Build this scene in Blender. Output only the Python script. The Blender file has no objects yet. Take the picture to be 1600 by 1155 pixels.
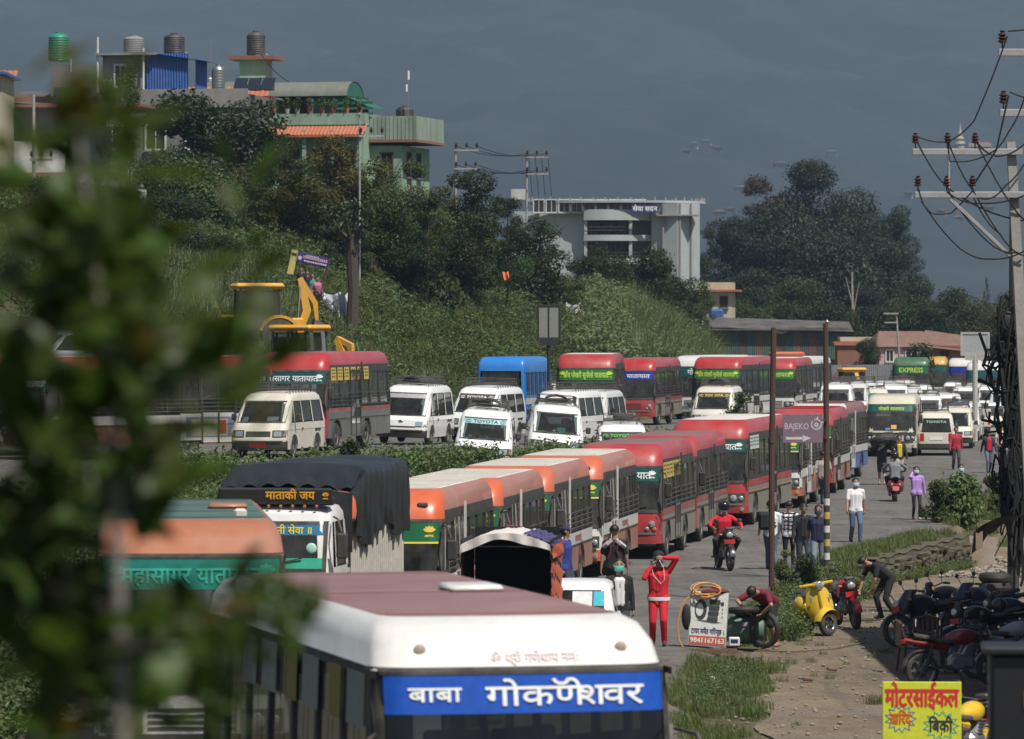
import bpy, math, random
import numpy as np
from mathutils import Vector, Matrix, Euler
SC = bpy.context.scene
COL = SC.collection
F, CX, HY, CAMZ = 7500.0, 800.0, 502.0, 6.0      # lens in photo pixels, optical centre, horizon row, eye height
# ---------------------------------------------------------------- camera, sky, sun, exposure
cam = bpy.data.cameras.new('camera')
cam.sensor_width = 36.0
cam.lens = 36.0 * F / 1600.0
cam.clip_start = 0.5
cam.clip_end = 12000
cam.dof.use_dof = True
cam.dof.focus_distance = 122.0
cam.dof.aperture_fstop = 4.5
camo = bpy.data.objects.new('camera', cam)
COL.objects.link(camo)
camo.location = (0, 0, CAMZ)
camo.rotation_euler = (math.radians(90) - math.atan((577.5 - HY) / F), 0, 0)
SC.camera = camo
SUN = Vector((0.47, -0.60, 1.25)).normalized()
world = bpy.data.worlds.new('World')
SC.world = world
world.use_nodes = True
_nt = world.node_tree
_sky = _nt.nodes.new('ShaderNodeTexSky')
_sky.sky_type = 'NISHITA'
_sky.sun_disc = False
_sky.sun_elevation = math.asin(SUN.z)
_sky.sun_rotation = math.atan2(SUN.x, SUN.y)
_sky.dust_density = 1.5
_nt.links.new(_sky.outputs[0], _nt.nodes['Background'].inputs[0])
_nt.nodes['Background'].inputs[1].default_value = 0.07
sl = bpy.data.lights.new('sun', 'SUN')
sl.energy = 5.0
sl.angle = math.radians(0.55)
sl.color = (1.0, 0.955, 0.88)
slo = bpy.data.objects.new('sun', sl)
COL.objects.link(slo)
slo.rotation_euler = SUN.to_track_quat('Z', 'Y').to_euler()
slo.location = (200, -250, 500)
SC.view_settings.view_transform = 'Standard'
SC.view_settings.look = 'None'
SC.view_settings.exposure = 0.0
SC.view_settings.gamma = 1.0
SC.view_settings.use_curve_mapping = False
SC.render.engine = 'CYCLES'
cy = SC.cycles
cy.use_denoising = True
cy.max_bounces = 8
cy.diffuse_bounces = 3
cy.glossy_bounces = 3
cy.transmission_bounces = 3
cy.transparent_max_bounces = 24
cy.volume_bounces = 0
cy.caustics_reflective = False
cy.caustics_refractive = False
cy.sample_clamp_indirect = 6.0
RNG = random.Random(7)
# ---------------------------------------------------------------- materials
MATS = {}
def _new(name):
 m = bpy.data.materials.new(name); m.use_nodes = True
 nt = m.node_tree
 return m, nt, nt.nodes, nt.links, nt.nodes['Principled BSDF']
def _coord(N, L, scale, detail=5.0, kind='Object', rough=.6, sc3=None):
 tc = N.new('ShaderNodeTexCoord'); nz = N.new('ShaderNodeTexNoise')
 nz.noise_dimensions = '4D'; oi = N.new('ShaderNodeObjectInfo'); mw = N.new('ShaderNodeMath'); mw.operation = 'MULTIPLY'; mw.inputs[1].default_value = 37.0; L.new(oi.outputs['Random'], mw.inputs[0]); L.new(mw.outputs[0], nz.inputs['W'])
 nz.inputs['Scale'].default_value = scale; nz.inputs['Detail'].default_value = detail; nz.inputs['Roughness'].default_value = rough
 if sc3:
  mp = N.new('ShaderNodeMapping'); mp.inputs['Scale'].default_value = sc3
  L.new(tc.outputs[kind], mp.inputs[0]); L.new(mp.outputs[0], nz.inputs['Vector'])
 else:
  L.new(tc.outputs[kind], nz.inputs['Vector'])
 return nz
def _ramp(N, L, src, a, b):
 r = N.new('ShaderNodeMapRange'); r.inputs[1].default_value = a; r.inputs[2].default_value = b
 L.new(src, r.inputs[0]); return r.outputs[0]
def _mix(N, L, fac, a, b, mode='MIX'):
 m = N.new('ShaderNodeMix'); m.data_type = 'RGBA'; m.blend_type = mode
 if isinstance(fac, (int, float)): m.inputs[0].default_value = fac
 else: L.new(fac, m.inputs[0])
 for k, c in ((6, a), (7, b)):
  if isinstance(c, (tuple, list)): m.inputs[k].default_value = (*c[:3], 1)
  else: L.new(c, m.inputs[k])
 return m.outputs[2]
def _bump(N, L, bsdf, h, strength, dist=.02):
 b = N.new('ShaderNodeBump'); b.inputs['Strength'].default_value = strength; b.inputs['Distance'].default_value = dist
 L.new(h, b.inputs['Height']); L.new(b.outputs[0], bsdf.inputs['Normal'])
def _mul(N, L, a, k):
 m = N.new('ShaderNodeMath'); m.operation = 'MULTIPLY'; L.new(a, m.inputs[0]); m.inputs[1].default_value = k; return m.outputs[0]
DUST = (.30, .265, .215)
def mat(name, col, rough=.5, dust=.0, metal=0.0, scale=2.0, bump=0.0, var=.12, coat=0.0, spec=.5, dustcol=DUST, streak=None, emit=None):
 """plain material with uneven tone, dust patches and fine relief"""
 if name in MATS: return MATS[name]
 m, nt, N, L, b = _new(name)
 n1 = _coord(N, L, scale, 6, sc3=streak)
 n2 = _coord(N, L, scale * 7, 4)
 dark = tuple(c * (1 - var) for c in col); lite = tuple(min(1, c * (1 + var)) for c in col)
 c = _mix(N, L, _ramp(N, L, n2.outputs[0], .3, .7), dark, lite)
 if dust > 0:
  f = _mul(N, L, _ramp(N, L, n1.outputs[0], .32, .72), dust)
  c = _mix(N, L, f, c, dustcol)
  rr = N.new('ShaderNodeMapRange'); rr.inputs[3].default_value = rough; rr.inputs[4].default_value = min(1, rough + .45)
  L.new(f, rr.inputs[0]); L.new(rr.outputs[0], b.inputs['Roughness'])
 else:
  b.inputs['Roughness'].default_value = rough
 L.new(c, b.inputs['Base Color'])
 b.inputs['Metallic'].default_value = metal
 b.inputs['Coat Weight'].default_value = coat
 b.inputs['Specular IOR Level'].default_value = spec
 if bump: _bump(N, L, b, n2.outputs[0], bump)
 if emit:
  b.inputs['Emission Color'].default_value = (*col, 1); b.inputs['Emission Strength'].default_value = emit
 MATS[name] = m
 return m
def paint(name, col, dust=.35, rough=.3, var=.06):
 return mat(name, col, rough=rough, dust=dust, scale=1.3, var=var, coat=.25)
def glass(name, tint=(.42, .47, .47), film=.18, filmcol=(.16, .155, .14)):
 """thin vehicle glass: tinted see-through, mirror reflection by angle, a film of dust"""
 if name in MATS: return MATS[name]
 m, nt, N, L, b = _new(name)
 out = N['Material Output']
 tr = N.new('ShaderNodeBsdfTransparent'); tr.inputs[0].default_value = (*tint, 1)
 gl = N.new('ShaderNodeBsdfGlossy'); gl.inputs['Roughness'].default_value = .03
 fr = N.new('ShaderNodeFresnel'); fr.inputs[0].default_value = 1.5
 s1 = N.new('ShaderNodeMixShader'); L.new(fr.outputs[0], s1.inputs[0]); L.new(tr.outputs[0], s1.inputs[1]); L.new(gl.outputs[0], s1.inputs[2])
 df = N.new('ShaderNodeBsdfDiffuse'); df.inputs[0].default_value = (*filmcol, 1)
 nz = _coord(N, L, 2.5, 5)
 s2 = N.new('ShaderNodeMixShader'); L.new(_mul(N, L, _ramp(N, L, nz.outputs[0], .2, .8), film * 2), s2.inputs[0])
 L.new(s1.outputs[0], s2.inputs[1]); L.new(df.outputs[0], s2.inputs[2])
 L.new(s2.outputs[0], out.inputs[0])
 MATS[name] = m
 return m
def leafmat(name, c1, c2, c3=None, transl=.35, scale=.35, rough=.5):
 """leaf: two-tone by clump, a share of light passing through"""
 if name in MATS: return MATS[name]
 m, nt, N, L, b = _new(name)
 out = N['Material Output']
 n1 = _coord(N, L, scale, 3); n2 = _coord(N, L, scale * 14, 2)
 c = _mix(N, L, _ramp(N, L, n1.outputs[0], .35, .65), c1, c2)
 if c3: c = _mix(N, L, _ramp(N, L, n2.outputs[0], .5, .75), c, c3)
 oi = N.new('ShaderNodeObjectInfo'); hs = N.new('ShaderNodeHueSaturation')
 hr = N.new('ShaderNodeMapRange'); hr.inputs[3].default_value = .475; hr.inputs[4].default_value = .525
 vr = N.new('ShaderNodeMapRange'); vr.inputs[3].default_value = .75; vr.inputs[4].default_value = 1.25
 L.new(oi.outputs['Random'], hr.inputs[0]); L.new(oi.outputs['Random'], vr.inputs[0])
 L.new(hr.outputs[0], hs.inputs['Hue']); L.new(vr.outputs[0], hs.inputs['Value']); L.new(c, hs.inputs['Color'])
 L.new(hs.outputs[0], b.inputs['Base Color'])
 b.inputs['Roughness'].default_value = rough
 b.inputs['Specular IOR Level'].default_value = .35
 tl = N.new('ShaderNodeBsdfTranslucent'); L.new(hs.outputs[0], tl.inputs[0])
 ms = N.new('ShaderNodeMixShader'); ms.inputs[0].default_value = transl
 L.new(b.outputs[0], ms.inputs[1]); L.new(tl.outputs[0], ms.inputs[2]); L.new(ms.outputs[0], out.inputs[0])
 MATS[name] = m
 return m
# ---------------------------------------------------------------- mesh building
def lerp(a, b, t): return a + (b - a) * t
def sstep(a, b, x):
 t = max(0.0, min(1.0, (x - a) / (b - a))); return t * t * (3 - 2 * t)
class MB:
 """collects shapes for one mesh"""
 def __init__(s): s.v = []; s.f = []; s.m = []
 def add(s, vs, fs, m=0):
  o = len(s.v); s.v += [tuple(p) for p in vs]; s.f += [tuple(i + o for i in f) for f in fs]
  s.m += ([m] * len(fs) if isinstance(m, int) else list(m)); return s
 def box(s, c, d, m=0, ch=0.0, R=None):
  cx, cy_, cz = c; hx, hy, hz = d[0] / 2, d[1] / 2, d[2] / 2
  if ch <= 0:
   P = [(x, y, z) for z in (-hz, hz) for y in (-hy, hy) for x in (-hx, hx)]
   Fc = [(0, 2, 3, 1), (4, 5, 7, 6), (0, 1, 5, 4), (2, 6, 7, 3), (0, 4, 6, 2), (1, 3, 7, 5)]
  else:
   ch = min(ch, hx * .9, hy * .9, hz * .9)
   P = []; ix = {}
   for sz in (-1, 1):
    for sy in (-1, 1):
     for sx in (-1, 1):
      for ax in range(3):
       q = [sx * (hx - ch), sy * (hy - ch), sz * (hz - ch)]
       q[ax] = (sx * hx, sy * hy, sz * hz)[ax]
       ix[(sx, sy, sz, ax)] = len(P); P.append(tuple(q))
   Fc = []
   for sgn in (-1, 1):
    for ax in range(3):
     o1, o2 = (ax + 1) % 3, (ax + 2) % 3
     qs = []
     for a, b in ((-1, -1), (1, -1), (1, 1), (-1, 1)):
      k = [0, 0, 0]; k[ax] = sgn; k[o1] = a; k[o2] = b
      qs.append(ix[(k[0], k[1], k[2], ax)])
     Fc.append(tuple(qs if sgn > 0 else qs[::-1]))
   for ax in range(3):
    o1, o2 = (ax + 1) % 3, (ax + 2) % 3
    for a in (-1, 1):
     for b in (-1, 1):
      k1 = [0, 0, 0]; k2 = [0, 0, 0]
      k1[o1] = k2[o1] = a; k1[o2] = k2[o2] = b; k1[ax] = -1; k2[ax] = 1
      q = (ix[(*k1, o1)], ix[(*k2, o1)], ix[(*k2, o2)], ix[(*k1, o2)])
      Fc.append(q if a * b < 0 else q[::-1])
   for sz in (-1, 1):
    for sy in (-1, 1):
     for sx in (-1, 1):
      q = tuple(ix[(sx, sy, sz, a)] for a in range(3))
      Fc.append(q if sx * sy * sz > 0 else q[::-1])
  if R is not None: P = [tuple(R @ Vector(p)) for p in P]
  return s.add([(x + cx, y + cy_, z + cz) for x, y, z in P], Fc, m)
 def tube(s, pts, r, n=6, m=0, cap=True, sq=1.0):
  pts = [Vector(p) for p in pts]; k = len(pts)
  rs = r if isinstance(r, (list, tuple)) else [r] * k
  vs = []; up = None
  for i, p in enumerate(pts):
   t = (pts[min(i + 1, k - 1)] - pts[max(i - 1, 0)])
   t = t.normalized() if t.length > 1e-9 else Vector((0, 0, 1))
   if up is None:
    up = t.cross(Vector((0, 0, 1)))
    if up.length < 1e-3: up = Vector((1, 0, 0))
   up = (up - t * up.dot(t)).normalized(); w = t.cross(up)
   for j in range(n):
    a = 2 * math.pi * (j + .5) / n
    vs.append(p + up * (math.cos(a) * rs[i]) + w * (math.sin(a) * rs[i] * sq))
  fs = [(i * n + j, i * n + (j + 1) % n, (i + 1) * n + (j + 1) % n, (i + 1) * n + j) for i in range(k - 1) for j in range(n)]
  if cap: fs += [tuple(range(n))[::-1], tuple((k - 1) * n + j for j in range(n))]
  return s.add(vs, fs, m)
 def lathe(s, prof, n=16, m=0, c=(0, 0, 0), axis='z', cap=True):
  """prof: list of (radius, height)"""
  vs = []
  for r, h in prof:
   for j in range(n):
    a = 2 * math.pi * j / n
    x, y = r * math.cos(a), r * math.sin(a)
    p = {'z': (x, y, h), 'x': (h, x, y), 'y': (y, h, x)}[axis]
    vs.append((p[0] + c[0], p[1] + c[1], p[2] + c[2]))
  k = len(prof)
  fs = [(i * n + j, i * n + (j + 1) % n, (i + 1) * n + (j + 1) % n, (i + 1) * n + j) for i in range(k - 1) for j in range(n)]
  if cap: fs += [tuple(range(n))[::-1], tuple((k - 1) * n + j for j in range(n))]
  return s.add(vs, fs, m)
 def ball(s, c, r, n=10, k=6, m=0, sc=(1, 1, 1)):
  prof = [(max(1e-4, math.sin(math.pi * i / k)) * r, -math.cos(math.pi * i / k) * r) for i in range(k + 1)]
  o = len(s.v); s.lathe(prof, n, m)
  s.v[o:] = [(x * sc[0] + c[0], y * sc[1] + c[1], z * sc[2] + c[2]) for x, y, z in s.v[o:]]
  return s
 def grid(s, nu, nv, fn, m=0):
  vs = [fn(i / nu, j / nv) for j in range(nv + 1) for i in range(nu + 1)]
  fs = [(j * (nu + 1) + i, j * (nu + 1) + i + 1, (j + 1) * (nu + 1) + i + 1, (j + 1) * (nu + 1) + i) for j in range(nv) for i in range(nu)]
  return s.add(vs, fs, m)
 def prism(s, poly, t, m=0, axis='y', o=0.0):
  """polygon (a,b) pushed through thickness t along axis, from o"""
  n = len(poly)
  def P(a, b, h): return {'y': (a, h, b), 'x': (h, a, b), 'z': (a, b, h)}[axis]
  vs = [P(a, b, o) for a, b in poly] + [P(a, b, o + t) for a, b in poly]
  fs = [tuple(range(n)), tuple(range(n, 2 * n))[::-1]] + [(i, i + n, (i + 1) % n + n, (i + 1) % n) for i in range(n)]
  return s.add(vs, fs, m)
 def xf(s, M, o=0):
  s.v[o:] = [tuple(M @ Vector(p)) for p in s.v[o:]]; return s
 def mesh(s, name, mats, ang=35):
  me = bpy.data.meshes.new(name)
  me.from_pydata(s.v, [], s.f)
  for mm in (mats if isinstance(mats, (list, tuple)) else [mats]): me.materials.append(mm)
  me.polygons.foreach_set('material_index', s.m)
  me.polygons.foreach_set('use_smooth', [True] * len(s.f))
  me.set_sharp_from_angle(angle=math.radians(ang))
  me.update()
  return me
def ob(name, me, parent=None, loc=(0, 0, 0), rot=(0, 0, 0), sc=(1, 1, 1), kind=None):
 o = bpy.data.objects.new(name, me); COL.objects.link(o)
 o.location = loc; o.rotation_euler = rot; o.scale = sc
 if parent is not None: o.parent = parent
 if kind: o['kind'] = kind
 return o
def tag(o, label, cat, group=None):
 o['label'] = label; o['category'] = cat
 if group: o['group'] = group
 return o
def thing(name, label, cat, loc=(0, 0, 0), rz=0.0, group=None, rot=None):
 o = bpy.data.objects.new(name, None); COL.objects.link(o)
 o.location = loc; o.rotation_euler = rot if rot else (0, 0, rz); o.empty_display_size = .3
 return tag(o, label, cat, group)
CACHE = {}
def cached(key, fn):
 if key not in CACHE: CACHE[key] = fn()
 return CACHE[key]
def at(px, py, Y):
 """photo pixel and distance -> point in the place (measuring aid)"""
 return Vector(((px - CX) * Y / F, Y, CAMZ - (py - HY) * Y / F))
def text_mesh(name, segs, size, matl, bold=.018, fn=None, align='CENTER', shear=0.0, width=None):
 """lettering as a flat mesh; segs = str or [(str, dx)]; fn maps (x, z) -> 3-D point"""
 if isinstance(segs, str): segs = [(segs, 0)]
 V = []; Fs = []; x0 = 0.0
 for sg in segs:
  body, dx = sg[0], sg[1]; dy = sg[2] if len(sg) > 2 else 0; k = sg[3] if len(sg) > 3 else 1
  c = bpy.data.curves.new('lettering', 'FONT'); c.body = body; c.resolution_u = 2
  o = bpy.data.objects.new('lettering', c)
  me = bpy.data.meshes.new_from_object(o)
  n = len(me.vertices); co = np.empty(n * 3); me.vertices.foreach_get('co', co); co = co.reshape(-1, 3)
  if n:
   base = len(V); w = co[:, 0].max()
   V += [((p[0] * k + x0 + dx), p[1] * k + dy) for p in co]
   Fs += [tuple(i + base for i in p.vertices) for p in me.polygons]
   if k == 1: x0 += dx + w + (.06 if body[-1:].isascii() else .0)
  bpy.data.objects.remove(o); bpy.data.curves.remove(c); bpy.data.meshes.remove(me)
 xs = [p[0] for p in V]; mn, mx = min(xs), max(xs)
 sx = size if width is None else width / (mx - mn)
 off = {'CENTER': (mn + mx) / 2, 'LEFT': mn, 'RIGHT': mx}[align]
 pts = [((x - off) * sx + shear * y * size, (y - .33) * size) for x, y in V]
 if fn is None: fn = lambda x, z: (x, 0, z)
 me = bpy.data.meshes.new(name)
 p0, p1, p2 = (Vector(fn(*q)) for q in ((0, 0), (.02, 0), (0, .02))); nv = (p1 - p0).cross(p2 - p0).normalized()
 VV = []; FF = []; d = bold * size * .9
 for k, (dx, dz) in enumerate(((0, 0), (d, 0), (-d, 0), (0, d), (0, -d)) if bold > .005 else ((0, 0),)):
  o = len(VV); VV += [tuple(Vector(fn(x + dx, z + dz)) + nv * (.0007 * k)) for x, z in pts]; FF += [tuple(i + o for i in f) for f in Fs]
 me.from_pydata(VV, [], FF)
 me.materials.append(matl); me.update()
 return me
# common materials
BLACK = mat('black_rubber', (.018, .018, .018), .75, dust=.3, scale=4)
TYRE = mat('tyre_rubber', (.022, .021, .02), .85, dust=.55, scale=5, dustcol=(.16, .145, .12), bump=.3)
DARKP = mat('dark_plastic', (.022, .022, .024), .5, dust=.25, scale=3)
STEEL = mat('dull_steel', (.42, .42, .41), .35, dust=.35, metal=.9, scale=4)
CHROME = mat('chrome', (.75, .75, .75), .12, metal=1, scale=4)
RIM = mat('dusty_rim', (.30, .29, .27), .55, dust=.5, metal=.4, scale=5)
RACK = mat('rack_steel', (.10, .095, .09), .5, dust=.45, metal=.5, scale=3)
LENS = mat('lamp_glass', (.62, .64, .66), .08, metal=.6, scale=6)
AMBER = mat('amber_lens', (.42, .15, .03), .25, dust=.3)
REDL = mat('red_lens', (.45, .02, .015), .2)
WHITE_PRINT = mat('white_print', (.78, .78, .76), .6, var=.04)
YELLOW_PRINT = mat('yellow_print', (.72, .58, .05), .6, var=.04)
INTER = mat('cabin_trim', (.055, .055, .06), .8)
SEATM = mat('seat_cloth', (.05, .055, .11), .9)
GLASS = glass('vehicle_glass')
GLASSD = glass('tinted_glass', (.16, .18, .18), .22)
# ================================================================ vehicles
class Body:
 """closed vehicle skin from horizontal rings; level = (z, half width, front y, rear y)"""
 def __init__(s, levels, rc=.28, rr=.14, bul=.05, nf=8, nc=4, nr=4):
  s.lv = levels; s.rc = rc; s.rr = rr; s.bul = bul; s.nf = nf; s.nc = nc; s.nr = nr
 def lev(s, z):
  L = s.lv
  if z <= L[0][0]: return L[0]
  for a, b in zip(L, L[1:]):
   if z <= b[0]:
    t = (z - a[0]) / (b[0] - a[0]); return tuple(lerp(p, q, t) for p, q in zip(a, b))
  return L[-1]
 def front(s, x, z, off=0.0):
  _, hw, yf, yr = s.lev(z); rc = min(s.rc, hw * .6); m = hw - rc; ax = abs(x)
  if ax <= m: return (x, yf + s.bul * (ax / m) ** 2 - off, z)
  q = min(1.0, (ax - m) / rc); c = 1 - math.sqrt(max(0, 1 - q * q))
  return (x + math.copysign(off * q, x), yf + s.bul + rc * c - off * (1 - q * .7), z)
 def rear(s, x, z, off=0.0):
  _, hw, yf, yr = s.lev(z); rc = min(s.rr, hw * .6); m = hw - rc; ax = abs(x)
  if ax <= m: return (x, yr + off, z)
  q = min(1.0, (ax - m) / rc); c = 1 - math.sqrt(max(0, 1 - q * q))
  return (x, yr - rc * c + off, z)
 def side(s, y, z, off=0.0, sg=1):
  return (sg * (s.lev(z)[1] + off), y, z)
 def loop(s, l):
  z, hw, yf, yr = l; rc = min(s.rc, hw * .6); rr = min(s.rr, hw * .6); m = hw - rc; P = []
  for i in range(s.nf + 1):
   u = -1 + 2 * i / s.nf; P.append((u * m, yf + s.bul * u * u, z))
  for i in range(1, s.nc + 1):
   a = math.pi / 2 * i / s.nc; P.append((m + rc * math.sin(a), yf + s.bul + rc * (1 - math.cos(a)), z))
  for i in range(s.nc + 1):
   a = math.pi / 2 * i / s.nc; P.append((hw - rr + rr * math.cos(a), yr - rr + rr * math.sin(a), z))
  for i in range(1, s.nr + 1): P.append(((hw - rr) * (1 - 2 * i / s.nr), yr, z))
  for i in range(1, s.nc + 1):
   a = math.pi / 2 * i / s.nc; P.append((-(hw - rr) - rr * math.sin(a), yr - rr + rr * math.cos(a), z))
  for i in range(s.nc):
   a = math.pi / 2 * (1 - i / s.nc); P.append((-m - rc * math.sin(a), yf + s.bul + rc * (1 - math.cos(a)), z))
  return P
 def shell(s, b, rows, cap=0, floor=None):
  """rows[i] = (front, side, rear, corner) material index for the band between levels i and i+1; None leaves it open"""
  Ls = [s.loop(l) for l in s.lv]; n = len(Ls[0]); o = len(b.v)
  kinds = ['f'] * s.nf + ['c'] * s.nc + ['s'] + ['k'] * s.nc + ['r'] * s.nr + ['k'] * s.nc + ['s'] + ['c'] * s.nc
  vs = [p for L in Ls for p in L]; fs = []; ms = []
  for i, r in enumerate(rows):
   d = {'f': r[0], 's': r[1], 'r': r[2], 'c': r[3], 'k': r[3] if len(r) < 5 else r[4]}
   for j in range(n):
    mm = d[kinds[j]]
    if mm is None: continue
    fs.append((i * n + j, i * n + (j + 1) % n, (i + 1) * n + (j + 1) % n, (i + 1) * n + j)); ms.append(mm)
  k = len(Ls) - 1
  fs.append(tuple(k * n + j for j in range(n))); ms.append(cap)
  if floor is not None: fs.append(tuple(range(n))[::-1]); ms.append(floor)
  return b.add(vs, fs, ms)
def panel_with_arches(b, x, y0, y1, z0, z1, wheels, r, m, zc=None, split=None):
 """flat side panel with half-round wheel openings; a ring of thickness turns in at each arch"""
 sg = 1 if x > 0 else -1
 poly = [(y0, z0)]
 for wy in wheels:
  zc_ = zc if zc else r * .9
  a0 = math.asin(max(-1, min(1, (z0 - zc_) / r)))
  for i in range(11):
   a = lerp(math.pi - a0, a0, i / 10); poly.append((wy + r * math.cos(a), zc_ + r * math.sin(a)))
 poly += [(y1, z0), (y1, z1), (y0, z1)]
 n = len(poly)
 f = tuple(range(n)) if sg > 0 else tuple(range(n))[::-1]
 b.add([(x, y, z) for y, z in poly], [f], m)
 for wy in wheels:                      # arch lip
  a0 = math.asin(max(-1, min(1, (z0 - zc_) / r)))
  def fn(u, v):
   a = lerp(math.pi - a0, a0, u); return (x + sg * (.012 - .26 * v), wy + r * math.cos(a), zc_ + r * math.sin(a))
  b.grid(10, 1, fn, m)
  def fn2(u, v):
   a = lerp(math.pi - a0, a0, u); rr = r + .05 * v; return (x + sg * .012, wy + rr * math.cos(a), zc_ + rr * math.sin(a))
  b.grid(10, 1, fn2, m)
def wheel(parent, x, y, r, w, hub='bus', name='wheel'):
 sg = 1 if x > 0 else -1
 def mk():
  b = MB(); b.lathe([(r * .58, -w / 2 + .02), (r * .62, -w / 2), (r * .9, -w / 2), (r * .985, -w / 2 + .03), (r, -w * .2), (r, w * .2), (r * .985, w / 2 - .03), (r * .9, w / 2), (r * .62, w / 2), (r * .58, w / 2 - .02)], 22, 0, axis='x')
  return b.mesh('tyre', TYRE)
 def mkr():
  b = MB()
  b.lathe([(r * .6, w * .1), (r * .6, w / 2 - .012), (r * .55, w / 2 - .012), (r * .5, w * .2), (r * .3, w * .16), (r * .26, w * .38), (r * .12, w * .42), (.01, w * .42)], 18, 0, axis='x')
  for i in range(6):
   a = 2 * math.pi * i / 6; b.ball((w * .22, r * .38 * math.cos(a), r * .38 * math.sin(a)), r * .045, 5, 3)
  return b.mesh('rim', RIM)
 t = ob(name, cached(('tyre', r, w), mk), parent, (x, y, r))
 ob('rim', cached(('rim', r, w, hub), mkr), t, rot=(0, 0, 0 if sg > 0 else math.pi))
 return t
def patch(B, x0, x1, z0, z1, off, where='front', nx=8, nz=3, skew=0.0):
 b = MB(); fn = B.front if where == 'front' else B.rear
 def g(u, v):
  x = lerp(x0, x1, u); z = lerp(z0, z1, v); return fn(x if where == 'front' else -x, z + skew * x, off)
 b.grid(nx, nz, g, 0); return b
def side_pane(B, yb0, yb1, yt0, yt1, z0, z1, off, sg, nz=3):
 b = MB()
 def g(u, v):
  y = lerp(lerp(yb0, yb1, u), lerp(yt0, yt1, u), v); return B.side(y, lerp(z0, z1, v), off, sg)
 b.grid(2, nz, (lambda u, v: g(u, v)) if sg > 0 else (lambda u, v: g(1 - u, v)), 0); return b
def emblem(b, fn, x, z, r, m=0):
 """round trident-like badge of petals, flat print"""
 for k in range(5):
  a = math.pi / 2 + (k - 2) * .55; c = (x + math.cos(a) * r * .45, z + math.sin(a) * r * .45)
  vs = [fn(c[0] + r * (.5 * math.cos(t) * math.cos(a) - .22 * math.sin(t) * math.sin(a)), c[1] + r * (.5 * math.cos(t) * math.sin(a) + .22 * math.sin(t) * math.cos(a))) for t in [i * math.pi / 4 for i in range(8)]]
  b.add(vs, [tuple(range(8))], m)
 b.add([fn(x - r * .7, z - r * .75), fn(x + r * .7, z - r * .75), fn(x + r * .5, z - r * .45), fn(x - r * .5, z - r * .45)], [(0, 1, 2, 3)], m)
def mirror_arm(parent, x, y, z, key, drop=.35, col=None):
 sg = 1 if x > 0 else -1
 def mk():
  b = MB(); b.tube([(0, .15, .25), (sg * .12, -.12, .22), (sg * .2, -.2, .02)], .018, 5)
  b.box((sg * .2, -.2, -drop / 2), (.19, .07, drop), 1, .03); return b.mesh('wing_mirror', [DARKP, col or DARKP])
 return ob('wing_mirror', cached(('mir', sg, drop, key), mk), parent, (x, y, z))
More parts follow.
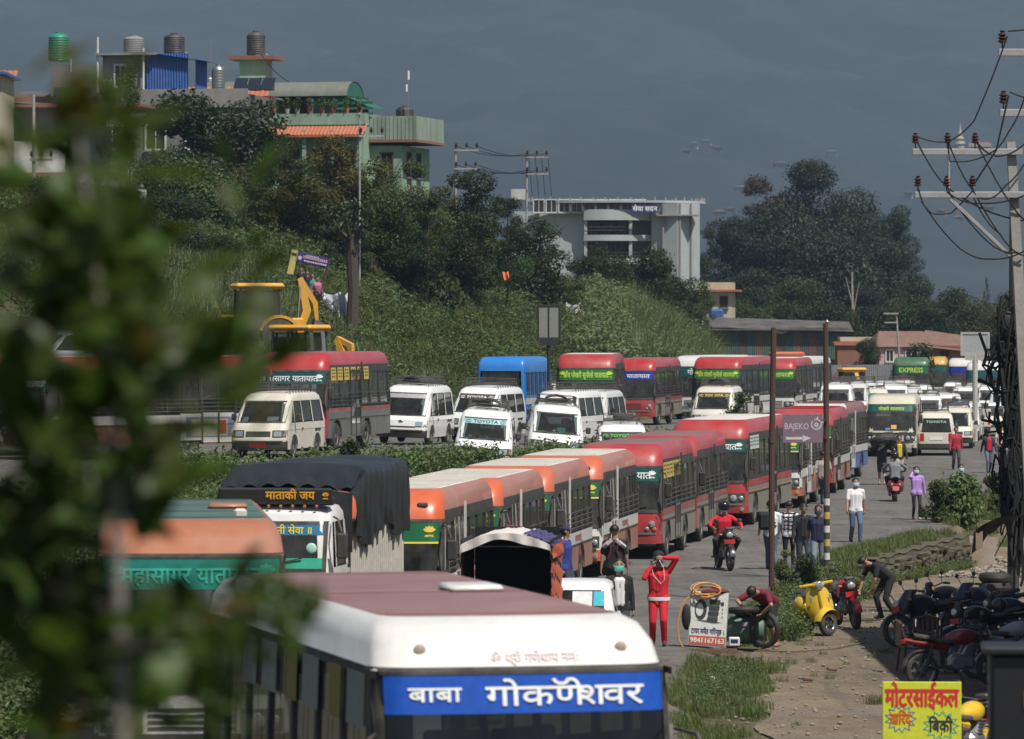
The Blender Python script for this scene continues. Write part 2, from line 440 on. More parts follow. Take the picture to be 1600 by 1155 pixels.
def bus(label, loc, rz, st, group=None, name='bus', cat='bus', key=None):
 """city bus; st: sizes and livery"""
 L, W, H = st.get('L', 7.5), st.get('W', 2.25), st.get('H', 2.9)
 key = ('bus', key or label)
 root = thing(name, label, cat, loc, rz, group)
 zs, zt = st.get('sill', 1.32), H - st.get('head', .58)
 w = W / 2
 lv = [(.40, w, .06, L), (.66, w, .0, L), (1.02, w, .03, L), (zs - .10, w, .06, L), (zt, w * .965, st.get('rake', .30), L - .05),
   (H - .40, w * .955, st.get('rake', .30) + .06, L - .08), (H - .22, w * .935, st.get('rake', .3) + .2, L - .14), (H - .08, w * .885, st.get('rake', .3) + .42, L - .3), (H - .01, w * .80, st.get('rake', .3) + .7, L - .5)]
 B = Body(lv, rc=st.get('rc', .32))
 P = lambda n: st[n]
 mats = [P('low'), P('front'), P('band'), P('roofside'), P('top'), P('bumper'), P('mid'), INTER, st.get('cap', P('roofside')), P('rearc') if 'rearc' in st else P('roofside')]
 det = st.get('det', 2)
 wy = st.get('wheels', (.20 * L + .2, .70 * L)); wr = .44
 def mk():
  b = MB()
  rows = [(5, None, 0, 5, 0), (1, None, 0, 1, 0), (1, None, 9, 1, 9), (None, None, None, 2, 2), (8, 2, 9, 8, 9), (8, 3, 9, 8, 9), (8, 3, 9, 8, 9), (8, 3, 9, 8, 9)]
  B.shell(b, rows, cap=4)
  zm = st.get('midz', 1.0)
  for sg in (-1, 1):
   panel_with_arches(b, sg * w, B.lv[1][2] + B.bul + B.rc, L - .14, .40, zm, wy, .56, 0, wr)
   y0, y1 = B.bul + B.rc, L - .14
   q = [(sg * w, y0, zm), (sg * w, y1, zm), (sg * w, y1, zs - .06), (sg * w, y0, zs - .06)]
   b.add(q, [(0, 1, 2, 3) if sg > 0 else (3, 2, 1, 0)], 6)
   q = [(sg * w, y0, zs - .06), (sg * w, y1, zs - .06), B.side(y1, zs, 0, sg), B.side(y0, zs, 0, sg)]
   b.add(q, [(0, 1, 2, 3) if sg > 0 else (3, 2, 1, 0)], 2)
   b.box((sg * (w + .008), L / 2 + .1, zm), (.02, L - .7, .03), 2)           # rub strip
   if det > 1:
    for k in range(3, 9): b.box((sg * (w + .004), L * k / 9, (.66 + zm) / 2), (.012, .02, zm - .72), 0)
  b.box((0, L / 2, .62), (W - .08, L - .5, .22), 7)                               # floor and chassis
  b.box((0, B.lv[3][2] + .36, zs - .12), (W - .2, .5, .22), 7)                    # dashboard
  b.box((0, L - .3, 1.0), (W - .2, .05, .75), 7)
  ns_ = st.get('seams', 0)
  for k in range(ns_): b.box((0, 1.3 + (L - 2.2) * k / max(1, ns_ - 1), H - .005), (W * .76, .03, .016), 4)
  if ns_: b.box((.55, L * .55, H + .02), (.5, .6, .07), 8, .03)
  if st.get('ribs'):
   for k in range(12): b.box((0, 1.2 + (L - 2.2) * k / 11, H), (W * .74, .05, .018), 4)
  return b.mesh('body', mats, 40)
 ob('body', cached(key + ('body',), mk), root)
 # windows: each bay its own pane, framed by pillars
 nb = st.get('bays', 6); ya, yb = B.bul + B.rc + .34, L - .28
 door = st.get('door', 1)
 step = (yb - ya) / nb
 def mkp(sg):
  b = MB()
  for k in range(nb + 1):
   y = ya + step * k
   b.add([B.side(y - .05, zs, .006, sg), B.side(y + .05, zs, .006, sg), B.side(y + .05, zt, .006, sg), B.side(y - .05, zt, .006, sg),
     B.side(y - .05, zs, -.05, sg), B.side(y + .05, zs, -.05, sg), B.side(y + .05, zt, -.05, sg), B.side(y - .05, zt, -.05, sg)],
     [(0, 1, 2, 3) if sg > 0 else (3, 2, 1, 0), (0, 3, 7, 4), (1, 5, 6, 2)], 0)
   if k < nb:
    ym = y + step / 2
    b.add([B.side(ym - .02, zs, .0, sg), B.side(ym + .02, zs, .0, sg), B.side(ym + .02, zt, .0, sg), B.side(ym - .02, zt, .0, sg)], [(0, 1, 2, 3) if sg > 0 else (3, 2, 1, 0)], 0)
  for z in (zs + .02, zt - .03):
   b.add([B.side(ya - .3, z - .03, .007, sg), B.side(yb + .2, z - .03, .007, sg), B.side(yb + .2, z + .03, .007, sg), B.side(ya - .3, z + .03, .007, sg)], [(0, 1, 2, 3) if sg > 0 else (3, 2, 1, 0)], 0)
  y0 = B.bul + B.rc
  b.add([B.side(y0, zs - .1, .004, sg), B.side(y0 + .08, zs - .1, .004, sg), (B.side(y0, zt, .004, sg)[0], y0 + .38, zt), (B.side(y0, zt, .004, sg)[0], y0 + .26, zt)], [(0, 1, 2, 3) if sg > 0 else (3, 2, 1, 0)], 1)
  return b.mesh('window_frame', [st['band'], st.get('pillar', st['band'])])
 for sg in (1, -1):
  if sg < 0 and not st.get('left', True): continue
  ob('window_frame', cached(key + ('wf', sg), lambda: mkp(sg)), root)
  for k in range(nb):
   if sg > 0 and k == door: continue
   ob('window', cached(key + ('pane', sg), lambda: side_pane(B, 0, step - .08, 0, step - .08, zs, zt, -.02, sg).mesh('window', st.get('glass', GLASS))), root, (0, ya + step * k + .04, 0))
  b0 = ya - .30
  ob('quarter_window', cached(key + ('q', sg), lambda: side_pane(B, B.bul + B.rc + .06, ya - .06, B.bul + B.rc + .34, ya - .06, zs, zt, -.02, sg).mesh('quarter_window', st.get('glass', GLASS))), root)
 if st.get('rails', True):
  def mkr():
   b = MB()
   for sg in (1,) if not st.get('leftrails') else (-1,):
    for i in range(4):
     z = zs + .06 + .115 * i
     b.tube([B.side(ya, z, .045, sg), B.side(yb, z, .045, sg)], .012, 4)
    for k in range(0, nb + 1):
     y = ya + step * k; b.tube([B.side(y, zs - .02, .045, sg), B.side(y, zs + .46, .045, sg)], .013, 4)
   return b.mesh('window_rail', RACK)
  ob('window_rail', cached(key + ('rail',), mkr), root)
 # door on the kerb side
 if door is not None:
  dy = ya + step * door
  def mkd():
   b = MB(); sg = 1
   x = w + .012
   for a, c in ((0, .06), (step * .47, step * .53), (step - .06, step)):
    b.box((x, dy + (a + c) / 2, (.45 + zs) / 2), (.03, c - a, zs - .45), 0)
    b.add([B.side(dy + a, zs, .02, 1), B.side(dy + c, zs, .02, 1), B.side(dy + c, zt, .02, 1), B.side(dy + a, zt, .02, 1)], [(0, 1, 2, 3)], 0)
   b.box((x - .005, dy + step / 2, .62), (.02, step, .34), 1)
   b.box((x - .005, dy + step / 2, zs - .02), (.02, step, .09), 1)
   b.box((x + .02, dy + step - .02, (zs + zt) / 2 + .1), (.04, .07, zt - zs + .35), 0)
   return b.mesh('door', [st.get('doorm', DARKP), st.get('doorp', st['mid'])])
  d = ob('door', cached(key + ('door',), mkd), root)
  def mkg():
   b = MB(); b.add([B.side(dy + .05, .8, .012, 1), B.side(dy + step - .05, .8, .012, 1), B.side(dy + step - .05, zs, .012, 1), B.side(dy + .05, zs, .012, 1)], [(0, 1, 2, 3)], 0)
   b.add([B.side(dy + .05, zs, .012, 1), B.side(dy + step - .05, zs, .012, 1), B.side(dy + step - .05, zt, .012, 1), B.side(dy + .05, zt, .012, 1)], [(0, 1, 2, 3)], 0)
   return b.mesh('door_glass', GLASSD)
  ob('door_glass', cached(key + ('dg',), mkg), d)
 # windscreen, header banner with its words
 m = w - .10
 z0 = st.get('wsz', zs - .10)
 ws = ob('windscreen', cached(key + ('ws',), lambda: patch(B, -m, m, z0 + .02, zt - .01, .004, nx=44, nz=4).mesh('windscreen', st.get('wglass', GLASSD))), root)
 def mkrub():
  b = MB()
  for a, c, e, f in ((-m, m, z0 - .05, z0 + .03), (-m, m, zt - .03, zt + .03), (-m - .05, -m + .02, z0 - .05, zt + .03), (m - .02, m + .05, z0 - .05, zt + .03)):
   q = patch(B, a, c, e, f, .016, nx=44, nz=4); b.add(q.v, q.f, 0)
  b.tube([B.front(-.5, z0 + .03, .03), B.front(.1, z0 + .12, .03)], .012, 4); b.tube([B.front(.2, z0 + .03, .03), B.front(.75, z0 + .12, .03)], .012, 4)
  return b.mesh('windscreen_rubber', BLACK)
 ob('windscreen_rubber', cached(key + ('rub',), mkrub), ws)
 if 'banner' in st:
  bc, tc, segs = st['banner'][:3]; bh = st.get('bh', .30)
  zb = zt - .04 - bh; bn = ob('banner', patch(B, -m + .02, m - .02, zb, zt - .03, .010, nx=44, nz=2).mesh('banner', bc), root)
  if st.get('bstripe'):
   ob('trim_line', patch(B, -m + .02, m - .02, zb - .035, zb - .002, .012, nx=44, nz=1).mesh('trim_line', YELLOW_PRINT), bn)
  if segs:
   tz = (zb + zt) / 2 - .03; f = lambda x, z: B.front(max(-m, min(m, x)), tz + z, .02)
   ob('lettering', text_mesh('lettering', segs, st.get('ts', bh * .78), tc, fn=f, width=st.get('tw')), bn)
   eb = MB()
   for sx in ((-1, 1) if st.get('emb', 1) else ()): emblem(eb, f, sx * (m - .18), .02, bh * .36)
   if eb.v: ob('emblem', eb.mesh('emblem', tc), bn)
 if det > 0:
  # lamps, grille, bumper, plate
  hd = st.get('lamps', 'round')
  for sx in (-1, 1):
   if hd == 'swept':
    pl = [(.52, .62), (.98, .72), (1.02, 1.02), (.90, 1.08), (.62, .86)]
    b = MB(); vs = [B.front(sx * x * w * .97, z, .008) for x, z in pl]; b.add(vs, [tuple(range(5)) if sx > 0 else tuple(range(5))[::-1]], 0)
    h = ob('headlight', b.mesh('headlight', DARKP), root)
    b = MB();
    for (x, z, r, mm) in ((.80, .90, .085, 0), (.86, .76, .06, 1), (.70, .78, .05, 0)):
     p = B.front(sx * x * w * .97, z, .02); b.lathe([(r, p[1] + .02), (r, p[1] - .02), (r * .6, p[1] - .035), (.002, p[1] - .04)], 12, mm, (0, 0, 0), 'y')
     b.v[-48:] = [(q[0] + p[0], q[1], q[2] + p[2]) for q in b.v[-48:]]
    ob('lamp', b.mesh('lamp', [LENS, AMBER]), h)
   else:
    q = patch(B, sx * w * .50, sx * w * .93, .70, .98, .008, nx=4, nz=1);
    if sx < 0: q.f = [f[::-1] for f in q.f]
    h = ob('headlight', q.mesh('headlight', DARKP), root)
    b = MB()
    for (x, r, mm) in ((.66, .10, 0), (.84, .07, 0)):
     p = B.front(sx * x * w, .84, .02); o = len(b.v); b.lathe([(r, .02), (r, -.02), (r * .7, -.04), (.002, -.05)], 12, mm, (0, 0, 0), 'y')
     b.v[o:] = [(q[0] + p[0], q[1] + p[1], q[2] + p[2]) for q in b.v[o:]]
    ob('lamp', b.mesh('lamp', [LENS, AMBER]), h)
    b = MB(); p = B.front(sx * w * .86, .52, .01); o = len(b.v); b.lathe([(.06, .02), (.06, -.02), (.002, -.03)], 10, 0, (0, 0, 0), 'y'); b.v[o:] = [(q[0] + p[0], q[1] + p[1], q[2] + p[2]) for q in b.v[o:]]
    ob('fog_lamp', b.mesh('fog_lamp', LENS), root)
  def mkg2():
   b = MB()
   for i in range(4):
    q = patch(B, -.45 * w, .45 * w, .74 + .075 * i, .775 + .075 * i, .012, nx=6, nz=1); b.add(q.v, q.f, 0)
   q = patch(B, -.98 * w, .98 * w, .63, .69, .014, nx=14, nz=1); b.add(q.v, q.f, 1)
   return b.mesh('grille', [DARKP, st.get('btrim', DARKP)])
  ob('grille', cached(key + ('gr',), mkg2), root)
  q = patch(B, -.24, .24, .45, .58, .012, nx=2, nz=1)
  ob('number_plate', q.mesh('number_plate', st.get('plate', WHITE_PRINT)), root)
 for y in wy:
  for sx in (1, -1): wheel(root, sx * (w - .14), y, wr, .24)
 mirror_arm(root, w - .02, .22, zs + .62, st.get('mirkey', 'b'), .38, st.get('mircol'))
 mirror_arm(root, -w + .02, .22, zs + .62, st.get('mirkey', 'b'), .38, st.get('mircol'))
 if det > 1:
  ns = nb - 1
  for k in range(ns):
   def mks():
    b = MB()
    for sx in (-.72, .72):
     b.box((sx * w, 0, .98), (w * .5, .42, .12), 0, .03); b.box((sx * w, .2, 1.32), (w * .5, .1, .62), 0, .03)
    return b.mesh('seat_row', SEATM)
   ob('seat_row', cached(('seats', round(w, 2)), mks), root, (0, ya + step * (k + .6), 0))
 for tx in st.get('sidetext', []):
  seg, size, y, z, mm = tx[:5]
  ob('lettering', text_mesh('lettering', seg, size, mm, fn=lambda a, c: B.side(y + a, z + c, .008, 1)), root)
 for sk in ('stripe', 'stripe2'):
  if sk not in st: continue
  z, hgt, mm = st[sk]; b = MB()
  b.add([B.side(B.bul + B.rc + .02, z, .004, 1), B.side(L - .15, z, .004, 1), B.side(L - .15, z + hgt, .004, 1), B.side(B.bul + B.rc + .02, z + hgt, .004, 1)], [(0, 1, 2, 3)], 0)
  ob('stripe', b.mesh('stripe', mm), root)
 for k, (pa, pm, ps) in enumerate(st.get('posters', [])):      # paper notices along the top of the windows
  sg = ps
  y = ya + pa; b = side_pane(B, y, y + .62, y, y + .62, zt - .30, zt + .10, .012, sg, 2)
  p = ob('poster', b.mesh('poster', pm), root)
  b = MB()
  for i in range(3):
   for j in range(2):
    yy = y + .1 + .24 * j; z = zt - .2 + .1 * i; b.add([B.side(yy, z, .016, sg), B.side(yy + .16, z, .016, sg), B.side(yy + .16, z + .045, .016, sg), B.side(yy, z + .045, .016, sg)], [(0, 1, 2, 3) if sg > 0 else (3, 2, 1, 0)], 0)
  ob('poster_print', b.mesh('poster_print', POSTER_INK), p)
 for (x, z, sx, sz, mm) in st.get('stick', []):
  ob('sticker', patch(B, x - sx / 2, x + sx / 2, z - sz / 2, z + sz / 2, .012, nx=2, nz=1).mesh('sticker', mm), root)
 if st.get('marker'):
  b = MB(); p = B.front(.62 * w, H - .30, .02); b.box((p[0], p[1] + .03, p[2]), (.2, .12, .10), 0, .03); ob('roof_lamp', b.mesh('roof_lamp', [DARKP]), root)
 return root, B
POSTER_INK = mat('poster_ink', (.10, .08, .05), .7)
# ---------------------------------------------------------------- microbus (van)
def roof_rack(root, key, x0, x1, y0, y1, z, load=0):
 def mk():
  b = MB()
  for x in (x0, x1, 0):
   b.tube([(x, y0, z + (.1 if x else .02)), (x, y1, z + (.1 if x else .02))], .016, 4)
  for x in (x0, x1): b.tube([(x, y0, z + .2), (x, y1, z + .2)], .016, 4)
  b.tube([(x0, y0, z + .1), (x1, y0, z + .1)], .016, 4); b.tube([(x0, y0, z + .2), (x1, y0, z + .2)], .016, 4); b.tube([(x0, y1, z + .2), (x1, y1, z + .2)], .016, 4)
  n = 9
  for i in range(n):
   y = lerp(y0, y1, i / (n - 1)); b.tube([(x0 - .06, y, z - .11), (x0, y, z + .02), (x1, y, z + .02), (x1 + .06, y, z - .11)], .017, 4)
   for x in (x0, x1): b.tube([(x, y, z), (x, y, z + .2)], .012, 4)
  return b.mesh('roof_rack', RACK)
 r = ob('roof_rack', cached(('rack', key), mk), root)
 return r
VANW = mat('microbus_white', (.80, .795, .775), .3, dust=.18, scale=1.2, var=.03, coat=.3)
VANC = mat('microbus_cream', (.70, .66, .55), .35, dust=.35, scale=1.2, var=.03, coat=.2)
VANG = mat('microbus_grey_white', (.62, .62, .60), .35, dust=.4, scale=1.2, var=.03, coat=.2)
TEAL_FILM = mat('teal_film', (.03, .22, .20), .35)
LBLUE = mat('pale_blue_paper', (.42, .68, .76), .7)
PAPER = mat('white_paper', (.72, .74, .74), .8)
DASHY = mat('yellow_dash_cloth', (.62, .52, .10), .9)
DASHB = mat('blue_dash_cloth', (.10, .14, .40), .9)
DASHG = mat('green_dash_cloth', (.12, .30, .26), .9)
PLATE_R = mat('red_plate', (.50, .03, .03), .5)
MINT = mat('mint_letters', (.45, .75, .62), .6)
GREENL = mat('green_letters', (.10, .55, .08), .6)
def van(label, loc, rz, st=None, group='white microbuses queuing on the upper road', rot=None, name='microbus', cat='van'):
 st = st or {}
 L, W, H = st.get('L', 4.5), st.get('W', 1.70), st.get('H', 1.93); w = W / 2
 col = st.get('col', VANW); kia = st.get('kia', False); key = ('van', kia, col.name, L, H)
 root = thing(name, label, cat, loc, rz, group, rot)
 bz = 1.04 if not kia else .98
 lv = [(.26, w * .97, .08, L), (.50, w, .0, L), (.60, w, .03, L), (.84, w, .10, L), (bz, w * .985, .30 if not kia else .34, L - .02),
   (H - .26, w * .87, .88 if not kia else .98, L - .12), (H - .13, w * .83, 1.02 if not kia else 1.1, L - .18), (H - .04, w * .74, 1.25, L - .32), (H, w * .55, 1.6, L - .6)]
 B = Body(lv, rc=.24, rr=.16, bul=.06)
 zt = H - .26
 wy = (.98, L - 1.0)
 def mk():
  b = MB()
  rows = [(1, None, 1, 1, 1), (0, None, 0, 0, 0), (0, None, 0, 0, 0), (0, None, 0, 0, 0), (None, None, None, 0, 0), (0, 0, 0, 0, 0), (0, 0, 0, 0, 0), (0, 0, 0, 0, 0)]
  B.shell(b, rows, cap=0)
  for sg in (-1, 1):
   y0 = B.bul + B.rc
   panel_with_arches(b, sg * w * .992, y0 - .05, L - .16, .27, .86, wy, .40, 0, .31)
   b.grid(1, 2, lambda u, v: B.side(lerp(y0 + .02 + .2 * v, L - .16, u if sg > 0 else 1 - u), lerp(.84, bz, v), 0, sg), 0)
   for y in (1.02, 1.95, 3.1):
    b.add([B.side(y, .40, .002, sg), B.side(y + .018, .40, .002, sg), B.side(y + .018, bz, .004, sg), B.side(y, bz, .004, sg)], [(0, 1, 2, 3) if sg > 0 else (3, 2, 1, 0)], 2)
   b.box((sg * (w + .006), 1.85, .86), (.03, .12, .04), 2); b.box((sg * (w + .006), 3.55, .80), (.012, .6, .06), 2)
   # pillars
   for (yb0, yb1, yt0, yt1) in ((1.0, 1.10, 1.13, 1.20), (1.93, 2.02, 1.93, 2.02), (3.02, 3.12, 3.02, 3.12), (L - .30, L - .14, L - .38, L - .26)):
    q = side_pane(B, yb0, yb1, yt0, yt1, bz, zt, .004, sg); b.add(q.v, q.f, 0)
   y0 = B.bul + B.rc
   q = side_pane(B, y0 + .30, y0 + .40, B.lv[5][2] + .28, B.lv[5][2] + .36, bz, zt, .002, sg); b.add(q.v, q.f, 0)
  b.box((0, L / 2, .42), (W - .1, L - .4, .2), 2); b.box((0, .62, bz - .06), (W - .24, .44, .14), 2)
  # seats
  for y in (1.25, 2.2, 3.05, 3.85):
   for x in (-.38, .38): b.box((x, y, .98), (.6, .14, .62), 3, .05); b.box((x, y + .03, 1.38), (.26, .1, .2), 3, .04)
  # hood seam, bumper groove
  q = patch(B, -.98 * w, .98 * w, .50, .53, .012, nx=12, nz=1); b.add(q.v, q.f, 2)
  return b.mesh('body', [col, DARKP if not st.get('bump') else st['bump'], BLACK, INTER], 40)
 ob('body', cached(key + ('body', bool(st.get('bump'))), mk), root)
 for sg in (1, -1):
  for nm, a in (('door_window', (B.bul + B.rc + .42, 1.0, B.lv[5][2] + .38, 1.13)), ('side_window', (1.10 + .92, 3.02, 2.02, 3.02)), ('side_window', (3.12, L - .30, 3.12, L - .38)), ('side_window', (1.10, 1.93, 1.20, 1.93))):
   ob(nm, cached(key + ('sw', sg, a), lambda: side_pane(B, *a, bz + .03, zt - .02, -.012, sg).mesh(nm, GLASS)), root)
 m = w - .12
 ws = ob('windscreen', cached(key + ('ws',), lambda: patch(B, -m, m, bz + .03, zt - .01, .002, nx=12, nz=4).mesh('windscreen', glass('screen_glass', (.40, .47, .46), .12))), root)
 def mkr():
  b = MB()
  for a, c, e, f in ((-m, m, bz - .0, bz + .04), (-m, m, zt - .03, zt + .01)):
   q = patch(B, a, c, e, f, .009, nx=12, nz=1); b.add(q.v, q.f, 0)
  for x in (-.45, .12): b.tube([B.front(x, bz + .02, .03), B.front(x + .5, bz + .1, .03)], .012, 4)
  return b.mesh('wiper', BLACK)
 ob('wiper', cached(key + ('wip',), mkr), ws)
 if 'film' in st:
  ob('sun_strip', patch(B, -m + .01, m - .01, zt - .17, zt - .02, .006, nx=12, nz=1).mesh('sun_strip', st['film']), ws)
 if 'word' in st:
  f = lambda x, z: B.front(x, zt - .10 + z, .014)
  t = ob('lettering', text_mesh('lettering', st['word'], .12, st.get('wc', WHITE_PRINT), bold=.03, fn=f, width=.72), ws)
  eb = MB()
  for sx in (-1, 1):
   for ex in (0, 1):
    R1, R2 = ((.08, .05), (.03, .05))[ex]
    n = 14; vs = []
    for i in range(n):
     a = 2 * math.pi * i / n; vs.append(f(sx * .5 + R1 * math.cos(a), R2 * math.sin(a)))
    for i in range(n):
     a = 2 * math.pi * i / n; vs.append(f(sx * .5 + (R1 - .012) * math.cos(a), (R2 - .01) * math.sin(a)))
    eb.add(vs, [(i, (i + 1) % n, (i + 1) % n + n, i + n) for i in range(n)], 0)
  ob('emblem', eb.mesh('emblem', st.get('wc', WHITE_PRINT)), ws)
 for (x, z, sx, sz, mm) in st.get('stick', [(.55, .46, .2, .16, LBLUE)]):
  ob('paper', patch(B, x - sx / 2, x + sx / 2, bz + z - sz / 2, bz + z + sz / 2, -.02, nx=2, nz=1).mesh('paper', mm), ws)
 if 'dash' in st:
  b = MB(); b.box((.0, .74, bz + .035), (W - .34, .36, .05), 0, .02); ob('dash_cover', cached(('dash', st['dash'].name, W, bz), lambda: b.mesh('dash_cover', st['dash'])), root)
 # lamps, grille
 for sx in (-1, 1):
  a, c = (.50, .95) if not kia else (.52, .97)
  q = patch(B, sx * w * a, sx * w * c, .62, .83 if not kia else .90, .008, nx=4, nz=1)
  if sx < 0: q.f = [f[::-1] for f in q.f]
  h = ob('headlight', q.mesh('headlight', DARKP), root)
  q = patch(B, sx * w * (a + .05), sx * w * (a + .31), .65, .80, .02, nx=2, nz=1); r2 = patch(B, sx * w * (a + .35), sx * w * (c - .02), .655, .72, .02, nx=2, nz=1)
  o = len(q.f); q.add(r2.v, r2.f, 1)
  if sx < 0: q.f = [f[::-1] for f in q.f]
  ob('lamp', q.mesh('lamp', [LENS, AMBER if not kia else LENS]), h)
 q = patch(B, -w * .44, w * .44, .64, .80, .008, nx=4, nz=1)
 if not kia: ob('grille', cached(key + ('gr',), lambda: q.mesh('grille', DARKP)), root)
 else:
  q = patch(B, -.5, .5, .60, .65, .01, nx=4, nz=1); ob('grille', q.mesh('grille', DARKP), root)
  b = MB(); p = B.front(0, .80, .01); b.ball(p, .09, 12, 6, 0, (1, .25, .6)); ob('badge', b.mesh('badge', CHROME), root)
 ob('number_plate', cached(key + ('np', st.get('plate', PLATE_R).name), lambda: patch(B, -.25, .25, .33, .47, .02, nx=2, nz=1).mesh('number_plate', st.get('plate', PLATE_R))), root)
 # rear
 rw = ob('rear_window', cached(key + ('rw',), lambda: patch(B, -m, m, bz + .03, zt - .02, .004, 'rear', 6, 2).mesh('rear_window', GLASSD)), root)
 if 'rearword' in st:
  f = lambda x, z: B.rear(-x, zt - .16 + z, .012)
  ob('lettering', text_mesh('lettering', st['rearword'], .14, MINT, bold=.03, fn=f, width=.9), rw)
 for sx in (-1, 1):
  ob('tail_lamp', cached(key + ('tl', sx), lambda: patch(B, sx * w * .74 - .09, sx * w * .74 + .09, .66, 1.0, .012, 'rear', 2, 1).mesh('tail_lamp', REDL)), root)
 if st.get('rearword') is not None:
  ob('rear_plate', patch(B, -.3, .3, .70, .86, .014, 'rear', 2, 1).mesh('rear_plate', WHITE_PRINT), root)
  ob('rear_bumper', patch(B, -w * .96, w * .96, .34, .54, .05, 'rear', 6, 1).mesh('rear_bumper', DARKP), root)
 for sx in (-1, 1):
  def mkm():
   b = MB(); b.tube([(0, .1, 0), (sx * .1, 0, .05)], .018, 4); b.box((sx * .16, -.02, .04), (.15, .07, .2), 0, .03); return b.mesh('wing_mirror', DARKP)
  ob('wing_mirror', cached(('vm', sx), mkm), root, (sx * (w - .02), 1.0, bz + .12))
 for y in wy:
  for sx in (-1, 1): wheel(root, sx * (w - .11), y, .31, .19)
 if st.get('rack', True):
  r = roof_rack(root, ('v', L, H, W), -w * .66, w * .66, 1.35, L - .55, H + .06)
  ld = st.get('load', 0)
  if ld == 1:
   b = MB(); b.lathe([(.16, -.08), (.3, -.09), (.33, 0), (.3, .09), (.16, .08)], 16, 0, (.05, 2.1, H + .19)); ob('spare_tyre', b.mesh('spare_tyre', TYRE), r)
  if ld == 2:
   b = MB();
   def g(u, v):
    y = lerp(1.5, 3.4, u); a = math.pi * v; return (.34 * math.cos(a) * (1 + .1 * math.sin(9 * u)), y, H + .1 + .16 * math.sin(a) * (1 + .25 * math.sin(7 * u + 3 * v)))
   b.grid(14, 6, g, 0); ob('folded_tarp', b.mesh('folded_tarp', BLACK), r)
 return root, B
